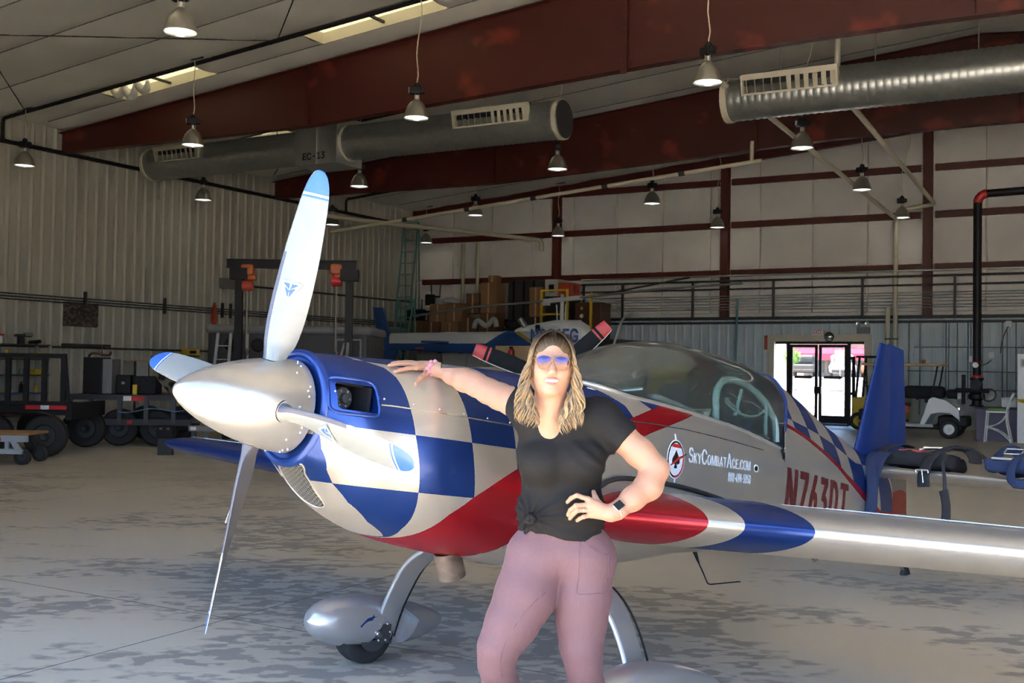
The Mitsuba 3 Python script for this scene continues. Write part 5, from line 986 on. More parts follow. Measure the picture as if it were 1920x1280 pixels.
# ------------------------------------------------------------------ things standing about in the hangar
W = lambda x, y, z=0, deg=0: turn(x, y, z, deg)
BYD = -math.degrees(BY)
def wheel(c, r, w, parent, M, axis=1, rim="dark_grey", n=26, name="wheel", side=-1, label=None):
    prof = [(r * .58, -w / 2), (r * .9, -w / 2), (r, -w * .36), (r, w * .36), (r * .9, w / 2), (r * .58, w / 2)]
    k = add(name, xf(lathe(prof, n, axis), M @ turn(*c)), "rubber", parent, smooth=40, label=label)
    add("rim", xf(lathe([(0, side * w * .30), (r * .2, side * w * .42), (r * .25, side * w * .3), (r * .5, side * w * .3), (r * .58, side * w * .48), (r * .6, 0)], n, axis), M @ turn(*c)), rim, k, smooth=40)
    return k
# black utility trailer with a mesh ramp gate
M1 = W(-8.35, 18.7, 0, 5)
g = thing("utility_trailer", "black tandem axle utility trailer with tall upright ramp gate at the left", "trailer")
add("frame", cat(box(-3.2, .75, -.02, .1, .72, .86), box(-3.2, .75, 1.9, 2.0, .72, .86), box(.67, .78, -.02, 2.0, .62, .9), box(-3.2, .75, .0, 2.0, .70, .74)), "black_plastic", g, M=M1)
for x in (-.95, -.62, -.3, .0, .30, .62): add("gate_post", box(x - .04, x + .04, -.03, .05, .86, 1.72), "black_plastic", g, M=M1)
add("gate_rail", cat(box(-1.6, .66, -.03, .05, 1.68, 1.76), box(-1.6, .70, -.03, .05, .88, .94)), "black_plastic", g, M=M1); add("gate_stay", bar((.72, .0, .9), (.64, .0, 1.74), .05, .05), "black_plastic", g, M=M1)
ff = [(-.75 + 1.55 * t, 0) for t in np.linspace(0, 1, 12)]
add("fender", grid_mesh([[(x, -.32, z), (x, -.02, z)] for x, z in [(-1.0, .35), (-.95, .62), (-.85, .72), (-.4, .76), (.3, .76), (.48, .72), (.6, .6), (.64, .36)]]), "dark_grey", g, smooth=60, M=M1)
wheel((-.49, -.14, .355), .355, .24, g, M1); wheel((.42, -.20, .355), .355, .24, g, M1); wheel((-.49, 2.1, .355), .355, .24, g, M1); wheel((.42, 2.1, .355), .355, .24, g, M1)
for a, b, m in ((.02, .27, "red_plastic"), (.27, .41, "white_paint"), (.41, .70, "red_plastic")): add("reflector", box(a, b, -.055, -.05, .80, .87), m, g, M=M1, label="red and white reflective tape")
for a, b, m in ((.58, .64, "red_plastic"), (.64, .70, "white_paint")): add("reflector", box(a, b, -.06, -.05, .33 + .12, .41 + .12), m, g, M=M1)
# flat trailer with stake sides and a load
M2 = W(-8.48, 20.9, 0, 4)
g = thing("flatbed_trailer", "black flatbed trailer with stake sides, dark boxes and a carpet roll on top", "trailer")
add("deck", rbox(-.1, 2.25, 0, 2.2, .92, 1.0, .01), "deck_board", g, M=M2); add("side_rail", cat(box(-.1, 2.25, -.05, .02, .90, 1.0), box(-.1, 2.3, -.05, .02, .42, .54)), "dark_grey", g, M=M2)
for x in (.02, .42, .95, 1.45, 1.97): add("stake", box(x - .04, x + .04, -.07, .0, .46, .96), "stake_grey", g, M=M2)
for a, b, m in ((1.02, 1.17, "white_paint"), (1.17, 1.44, "red_plastic")): add("reflector", box(a, b, -.065, -.055, .89, .98), m, g, M=M2, label="white and red reflective tape")
add("reflector", box(.30, .44, -.085, -.075, .46, .5), "white_paint", g, M=M2); add("plate", box(.33, .39, -.085, -.075, .70, .84), "light_grey", g, M=M2)
for x in (.86, 1.6): wheel((x, .35, .36), .36, .24, g, M2); wheel((x, 2.3, .36), .36, .24, g, M2)
add("side_lamp", rbox(1.10, 1.2, -.09, -.05, .44, .52, .01), "red_plastic", g, M=M2); add("axle", rod((.86, .2, .36), (.86, 2.2, .36), .05), "dark_grey", g, M=M2)
add("drawbar", cat(bar((2.2, .4, .5), (4.2, 1.0, .5), .08, .1), bar((2.2, 1.7, .5), (4.2, 1.0, .5), .08, .1)), "dark_grey", g, M=M2)
g = thing("speaker_cabinet", "tall black cabinet with grey side standing on the flatbed trailer", "cabinet"); add("body", rbox(.12, .50, .35, .9, 1.005, 1.72, .015), "black_plastic", g, M=M2); add("side_panel", rbox(.50, .68, .33, .92, 1.01, 1.69, .01), "mid_grey", g, M=M2, label="grey side panel"); add("clutter", cat(tube(smooth_path([(.15, .6, 1.74), (.3, .55, 1.8), (.5, .6, 1.76), (.6, .5, 1.82)], 12), .025, 7), tube([(.4, .6, 1.74), (.4, .6, 1.95)], .012, 6)), "leather_brown", g, M=M2, smooth=True)
g = thing("black_case", "low black case beside the tall cabinet on the flatbed trailer", "case"); add("body", rbox(.74, 1.02, .4, .85, 1.005, 1.38, .02), "black_plastic", g, M=M2); add("latch", box(.85, .91, .392, .4, 1.2, 1.25), "steel", g, M=M2)
g = thing("black_case", "wide black case between the low case and the carpet roll", "case"); add("body", rbox(1.06, 1.50, .4, .95, 1.005, 1.36, .02), "black_plastic", g, M=M2); add("handle", tube([(1.2, .39, 1.25), (1.22, .36, 1.27), (1.34, .36, 1.27), (1.36, .39, 1.25)], .01, 6), "dark_grey", g, M=M2)
add("carpet_piece", grid_mesh([[(1.42 + .42 * t ** 2.2, y, 1.78 - .77 * t), (1.80 + .36 * t ** 2.6, y, 1.74 - .73 * t)] for t in np.linspace(0, 1, 12) for y in (.3,)] + []), "patterned_cloth", smooth=True, M=M2, label="mottled grey carpet piece leaning over the edge of the flatbed trailer", category="carpet")
scene["patterned_cloth"] = {"type": "twosided", "bsdf": {"type": "diffuse", "reflectance": proc(lambda p, n, uv: mikit.mix((.02, .018, .014), (.15, .14, .11), mikit.smoothstep(.4, .62, mikit.fbm(p.x * 9, p.z * 9, 1.0, octaves=4))))}}
add("yellow_block", rbox(1.14, 1.22, .1, .18, 1.005, 1.2, .01), "yellow_paint", M=M2, label="small upright yellow block on the flatbed deck", category="block")
add("blue_sheet", tube(smooth_path([(.95, -.1, .68), (1.3, -.11, .70), (1.6, -.1, .75), (2.0, -.1, .70), (2.3, -.12, .78)], 20), .03, 8, flat=(1, .4)), "sheet_blue", smooth=True, M=M2, label="pale blue folded sheet hanging inside the flatbed trailer rails", category="sheet")
mat("stake_grey", (.045, .046, .055), .5); mat("deck_board", (.07, .055, .045), .7); mat("sheet_blue", (.12, .22, .34), .7)
g = thing("toolbox", "small dark toolbox with bright latches on the floor right of the flatbed trailer", "toolbox"); MT = W(-6.25, 19.2); add("body", rbox(0, .28, 0, .2, .30, .52, .015), "black_plastic", g, M=MT); add("stand", box(.02, .26, .02, .18, 0, .3), "dark_grey", g, M=MT); add("latch", cat(box(.05, .1, -.006, 0, .45, .49), box(.18, .23, -.006, 0, .45, .49)), "brass_pink", g, M=MT)
g = thing("level_bar", "long grey metal bar with white end labels low behind the spinner", "bar"); MT = W(-5.75, 19.4); add("bar", rbox(0, 1.0, 0, .12, .42, .52, .01), "mid_grey", g, M=MT); add("label", cat(box(.04, .14, -.004, 0, .44, .5), box(.5, .56, -.004, 0, .44, .5)), "white_paint", g, M=MT); add("trestle", cat(box(.05, .12, .02, .1, 0, .42), box(.85, .92, .02, .1, 0, .42)), "dark_grey", g, M=MT)
# hand cart at the far left
MT = W(-8.0, 17.0, 0, 0)
g = thing("hand_cart", "low pale blue cart with wooden top and caster wheel at the left edge", "cart")
mat("cart_blue", (.36, .40, .44), .45)
add("top", rbox(-1.0, .47, 0, .75, .46, .50, .01), "wood", g, M=MT); add("frame", cat(box(-1.0, .46, -.02, .03, .36, .46), box(-1.0, .38, -.02, .03, .17, .25), bar((.18, 0, .44), (.36, 0, .19), .05, .08), box(.1, .16, 0, .05, .2, .4)), "cart_blue", g, M=MT); add("stripe", box(-1.0, .05, -.03, -.02, .37, .43), "red_plastic", g, M=MT, label="red stripe")
wheel((.36, .06, .13), .13, .07, g, MT); wheel((-.7, .06, .13), .13, .07, g, MT); wheel((-.7, .7, .13), .13, .07, g, MT); wheel((.36, .7, .13), .13, .07, g, MT)
# tool rack on the left wall
MR = MBt(-23.95, 17.3, 0, 90)
g = thing("tool_rack", "steel shelf rack full of tools against the left wall", "shelf")
add("frame", cat(*[box(x - .03, x + .03, y - .03, y + .03, 0, 2.05) for x in (-1.4, .72) for y in (-.25, .25)]), "light_grey", g, M=MR)
for z in (.25, .8, 1.25, 1.65, 2.0): add("shelf", rbox(-1.42, .74, -.28, .28, z, z + .04, .008), "dark_grey" if z != .8 else "blue_plastic", g, M=MR)
rg = np.random.default_rng(5); names_ = [("bottle", "bottle", "white bottle"), ("paint_can", "can", "tin can"), ("tool_bin", "bin", "small bin"), ("tool_case", "case", "flat tool case")]
cols_n = {"white_paint": "white", "red_plastic": "red", "blue_plastic": "blue", "yellow_paint": "yellow", "mid_grey": "grey", "tan_board": "tan", "black_plastic": "black"}
for zi, z in enumerate((.29, .84, 1.29, 1.69)):
    x = -1.25
    for q in range(5):
        kind = names_[(q + zi) % 4]; m_ = list(cols_n)[int(rg.integers(7))]; w_ = rg.uniform(.09, .16); h_ = rg.uniform(.14, .3)
        if kind[0] == "bottle": ms = lathe([(0, 0), (w_ * .5, 0), (w_ * .5, h_ * .65), (w_ * .2, h_ * .8), (w_ * .2, h_), (0, h_)], 14)
        elif kind[0] == "paint_can": ms = lathe([(0, 0), (w_ * .55, 0), (w_ * .55, .01), (w_ * .53, .012), (w_ * .53, h_ * .75), (w_ * .55, h_ * .76), (w_ * .5, h_ * .78), (0, h_ * .77)], 16)
        elif kind[0] == "tool_bin": ms = solid(box(-w_ * .8, w_ * .8, -.12, .12, 0, h_ * .7)) - solid(box(-w_ * .74, w_ * .74, -.11, .11, .012, h_)); ms = mf(ms)
        else: ms = rbox(-w_, w_, -.12, .12, 0, h_ * .55, .015)
        shelf_ = ["lowest", "second lowest", "middle", "upper"][zi]; pos = ["first from the left", "second from the left", "in the middle", "second from the right", "last on the right"][q]
        add(kind[0], tr(ms, x + .1, 0, z), m_, M=MR, smooth=30, label=f"{cols_n[m_]} {kind[2].replace('white ', '')} on the {shelf_} shelf of the tool rack, {pos}", category=kind[1], group="things on the tool rack"); x += .42
g = thing("bucket", "white bucket with a red lid on top of the tool rack", "bucket"); add("pail", tr(lathe([(0, 0), (.10, 0), (.115, .2), (0, .2)], 20), -.55, 0, 2.04), "white_paint", g, M=MR, smooth=30); add("lid", tr(lathe([(.12, .19), (.125, .2), (.125, .23), (0, .235)], 20), -.55, 0, 2.04), "red_plastic", g, M=MR, smooth=30)
g = thing("bench_vise", "dark bench vise with a long handle on top of the tool rack", "vise"); add("body", cat(rbox(.0, .14, -.07, .07, 2.04, 2.22, .02), rbox(-.1, .36, -.05, .05, 2.22, 2.29, .02)), "dark_grey", g, M=MR); add("jaw", rbox(.16, .38, -.06, .06, 2.24, 2.33, .02), "mid_grey", g, M=MR)
g = thing("drill", "black power drill lying at the right end of the tool rack top", "drill"); add("body", tube([(.3, 0, 2.09), (.62, 0, 2.12)], [.04, .05], 10), "black_plastic", g, M=MR, smooth=True); add("grip", tube([(.55, 0, 2.1), (.58, .1, 2.07)], .03, 8), "black_plastic", g, M=MR, smooth=True)
# on the left wall
add("poster_board", rbox(-.55, .55, -.02, .02, 2.56, 3.2, .008), "board_dark", M=MBt(U0 + .07, 19.43, 0, 90), label="dark printed notice board hanging on the left wall", category="board")
mat("board_dark", proc(lambda p, n, uv: mikit.mix((.035, .028, .026), (.11, .085, .08), mikit.smoothstep(.5, .7, mikit.fbm(p.y * 16, p.z * 22, 1.0)))), .4)
g = thing("electric_box", "grey electric box high on the left wall behind the gantry post", "electric box"); add("case", rbox(U0 + .03, U0 + .2, 24.5, 25.1, 3.95, 4.27, .01), "mid_grey", g, M=MB); add("conduit", tube([(U0 + .1, 25.1, 4.1), (U0 + .1, 34.9, 4.15)], .03, 8), "dark_grey", g, M=MB, smooth=True)
g = thing("red_propeller", "old red propeller blade hanging upright on the left wall", "propeller"); add("blade", tube([(U0 + .14, 24.2, z) for z in (1.5, 1.8, 2.2, 2.45, 2.6, 2.75, 3.0, 3.3, 3.5)], [.04, .10, .13, .09, .07, .09, .13, .10, .03], 10, flat=(.35, 1)), "red_dull", g, M=MB, smooth=True); add("hub", xf(lathe([(0, -.04), (.07, -.04), (.07, .04), (0, .04)], 14, 0), MBt(U0 + .18, 24.2, 2.6)), "white_paint", g)
mat("red_dull", (.42, .06, .03), .5)
add("wall_shelf", rbox(U0 + .05, U0 + .3, 18.85, 20.25, 2.03, 2.1, .01), "dark_grey", M=MB, label="long dark shelf board on the left wall above the black cabinet", category="shelf")
g = thing("yellow_tool_case", "small yellow and black case on a bracket of the left wall behind the left blade", "case"); add("body", rbox(U0 + .05, U0 + .3, 22.95, 23.5, 1.86, 2.06, .02), "yellow_paint", g, M=MB); add("latch", rbox(U0 + .3, U0 + .31, 23.1, 23.35, 1.92, 2.0, .004), "black_plastic", g, M=MB); add("bracket", box(U0 + .04, U0 + .28, 22.95, 23.5, 1.82, 1.855), "dark_grey", g, M=MB)
g = thing("wall_table", "small pale folding table against the left wall behind the low black case", "table"); add("top", rbox(U0 + .06, U0 + .6, 20.85, 21.4, 1.66, 1.70, .01), "tan_board", g, M=MB); add("front_board", rbox(U0 + .52, U0 + .55, 20.9, 21.35, 1.0, 1.66, .008), "light_grey", g, M=MB)
for v_ in (20.9, 21.35): add("leg", box(U0 + .5, U0 + .55, v_ - .02, v_ + .02, 0, 1.66), "dark_grey", g, M=MB)
# gantry crane
MG = W(-5.75, 22.8, 0, 0) @ np.diag([.927, .927, .96, 1])
g = thing("gantry_crane", "tall black gantry crane with two orange chain hoists", "crane")
add("beam", cat(box(-.3, 2.65, -.06, .06, 3.98, 4.0), box(-.3, 2.65, -.008, .008, 3.82, 4.0), box(-.3, 2.65, -.06, .06, 3.80, 3.82)), "black_plastic", g, M=MG)
for x, nm in ((.0, "post"), (2.5, "post")): add("post", cat(box(x - .08, x + .08, -.08, .08, .15, 3.8), box(x - .2, x + .2, -.14, .14, 3.55, 3.8), box(x - .06, x + .06, -1.0, 1.0, .12, .24)), "black_plastic", g, M=MG)
for s in (1, -1): add("brace", cat(bar((2.5, s * .05, 2.2), (2.5 - .0, s * .95, .2), .06, .06), bar((2.42, s * .02, 2.2), (1.85, s * .02, .2), .05, .05) if s < 0 else box(2.49, 2.5, 0, .01, 2, 2.1)), "mid_grey", g, M=MG)
for x, zc_, m_, hz in ((.18, 3.66, "red_dull", 3.42), (2.2, 3.70, "red_plastic", 3.55)):
    h = add("hoist", cat(rbox(x - .14, x + .14, -.12, .12, zc_ - .02, zc_ + .22, .04), rbox(x - .06, x + .2, -.08, .08, zc_ - .12, zc_, .03)), "orange_paint", g, M=MG, label="orange trolley hoist")
    add("motor", tube([(x - .1, 0, hz), (x + .12, 0, hz)], .12, 12), m_, h, M=MG, smooth=30); add("chain", rod((x, 0, 2.0), (x, 0, hz), .018, 6), "steel", h, M=MG); add("hook", tube([(x, 0, 2.05), (x + .05, 0, 1.98), (x + .03, 0, 1.9), (x - .03, 0, 1.92)], .018, 7), "orange_paint" if x > 1 else "dark_grey", h, M=MG, smooth=True)
# enclosed trailer
ME = W(-6.75, 24.0, 0, -2)
g = thing("enclosed_trailer", "dark grey enclosed trailer with pale rounded roof edge behind the propeller", "trailer")
mat("trailer_grey", (.045, .044, .043), .45, spec=.3)
add("body", rbox(0, 3.62, 0, 2.2, .45, 2.40, .12, 12), "trailer_grey", g, M=ME, smooth=40); add("roof", rbox(-.04, 3.66, -.04, 2.24, 2.30, 2.50, .09, 12), "mid_grey", g, M=ME, smooth=40, label="pale grey roof cap")
add("door", rbox(2.9, 3.42, -.02, .02, .6, 2.18, .01), "dark_grey", g, M=ME); add("door_trim", cat(box(2.87, 2.91, -.03, .0, .6, 2.2), box(3.41, 3.45, -.03, .0, .6, 2.2), box(2.87, 3.45, -.03, 0, 2.18, 2.22)), "mid_grey", g, M=ME); add("seam_post", box(.9, .94, -.02, .01, .5, 2.3), "light_grey", g, M=ME)
for x in (.55, 1.15): add("vent", tr(lathe([(0, -.03), (.12, -.03), (.15, -.01), (.15, .0)], 18, 1), x, -.0, 2.05), "black_plastic", g, M=ME, smooth=30)
wheel((1.6, .1, .36), .36, .24, g, ME); wheel((2.4, .1, .36), .36, .24, g, ME); wheel((1.6, 2.1, .36), .36, .24, g, ME); wheel((2.4, 2.1, .36), .36, .24, g, ME)
ML = W(-6.55, 23.4, 0, 0)
g = thing("step_ladder", "grey step ladder leaning at the left end of the enclosed trailer", "ladder")
add("rail", bar((0, 0, 0), (.12, .35, 2.3), .06, .03), "light_grey", g, M=ML); add("rail", bar((.36, 0, 0), (.40, .35, 2.3), .06, .03), "light_grey", g, M=ML)
for i in range(7): t = .1 + i * .13; add("step", bar((.12 * t, .35 * t, 2.3 * t), (.36 + .04 * t, .35 * t, 2.3 * t), .09, .02), "light_grey", g, M=ML)
# rolling ladders in the far left corner
for nm, (u, v, zt), lb in (("tall", (-23.6, 32.2, 7.0), "tall teal rolling ladder in the far left corner"), ("low", (-22.55, 30.5, 4.0), "low teal rolling ladder in front of the cartons")):
    g = thing("rolling_ladder", lb, "ladder"); MM = MBt(u, v)
    for x in (0, .62): add("rail", bar((x, 0, 0), (x, .9, zt), .045, .045), "teal_paint", g, M=MM); add("upright", bar((x, 1.2, 0), (x, .95, zt), .04, .04), "teal_paint", g, M=MM)
    for i in range(int(zt / .42)): add("rung", bar((0, .9 * (i + 1) * .42 / zt, (i + 1) * .42), (.62, .9 * (i + 1) * .42 / zt, (i + 1) * .42), .07, .025), "teal_paint", g, M=MM)
    add("guard", cat(bar((0, .92, zt - .6), (0, 1.2, zt - .6), .03, .03), bar((.62, .92, zt - .6), (.62, 1.2, zt - .6), .03, .03), bar((0, .9, zt), (.62, .9, zt), .04, .04)), "teal_paint", g, M=MM)
# storage platform with cartons
MP = MB
g = thing("storage_platform", "dark steel storage platform carrying cartons along the back wall", "platform")
add("deck", rbox(-22.93, -14.3, 31.9, 34.6, 2.45, 2.62, .01), "dark_grey", g, M=MB)
for u in (-22.8, -20.3, -17.2, -14.4):
    for v in (32.0, 34.4): add("leg", box(u - .06, u + .06, v - .06, v + .06, 0, 2.45), "dark_grey", g, M=MB)
def carton(u0, u1, z0, z1, label, m="cardboard", v0=32.5, d=.6, group="cartons on the storage platform"):
    k = add("carton", rbox(u0, u1, v0, v0 + d, z0 + .003, z1, .012), m, M=MB, label=label, category="box", group=group)
    add("tape", box((u0 + u1) / 2 - .03, (u0 + u1) / 2 + .03, v0 - .004, v0 + .0, z0 + .01, z1 - .01), "tan_board", k, M=MB)
carton(-19.85, -19.2, 3.55, 4.62, "tall upright brown carton under the small top carton"); carton(-19.55, -19.22, 4.62, 4.86, "small brown carton on top of the tall carton", d=.35); carton(-20.45, -19.9, 3.55, 4.25, "square brown carton left of the tall carton", "cardboard_dark")
carton(-19.9, -19.2, 2.62, 3.55, "dark brown carton under the tall carton", "cardboard_dark")
for i, (a, b, z0, z1, m_) in enumerate([(-22.0, -21.3, 3.25, 3.9, "cardboard"), (-21.27, -20.6, 3.25, 3.92, "cardboard"), (-22.9, -22.3, 2.62, 3.3, "cardboard_dark"), (-22.27, -21.55, 2.62, 3.25, "cardboard_dark"), (-21.5, -20.75, 2.62, 3.25, "cardboard"), (-20.7, -20.0, 2.62, 3.4, "cardboard_dark")]):
    carton(a, b, z0, z1, ["brown carton under the white sheet", "brown carton right of the carton under the white sheet", "dark brown carton at the left end of the bottom row", "dark brown carton second from the left in the bottom row", "brown carton third from the left in the bottom row", "dark brown carton fourth from the left in the bottom row"][i], m_)
for i, (a, b, z1) in enumerate([(-22.0, -21.4, 3.85), (-22.85, -22.3, 3.6)]): carton(a, b, 3.3 if i == 0 else 2.62, z1, ["dark carton behind the stacked black chairs", "dark carton at the far left corner of the platform"][i], "cardboard_dark", v0=33.6)
add("white_sheet", xf(trimesh.creation.icosphere(2, .35), MBt(-21.3, 32.8, 4.0) @ np.diag([1, .7, .45, 1])), "light_grey", label="crumpled white sheet on top of the brown cartons", category="sheet", smooth=False)
for i, u in enumerate((-22.85, -22.45, -22.05)):
    g = thing("stacking_chair", ["leftmost", "middle", "rightmost"][i] + " of three black chairs upturned on the cartons", "chair", "black chairs upturned on the cartons"); MM = MBt(u, 32.6, 3.86 if i == 2 else 3.3 + .02)
    add("seat", rbox(-.2, .2, 0, .4, .3, .36, .02), "black_plastic", g, M=MM)
    for x in (-.18, .18):
        for y in (.03, .37): add("leg", rod((x, y, .02 if y < .1 else .34), (x * 1.15, y, .78 if y > .1 else .3), .02, 6), "black_plastic", g, M=MM)
    add("back", rbox(-.2, .2, -.02, .02, .0, .4, .01), "black_plastic", g, M=MM)
rg = np.random.default_rng(9)
for i, lb in enumerate(["black padded bag at the left of the dark heap", "black padded bag at the right of the dark heap", "black bag on top of the dark heap", "black bag at the front of the dark heap"]):
    m_ = trimesh.creation.icosphere(3, .42); v_ = np.asarray(m_.vertices); m_.vertices = v_ * (1 + .35 * (meshkit.fbm(v_ * 3 + i * 7, 3) - .5))[:, None] * [1, .7, .62]
    add("black_bag", m_, "black_cloth", smooth=True, M=MBt([-18.85, -18.28, -18.57, -18.57][i], [32.6, 32.6, 32.6, 32.15][i], [2.82, 2.82, 3.12, 2.82][i]) @ np.diag([.68, .68, .75, 1]), label=lb, category="bag", group="black bags on the storage platform")
add("white_bundle", tube(smooth_path([(-19.9, 32.2, 3.0), (-19.7, 32.2, 3.25), (-19.4, 32.2, 3.1), (-19.15, 32.2, 3.3), (-19.0, 32.2, 3.05)], 16), .1, 8), "light_grey", smooth=True, M=MB, label="white wrapped bundle beside the black bags", category="bundle")
g = thing("equipment_case", "large dark grey case behind the tall carton", "case"); add("body", rbox(-19.15, -17.95, 33.2, 34.4, 2.63, 4.75, .05), "dark_grey", g, M=MB); add("rib", cat(*[box(u - .03, u + .03, 33.17, 33.2, 2.7, 4.7) for u in (-18.9, -18.5, -18.1)]), "black_plastic", g, M=MB)
carton(-17.95, -17.45, 3.4, 4.42, "brown open carton left of the yellow gate", v0=32.6); carton(-17.95, -17.45, 2.62, 3.4, "dark carton below the brown open carton", "dark_grey", v0=32.6)
g = thing("display_box", "white and red printed box above the yellow gate", "box"); add("white_face", rbox(-17.4, -16.9, 32.7, 33.4, 4.1, 4.68, .01), "light_grey", g, M=MB); add("red_face", rbox(-16.9, -16.4, 32.7, 33.4, 4.1, 4.55, .01), "red_dull", g, M=MB, label="red end"); add("print", box(-17.25, -17.05, 32.69, 32.7, 4.25, 4.5), "black_plastic", g, M=MB); add("pedestal", box(-17.4, -16.4, 32.75, 33.4, 2.63, 4.1), "black_cloth", g, M=MB)
g = thing("safety_gate", "yellow safety gate frame on the storage platform", "gate")
for u in (-17.17, -16.2): add("post", box(u - .035, u + .035, 32.0, 32.07, 2.63, 4.28), "yellow_paint", g, M=MB)
for z in (4.25, 3.45): add("rail", box(-17.17, -16.2, 32.0, 32.06, z - .03, z + .03), "yellow_paint", g, M=MB)
g = thing("safety_gate", "short yellow post right of the yellow gate", "post"); add("post", box(-15.37, -15.3, 32.0, 32.07, 2.63, 4.15), "yellow_paint", g, M=MB)
g = thing("brown_cabinet", "brown cabinet with a round sticker on the storage platform", "cabinet"); add("body", rbox(-16.1, -15.15, 32.4, 33.2, 2.63, 3.85, .02), "leather_brown", g, M=MB); add("sticker", xf(lathe([(0, -.004), (.07, -.004), (.07, 0)], 16, 1), MBt(-15.85, 32.4, 3.4)), "light_grey", g); add("sticker", xf(lathe([(0, -.004), (.05, -.004), (.05, 0)], 16, 1), MBt(-15.85, 32.4, 3.66)), "light_grey", g)
# lockers and cupboards under the tail boom
for i, (a, b, z1, m_) in enumerate([(-21.5, -20.45, 2.1, "mid_grey"), (-20.42, -19.45, 2.1, "light_grey"), (-19.42, -18.95, 2.1, "light_grey"), (-18.92, -18.3, 2.1, "light_grey")]):
    g = thing("locker", "grey steel locker under the helicopter tail, " + ["first from the left", "second from the left", "third from the left", "fourth from the left"][i], "locker", "lockers under the helicopter tail"); add("body", rbox(a, b, 31.0, 31.7, 0, z1, .01), m_, g, M=MB); add("door", rbox(a + .03, b - .03, 30.97, 31.0, .08, z1 - .05, .008), m_, g, M=MB); add("handle", box((a + b) / 2 - .12, (a + b) / 2 + .12, 30.95, 30.97, 1.62, 1.68), "black_plastic", g, M=MB)
g = thing("wood_cupboard", "tan wooden cupboard behind the woman's hair", "cupboard"); add("body", rbox(-15.55, -14.35, 26.3, 26.9, 0, 2.26, .01), "tan_board", g, M=MB); add("door", rbox(-15.5, -14.98, 26.27, 26.3, .1, 2.15, .008), "tan_board", g, M=MB); add("door", rbox(-14.92, -14.4, 26.27, 26.3, .1, 2.15, .008), "tan_board", g, M=MB)
g = thing("low_cupboard", "cream low cupboard in front of the tan wooden cupboard", "cupboard"); add("body", rbox(-15.9, -14.7, 25.5, 26.1, 0, 1.66, .01), "cream_paint", g, M=MB); add("door", rbox(-15.85, -15.35, 25.47, 25.5, .1, 1.58, .008), "cream_paint", g, M=MB)
g = thing("fire_extinguisher", "red fire extinguisher hanging beside the tan wooden cupboard", "fire extinguisher"); MX = MBt(-14.95, 26.15, 1.68); add("bottle", tube([(0, 0, .0), (0, 0, .08), (0, 0, .42), (0, 0, .5)], [.06, .08, .08, .03], 12), "red_plastic", g, M=MX, smooth=True); add("valve", cat(rbox(-.05, .05, -.02, .02, .5, .56, .01), tube([(.03, 0, .53), (.1, 0, .45), (.1, 0, .2)], .012, 6)), "black_plastic", g, M=MX)
# helicopter, tail to the left
g = thing("helicopter", "blue and white helicopter with long tail boom in front of the back wall", "helicopter")
VH = 28.0
HXU = [-20.4, -18.5, -16.6, -16.1, -15.4, -14.6, -13.9, -13.2, -12.5, -12.05]
hx = mpc(HXU, [2.42, 2.40, 2.36, 2.3, 2.15, 2.03, 1.95, 1.72, 1.6, 1.5]); hh = mpc(HXU, [.26, .31, .36, .44, .62, .76, .72, .5, .33, .1]); hw = mpc(HXU, [.10, .16, .24, .34, .55, .66, .68, .62, .42, .1])
a = np.linspace(0, 2 * PI, 40, endpoint=False)
us = np.linspace(-20.4, -12.05, 90); hb = grid_mesh([np.column_stack([np.full(40, u), VH + hw(u) * np.sign(np.cos(a)) * np.abs(np.cos(a)) ** .8, hx(u) + hh(u) * np.sign(np.sin(a)) * np.abs(np.sin(a)) ** .8]) for u in us], True, True, True)
def heli_paint(p, n, uv):
    u = p.x * float(RV[0]) + p.y * float(RV[1]); z = p.z
    zb = pwl(u, [-20.5, -16.75, -15.95, -15.85, -14.9, -12.0], [2.36, 2.36, 2.80, 2.80, 2.30, 1.8]); yl = (dr.abs(z - pwl(u, [-16.0, -14.9, -12.0], [2.86, 2.36, 1.86])) < .05) & (u > -15.95)
    glass = (u > -13.3) & (z > 1.6)
    return dr.select(glass, mi.Color3f(.13, .135, .13), dr.select(yl, mi.Color3f(.40, .25, .04), dr.select(z > zb, mi.Color3f(.52, .52, .50), mi.Color3f(.012, .055, .19))))
mat("heli_paint", proc(heli_paint), .35, coat=.6); mat("heli_blue", (.012, .055, .19), .35, coat=.6)
add("fuselage", hb, "heli_paint", g, M=MB, smooth=40, label="blue and white body with yellow line")
finp = Polygon([(-20.15, 2.25), (-20.5, 2.8), (-20.72, 3.5), (-21.1, 3.52), (-20.95, 2.7), (-20.62, 2.2), (-20.8, 1.45), (-20.5, 1.42), (-20.12, 2.1)])
add("tail_fin", xf(extrude(finp, .09), np.array([[1, 0, 0, 0], [0, 0, -1, VH + .045], [0, 1, 0, 0], [0, 0, 0, 1.0]])), "heli_blue", g, M=MB, label="swept blue tail fin")
add("stabilizer", rbox(-18.6, -18.1, VH - .95, VH + .95, 2.36, 2.42, .02), "heli_blue", g, M=MB); add("tail_stripe", box(-19.35, -19.0, VH - .17, VH - .165, 2.18, 2.24), "red_dull", g, M=MB)
add("doghouse", grid_mesh([np.column_stack([np.full(30, u), VH + w_ * np.cos(b_), z0 + h_ * np.sin(b_)]) for u, w_, h_, z0 in ((-15.95, .15, .12, 2.6), (-15.7, .3, .3, 2.55), (-15.0, .36, .4, 2.58), (-14.55, .36, .47, 2.58), (-13.75, .34, .47, 2.58), (-13.5, .28, .35, 2.55), (-13.4, .1, .1, 2.6)) for b_ in [np.linspace(0, 2 * PI, 30, endpoint=False)]], True, True, True), "white_paint", g, M=MB, smooth=40)
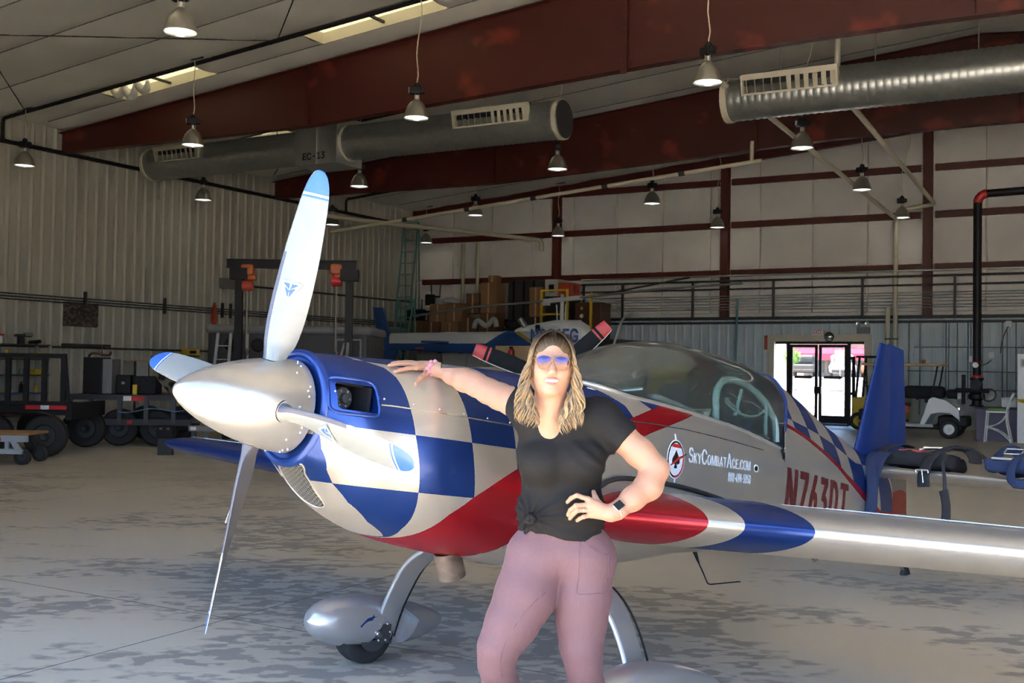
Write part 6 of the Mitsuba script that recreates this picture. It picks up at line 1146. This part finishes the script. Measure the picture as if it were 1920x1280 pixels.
add("exhaust_stack", tube([(-15.45, VH - .15, 2.85), (-15.62, VH - .2, 3.08)], .09, 12), "steel", g, M=MB, smooth=40); add("intake_window", box(-14.98, -14.85, VH - .40, VH - .36, 2.72, 2.9), "black_plastic", g, M=MB)
mt = add("mast", cat(rod((-14.33, VH, 2.9), (-14.33, VH, 3.62), .06, 12), rod((-14.2, VH - .05, 2.95), (-14.18, VH - .05, 3.5), .02, 6), rod((-14.45, VH - .05, 2.95), (-14.48, VH - .05, 3.5), .02, 6)), "light_grey", g, M=MB, smooth=40)
add("rotor_hub", cat(rbox(-14.9, -13.75, VH - .1, VH + .1, 3.58, 3.70, .04), rod((-14.33, VH, 3.6), (-14.33, VH, 3.82), .05), rbox(-14.95, -14.75, VH - .08, VH + .08, 3.5, 3.64, .02)), "light_grey", mt, M=rt) if False else add("rotor_hub", cat(bar((-14.95, VH, 3.60), (-13.7, VH, 3.69), .2, .12), rod((-14.33, VH, 3.6), (-14.33, VH, 3.80), .05), rbox(-14.97, -14.75, VH - .08, VH + .08, 3.48, 3.6, .02)), "light_grey", mt, M=MB)
add("rotor_blade", tube([(-14.9, VH, 3.61), (-17.2, VH, 3.48), (-19.5, VH, 3.23)], [.17, .17, .16], 10, flat=(1, .18)), "mid_grey", mt, M=MB, smooth=True); add("rotor_blade", tube([(-13.7, VH, 3.69), (-11.4, VH, 3.88), (-9.0, VH, 3.98)], [.17, .17, .16], 10, flat=(1, .18)), "mid_grey", mt, M=MB, smooth=True)
add("skid", cat(*[tube([(-15.6, VH + s * .85, .06), (-12.9, VH + s * .85, .06), (-12.6, VH + s * .85, .2)], .05, 8) for s in (1, -1)], *[tube([(u, VH + .85, .08), (u, VH + .5, 1.25), (u, VH - .5, 1.25), (u, VH - .85, .08)], .04, 8) for u in (-15.0, -13.5)]), "dark_grey", g, M=MB, smooth=True)
add("whip_rod", tube(smooth_path([(-12.75, VH - .3, 2.0), (-12.5, VH - .3, 2.45), (-12.3, VH - .3, 3.0), (-12.0, VH - .3, 3.25)], 12), .035, 8), "steel", g, M=MB, smooth=True)
hm = meshkit.text_mesh("N206EG", .36, .004, True); hm.apply_scale([.78, 1, 1]); wt = hm.bounds[1][0]
add("registration", xf(hm, MB @ np.array([[1, 0, 0, -13.45 - wt], [0, 0, -1, VH - .70], [0, 1, 0, 2.40], [0, 0, 0, 1.0]])), "blue_plastic", g, label="blue registration letters N206EG")
# second aeroplane behind the woman: black propeller with red tips
g = thing("parked_aeroplane", "second aeroplane behind the woman, black propeller blades with red tips", "aeroplane")
HP = np.array([.474, 13.6, 1.52]); mat("blade_black", (.004, .0045, .005), .55, spec=.15)
for tipx in ([-.466, 13.6, 1.86], [1.20, 13.6, 2.19], [.72, 13.6, .55]):
    tip = np.array(tipx); d = (tip - HP) / np.linalg.norm(tip - HP); s_ = np.cross(d, [0, 1, 0]); L = np.linalg.norm(tip - HP)
    def vane(ts, ws, th): return grid_mesh([np.array([HP + d * L * t + s_ / np.linalg.norm(s_) * w_ * e_ + np.array([0, th * f_, 0]) for e_, f_ in ((-1, 0), (-.5, 1), (.5, .8), (1, 0), (.5, -.8), (-.5, -1))]) for t, w_ in zip(ts, ws)], True, True, True)
    bk = add("propeller_blade", vane([.1, .3, .5, .7, .85, 1.0], [.05, .085, .10, .10, .092, .075], .014), "blade_black", g, smooth=50)
    add("tip_stripe", vane([.80, .825], [.0965, .0955], .0155), "red_plastic", bk, smooth=50)
    add("red_tip", vane([.86, .94, 1.004], [.093, .087, .077], .0155), "red_plastic", bk, smooth=50, label="red blade tip")
    add("metal_edge", tube([HP + d * L * t + s_ / np.linalg.norm(s_) * w_ * (1 if d[0] < 0 else -1) for t, w_ in ((.45, .10), (.7, .10), (.86, .092), (1.0, .075))], .006, 6), "aluminium", bk, smooth=True)
add("spinner", tr(lathe([(0, -.45), (.05, -.40), (.11, -.25), (.15, -.08), (.16, .08), (0, .08)], 24, 1), *HP), "red_plastic", g, smooth=40)
cw = [(.10, .2, .18), (.16, .34, .24), (.35, .42, .28), (1.1, .46, .30), (2.2, .44, .30), (3.4, .34, .26), (5.0, .16, .16), (6.0, .06, .1)]
add("fuselage", grid_mesh([np.column_stack([HP[0] + w_ * np.cos(a), np.full(40, HP[1] + y_), HP[2] - .16 + h_ * np.sin(a)]) for y_, w_, h_ in cw], True, True, True), "white_paint", g, smooth=40); add("cowling", grid_mesh([np.column_stack([HP[0] + w_ * 1.012 * np.cos(a), np.full(40, HP[1] + y_), HP[2] - .16 + h_ * 1.012 * np.sin(a)]) for y_, w_, h_ in cw[:4]], True, True, False), "red_dull", g, smooth=40, label="dull red cowling")
add("wing", xf(rbox(-3.6, 3.6, .0, 1.3, -.05, .06, .05), W(HP[0], HP[1] + 1.2, 1.02)), "white_paint", g, smooth=40); add("fin", xf(extrude(Polygon([(5.2, -.1), (5.8, .35), (6.2, .35), (6.2, -.2)]), .06), np.array([[0, 0, 1, HP[0] - .03], [1, 0, 0, HP[1]], [0, 1, 0, HP[2]], [0, 0, 0, 1.0]])), "red_dull", g)
for s in (1, -1): wheel((s * .9, 0, .2), .2, .12, g, W(HP[0], HP[1] + 1.4), axis=0); add("gear_leg", bar((HP[0] + s * .88, HP[1] + 1.4, .2), (HP[0] + s * .3, HP[1] + 1.4, 1.15), .08, .03), "light_grey", g)
wheel((0, 0, .1), .1, .06, g, W(HP[0], HP[1] + 5.7), axis=0); add("tail_strut", bar((HP[0], HP[1] + 5.7, .1), (HP[0], HP[1] + 5.4, 1.35), .04, .04), "light_grey", g)
# along the back wall, right half
g = thing("yellow_cabinet", "yellow steel safety cabinet seen through the canopy", "cabinet"); add("body", rbox(-14.2, -12.85, 34.3, 34.95, 0, 1.82, .01), "yellow_paint", g, M=MB); 
for a_, b_ in ((-14.17, -13.55), (-13.5, -12.88)): add("door", rbox(a_, b_, 34.27, 34.3, .1, 1.76, .008), "yellow_paint", g, M=MB)
add("warning_label", box(-13.35, -13.05, 34.262, 34.27, 1.35, 1.6), "red_dull", g, M=MB)
g = thing("blue_tarpaulin", "dark blue tarpaulin bundle on crates behind the canopy", "tarpaulin"); m_ = trimesh.creation.icosphere(3, .4); v_ = np.asarray(m_.vertices); m_.vertices = v_ * (1 + .4 * (meshkit.fbm(v_ * 4, 3) - .5))[:, None] * [1, .6, .5]; add("bundle", m_, "navy_cloth", g, M=MBt(-12.15, 34.4, 1.95), smooth=True); add("crate", rbox(-12.6, -11.7, 34.0, 34.9, 0, 1.75, .01), "cardboard_dark", g, M=MB); add("small_box", rbox(-12.75, -12.45, 34.2, 34.6, 1.75, 2.25, .01), "cardboard", g, M=MB)
add("teal_pole", tube([(-11.3, 34.55, .0), (-11.3, 34.78, 4.05)], .035, 8), "teal_paint", M=MB, smooth=True, label="tall teal pole leaning against the pale liner left of the glass door", category="pole")
add("red_wall_sign", box(-10.47, -10.38, 35.05, 35.09, 2.38, 2.84), "red_dull", M=MB, label="narrow red sign on the wall left of the glass door", category="sign")
g = thing("exit_sign", "white sign with red letters EXIT above the glass door", "exit sign"); add("plate", rbox(-8.9, -8.55, 34.98, 35.04, 2.84, 3.05, .01), "white_paint", g, M=MB); ex = meshkit.text_mesh("EXIT", .12, .004, True); ew = ex.bounds[1][0]; ex.apply_scale([.27 / ew, 1, 1]); add("lettering", xf(ex, MB @ np.array([[1, 0, 0, -8.86], [0, 0, -1, 34.98], [0, 1, 0, 2.885], [0, 0, 0, 1.0]])), "red_plastic", g, label="red letters EXIT"); add("bracket", box(-8.5, -8.42, 34.98, 35.08, 2.9, 3.0), "tan_board", g, M=MB)
g = thing("convex_mirror", "small round convex mirror on the door surround", "mirror"); add("mirror", xf(lathe([(0, -.07), (.08, -.055), (.13, -.02), (.14, 0), (0, .0)], 24, 1), MBt(-8.36, 34.98, 2.79)), "chrome", g, True); add("rim", xf(lathe([(.13, -.02), (.15, -.01), (.15, .03), (.13, .03)], 24, 1), MBt(-8.36, 34.98, 2.79)), "black_plastic", g, True)
g = thing("emergency_light", "twin headed emergency light right of the EXIT sign", "emergency light"); add("case", rbox(-7.5, -7.1, 34.95, 35.05, 2.9, 3.1, .02), "mid_grey", g, M=MB)
for u in (-7.45, -7.18): add("lamp_head", xf(lathe([(0, -.05), (.05, -.05), (.065, -.06), (.065, .02), (0, .04)], 16, 1), MBt(u, 34.95, 3.2)), "chrome", g, True)
# wiring on the liner at the right
g = thing("wall_wiring", "thin grey conduits and white junction boxes on the pale liner at the right", "conduit")
for u in (-5.95, -5.63, -4.88, -4.80, -4.56, -4.26, -4.18, -3.94, -3.86, -3.31, -3.19, -2.95): add("conduit", rod((u, 35.08, .4 if u < -4.9 else .9), (u, 35.08, 3.3), .014, 6), "mid_grey", g, M=MB)
for z, a_, b_ in ((2.48, -5.8, -2.4), (1.75, -6.0, -2.4), (1.2, -5.5, -2.4)): add("conduit", rod((a_, 35.06, z), (b_, 35.06, z), .016, 6), "mid_grey", g, M=MB)
for u, z in ((-3.15, 3.17), (-4.15, 2.12), (-3.6, 2.25), (-3.6, .95)): add("junction_box", rbox(u - .08, u + .08, 34.98, 35.1, z - .09, z + .09, .01), "white_paint", g, M=MB)
add("cable", cat(tube(smooth_path([(-4.1, 34.98, 2.05), (-3.9, 34.95, 1.95), (-3.6, 34.95, 2.1)], 12), .012, 6), tube(smooth_path([(-3.15, 34.98, 3.1), (-3.3, 34.95, 2.7), (-3.35, 34.95, 2.3)], 12), .012, 6)), "black_plastic", g, M=MB, smooth=True)
# forklift
g = thing("forklift", "small yellow forklift with black mast behind the blue fin", "forklift"); MF = MBt(-6.84, 33.0, 0, 0)
add("body", cat(rbox(-.25, 1.1, -.5, .5, .3, .95, .05), rbox(.7, 1.2, -.5, .5, .3, 1.15, .08)), "yellow_paint", g, M=MF, smooth=30); add("seat", cat(rbox(.25, .7, -.25, .25, .95, 1.05, .03), rbox(.62, .74, -.25, .25, 1.05, 1.5, .03)), "black_cloth", g, M=MF)
[add("cage_post", rod((a_, y_, z_), (b_, y_, 2.1), .035), "black_plastic", g, M=MF) for a_, b_, z_ in ((-.15, -.05, .9), (1.0, .9, 1.1)) for y_ in (-.45, .45)]; add("cage_roof", rbox(-.15, 1.0, -.5, .5, 2.1, 2.16, .02), "black_plastic", g, M=MF)
add("mast", cat(box(-.42, -.34, -.35, -.27, .1, 2.15), box(-.42, -.34, .27, .35, .1, 2.15), box(-.42, -.34, -.35, .35, 2.05, 2.13), box(-.42, -.34, -.35, .35, 1.0, 1.08)), "black_plastic", g, M=MF); add("fork", cat(box(-1.3, -.42, -.3, -.2, .08, .13), box(-1.3, -.42, .2, .3, .08, .13)), "dark_grey", g, M=MF); add("steering_wheel", xf(trimesh.creation.torus(.15, .018), MF @ turn(.05, 0, 1.3) @ trimesh.transformations.rotation_matrix(1.0, [0, 1, 0])), "black_plastic", g, smooth=True)
for x, r in ((-.05, .26), (.95, .22)): wheel((x, -.48, r), r, .16, g, MF, rim="yellow_paint"); wheel((x, .48, r), r, .16, g, MF, rim="yellow_paint", side=1)
# golf cart
g = thing("golf_cart", "white golf cart with tan roof and orange beacon", "golf cart"); MC = MBt(-4.07, 29.9, 0, 0)
add("body", cat(xf(extrude(Polygon([(.25, .45), (.22, .75), (-.1, .98), (-.42, 1.05), (-.5, 1.0), (-.72, .35), (-.62, .33), (-.45, .62), (-.28, .66), (.0, .66), (.22, .5)]), 1.1), np.array([[1, 0, 0, 0], [0, 0, -1, 1.1], [0, 1, 0, 0], [0, 0, 0, 1.0]])), rbox(-1.75, -1.45, .0, 1.1, .3, .75, .04)), "white_paint", g, M=MC); add("floor_pan", rbox(-1.6, -.4, .0, 1.1, .27, .36, .02), "light_grey", g, M=MC); add("chassis", cat(rbox(-2.3, .3, .08, 1.02, .22, .34, .03), rbox(-.3, .42, .1, 1.0, .3, .58, .05), rbox(-2.3, -1.45, .05, 1.05, .4, .7, .05)), "black_plastic", g, M=MC)
add("roof", rbox(-2.2, -.18, -.02, 1.12, 1.86, 1.93, .03), "tan_board", g, M=MC); add("beacon", tube([(-.72, .55, 1.93), (-.72, .55, 2.03)], .05, 10), "orange_paint", g, M=MC, smooth=30, label="orange beacon on the roof")
for y in (.06, 1.04): add("roof_post", rod((-.30, y, 1.88), (-.45, y, 1.0), .022), "black_plastic", g, M=MC); add("roof_post", rod((-2.1, y, 1.88), (-2.05, y, .75), .022), "black_plastic", g, M=MC)
add("seat", cat(rbox(-1.65, -1.1, .05, 1.05, .76, .9, .05), rot(rbox(-1.75, -1.62, .05, 1.05, .85, 1.35, .05), -8, (0, 1, 0), (-1.7, 0, .9))), "leather_brown", g, M=MC, smooth=30); add("dash", rbox(-.62, -.40, .05, 1.05, .9, 1.05, .04), "black_plastic", g, M=MC); add("tail_lamp", rbox(-1.72, -1.0, -.03, .0, .62, .82, .02), "red_plastic", g, M=MC)
add("load", cat(rbox(-1.2, -.2, .3, .9, 1.0, 1.34, .1), rbox(-.15, .28, .35, .85, 1.02, 1.25, .08)), "black_cloth", g, M=MC, smooth=40, label="dark bundle on the front"); add("steering_wheel", xf(trimesh.creation.torus(.16, .015), MC @ turn(-.78, .55, 1.1) @ trimesh.transformations.rotation_matrix(-.9, [0, 1, 0])), "black_plastic", g, smooth=True); add("headlamp", rbox(.18, .26, .08, .25, .72, .82, .02), "chrome", g, M=MC); add("windscreen_box", rbox(.15, .34, .3, .5, 1.02, 1.2, .01), "white_paint", g, M=MC)
wheel((0, .0, .24), .24, .2, g, MC, rim="white_paint"); wheel((-1.75, .0, .24), .24, .2, g, MC, rim="white_paint"); wheel((0, 1.08, .24), .24, .2, g, MC, rim="white_paint", side=1); wheel((-1.75, 1.08, .24), .24, .2, g, MC, rim="white_paint", side=1)
# low counter, chair, door at the right edge
g = thing("low_counter", "low grey purple counter under the fire riser", "counter"); add("body", rbox(-3.42, -2.42, 29.75, 30.6, 0, .8, .01), "purple_grey", g, M=MB); add("top", rbox(-3.45, -2.4, 29.72, 30.63, .8, .84, .01), "dark_grey", g, M=MB)
g = thing("paper_box", "white paper box standing on the low counter behind the chair", "box"); add("box", rbox(-2.85, -2.5, 30.0, 30.2, .845, 1.08, .008), "white_paint", g, M=MB); add("lid", rbox(-2.86, -2.49, 29.99, 30.21, 1.04, 1.09, .008), "white_paint", g, M=MB)
g = thing("chair", "white metal chair with green seat at the right edge", "chair"); MH = MBt(-2.85, 29.25, 0, 0)
add("seat", rbox(-.25, .22, -.22, .22, .77, .83, .025), "green_plastic", g, M=MH, smooth=30, label="green padded seat"); add("seat_frame", box(-.26, .2, -.23, .23, .73, .77), "white_paint", g, M=MH)
for y in (-.21, .21): add("leg", rod((-.24, y, .74), (-.30, y, 0), .018), "white_paint", g, M=MH); add("back_leg", tube(smooth_path([(.30, y, 0), (.22, y, .4), (.2, y, .78), (.28, y, 1.05), (.36, y, 1.22)], 14), .018, 8), "white_paint", g, M=MH, smooth=True); add("brace", cat(tube(smooth_path([(-.27, y, .38), (.0, y, .46), (.2, y, .72)], 10), .013, 7), tube(smooth_path([(-.27, y, .36), (.05, y, .26), (.28, y, .04)], 10), .013, 7)), "white_paint", g, M=MH, smooth=True)
add("back_rest", xf(rbox(-.012, .012, -.21, .21, -.11, .11, .01), MH @ turn(.33, 0, 1.12) @ trimesh.transformations.rotation_matrix(.35, [0, 1, 0])), "white_paint", g)
d2 = key_of("door_2"); labels[d2] = {"kind": "structure", "label": "white door panel with a small sign at the right edge of the picture"}
add("panel", rbox(-2.42, -1.4, 29.15, 29.22, 0, 2.18, .01), "white_paint", d2, M=MB); add("wall_stub", box(-1.4, 3.0, 29.15, 29.3, 0, 2.3), "light_grey", d2, M=MB); sg_ = add("sign", rbox(-2.35, -2.0, 29.13, 29.15, 1.86, 2.06, .004), "light_grey", d2, M=MB); nm = meshkit.text_mesh("N", .12, .003, True); add("lettering", xf(nm, MB @ np.array([[1, 0, 0, -2.32], [0, 0, -1, 29.13], [0, 1, 0, 1.91], [0, 0, 0, 1.0]])), "mid_grey", sg_, label="grey letter N")
add("yellow_scoop", tube([(-2.42, 29.08, 1.05), (-2.2, 29.06, 1.02), (-2.0, 29.08, 1.06)], [.03, .06, .05], 10), "yellow_paint", M=MB, smooth=True, label="small yellow scoop hanging on the white door panel", category="scoop")
# things lying on the left tailplane
def TP(x, y, z): return (x, y, z)
def puff(x0, x1, y0, y1, z0, z1, seed, amp=.9, r=.03):
    m_ = rbox(x0, x1, y0, y1, z0, z1, r, 12).subdivide_to_size(.03); m_.merge_vertices(); v_ = np.asarray(m_.vertices); n_ = np.asarray(m_.vertex_normals); m_.vertices = v_ + n_ * (amp * .06 * (meshkit.fbm(v_ * 9 + seed, 3) - .5))[:, None]; return m_
mat("strap_black", (.018, .018, .022), .8)
def strap(pts, w=.045, n=24): return tube(smooth_path(pts, n), w, 8, flat=(1, .12))
g = thing("parachute_pack", "black parachute pack with red patch and hanging straps on the tailplane", "parachute")
TZ = .232
add("pack", puff(5.86, 6.30, .12, .62, TZ + .004, TZ + .115, 3), "black_cloth", g, M=MA, smooth=True); add("red_patch", puff(5.90, 6.12, .24, .42, TZ + .108, TZ + .128, 5, .1, .008), "red_cloth", g, M=MA, smooth=True, label="red cloth patch")
for y in (.12, .52):
    s_ = add("harness_strap", cat(strap([(6.15, y + .10, TZ + .16), (5.95, y + .05, TZ + .15), (5.80, y, TZ + .05), (5.725, y, TZ - .05), (5.715, y + .01, TZ - .15)], .05)), "strap_black", g, M=MA, smooth=True)
    add("snap_hook", cat(rod((5.69, y - .045, TZ - .03), (5.69, y + .045, TZ - .03), .008, 6), rod((5.69, y, TZ - .03), (5.685, y + .015, TZ - .12), .007, 6), rod((5.69, y - .045, TZ - .03), (5.69, y - .045, TZ - .05), .006, 6), rod((5.69, y + .045, TZ - .03), (5.69, y + .045, TZ - .05), .006, 6)), "chrome", s_, M=MA, smooth=True, label="bright metal snap hook")
add("long_strap", cat(strap([(5.95, .16, TZ + .10), (5.74, .16, TZ + .03), (5.64, .165, TZ - .12), (5.63, .17, TZ - .46)], .065), strap([(6.0, .10, TZ + .1), (5.75, .10, TZ + .04), (5.62, .17, TZ - .08), (5.615, .185, TZ - .38)], .04)), "navy_cloth", g, M=MA, smooth=True, label="long dark blue hanging strap")
add("tail_strap", cat(strap([(5.82, .62, TZ + .06), (5.73, .66, TZ - .02), (5.72, .68, TZ - .14), (5.72, .67, TZ - .22)], .012), strap([(5.72, .67, TZ - .16), (5.72, .70, TZ - .3), (5.72, .70, TZ - .38)], .032)), "strap_black", g, M=MA, smooth=True)
add("buckle", cat(rod((5.98, .40, TZ + .155), (6.04, .52, TZ + .16), .012, 6), rod((6.0, .36, TZ + .14), (6.06, .44, TZ + .16), .01, 6)), "chrome", g, M=MA, smooth=True); add("webbing_heap", cat(strap([(6.1, .45, TZ + .12), (6.2, .6, TZ + .17), (6.1, .72, TZ + .13), (5.95, .8, TZ + .06)], .045), strap([(6.2, .35, TZ + .12), (6.25, .55, TZ + .2), (6.2, .78, TZ + .11)], .045)), "strap_black", g, M=MA, smooth=True)
g = thing("parachute_pack", "dark blue parachute pack with cream panel and looped straps on the tailplane", "parachute")
add("pack", puff(5.86, 6.26, .88, 1.36, TZ + .004, TZ + .10, 8), "navy_cloth", g, M=MA, smooth=True)
for y0, y1 in ((.93, 1.10), (1.20, 1.33)): add("cream_panel", puff(5.88, 6.05, y0, y1, TZ + .095, TZ + .112, 9, .08, .007), "cream_cloth", g, M=MA, smooth=True, label="cream cloth panel")
mat("cream_cloth", (.42, .39, .32), .85)
add("loop_strap", cat(strap([(6.1, 1.16, TZ + .15), (5.92, 1.13, TZ + .14), (5.80, 1.10, TZ + .03), (5.76, 1.14, TZ - .07), (5.77, 1.22, TZ - .06), (5.82, 1.25, TZ + .04), (5.95, 1.26, TZ + .14), (6.1, 1.25, TZ + .16)], .032)), "navy_cloth", g, M=MA, smooth=True); add("webbing_heap", cat(strap([(6.1, .88, TZ + .1), (6.16, .94, TZ + .19), (6.1, 1.05, TZ + .16)], .04), strap([(6.2, 1.05, TZ + .1), (6.22, 1.15, TZ + .2), (6.18, 1.3, TZ + .12)], .05), strap([(6.15, 1.36, TZ + .06), (6.1, 1.46, TZ + .11), (6.0, 1.50, TZ + .04)], .05)), "navy_cloth", g, M=MA, smooth=True)
add("ripcord", tube(smooth_path([(6.05, 1.27, TZ + .16), (6.0, 1.38, TZ + .17), (5.93, 1.43, TZ + .09), (5.92, 1.42, TZ + .04)], 16), .007, 6), "light_grey", g, M=MA, smooth=True, label="pale ripcord housing")
for y, w_ in ((1.03, .06), (1.44, .05)): add("buckle", cat(*[rod(a_, b_, .006, 6) for a_, b_ in (((6.02, y - w_, TZ + .15), (6.02, y + w_, TZ + .15)), ((6.08, y - w_, TZ + .19), (6.08, y + w_, TZ + .19)), ((6.02, y - w_, TZ + .15), (6.08, y - w_, TZ + .19)), ((6.02, y + w_, TZ + .15), (6.08, y + w_, TZ + .19)))]), "chrome", g, M=MA, smooth=True)

# ------------------------------------------------------------------ outside, behind the glass doors
diffuse("street_asphalt", (.2, .2, .19)); mat("stucco", (.25, .20, .15), .8); mat("awning_red", (.30, .012, .04), .7); mat("car_white", (.7, .7, .7), .25, coat=1.0); mat("car_glass", (.02, .025, .03), .1)
add("retaining_wall", rbox(-40, 20, 52, 52.4, -.3, 1.45, .02), "white_paint", M=MB, kind="structure", label="low white wall across the street"); add("ground_terrace", box(-60, 40, 52.4, 150, -.2, 1.3), "street_asphalt", M=MB, kind="structure", label="raised parking ground across the street")
g = thing("street_building", "beige building with a red awning seen through the glass door", "building"); MS = MBt(-24.5, 100, 1.3)
add("wall", rbox(-3.4, 16, 0, 8, 0, 4.0, .05), "stucco", g, M=MS); add("roof_band", rbox(-3.6, 16.2, -.3, 8, 3.3, 4.0, .05), "awning_red", g, M=MS); add("awning", grid_mesh([[(-2.6, 0, 2.6), (5, 0, 2.6)], [(-2.6, -1.8, 2.1), (5, -1.8, 2.1)], [(-2.6, -1.8, 1.5), (5, -1.8, 1.5)]]), "awning_red", g, M=MS, label="red awning")
for x in (-2.4, .5, 3.4, 6.5): add("shop_window", rbox(x, x + 2.6, -.04, .02, .4, 2.1, .02), "car_glass", g, M=MS)
def car(name, lb, M, paint):
    g = thing(name, lb, "car"); cl = [np.array([(-2.3, .35), (-2.3, .8), (-2.2, .95), (-1.9, 1.0), (2.15, .95), (2.3, .8), (2.3, .35)]), ]
    add("body", cat(rbox(-2.3, 2.3, -.9, .9, .35, 1.0, .15, 12), rbox(-2.0, 1.1, -.8, .8, .9, 1.72, .2, 12)), paint, g, M=M, smooth=40); add("side_window", cat(rbox(-1.8, .9, -.83, .83, 1.1, 1.52, .05), rbox(-2.05, 1.16, -.65, .65, 1.12, 1.5, .05)), "car_glass", g, M=M, smooth=40)
    for x in (-1.4, 1.4):
        for s in (-1, 1): wheel((x, s * .82, .34), .34, .2, g, M, side=s)
    add("bumper", rbox(2.2, 2.36, -.85, .85, .38, .62, .05), "dark_grey", g, M=M)
car("parked_car", "white car seen through the right glass door leaf", MBt(-18.6, 82, 1.3, -75), "car_white"); car("parked_car", "dark car seen through the left glass door leaf", MBt(-21.9, 84, 1.3, -80), "dark_grey"); car("parked_car", "red car seen at the right side of the glass doors", MBt(-16.2, 82, 1.3, -75), "red_dull")
g = thing("street_tree", "light green tree seen through the left side of the glass door", "tree"); MS = MBt(-16.35, 60, 1.3) @ np.diag([.42, .42, .42, 1]); rg = np.random.default_rng(3)
add("trunk", tube([(0, 0, -.2), (.1, 0, 1.2), (0, .1, 2.2)], [.14, .1, .06], 8), "wood", g, M=MS, smooth=True); lv = []
for i in range(900):
    d = rg.normal(size=3); d /= np.linalg.norm(d); c = d * rg.uniform(.5, 1) * np.array([1.2, 1.2, 1.1]) + [0, 0, 2.9]; x_, y_, _ = frame_of(rg.normal(size=3)); s = rg.uniform(.1, .18); lv.append(TM([c - x_ * s, c + y_ * s * .5, c + x_ * s, c - y_ * s * .5], [[0, 1, 2], [0, 2, 3]]))
add("foliage", cat(*lv), "green_plastic", g, M=MS, kind="stuff")
g = thing("sign_post", "grey sign board on a thin post outside the right glass door leaf", "sign"); MS = MBt(-9.38, 41); add("post", rod((0, 0, 0), (0, 0, 2.55), .02), "mid_grey", g, M=MS); add("board", rbox(-.2, .2, -.02, .02, 1.9, 2.5, .01), "mid_grey", g, M=MS)
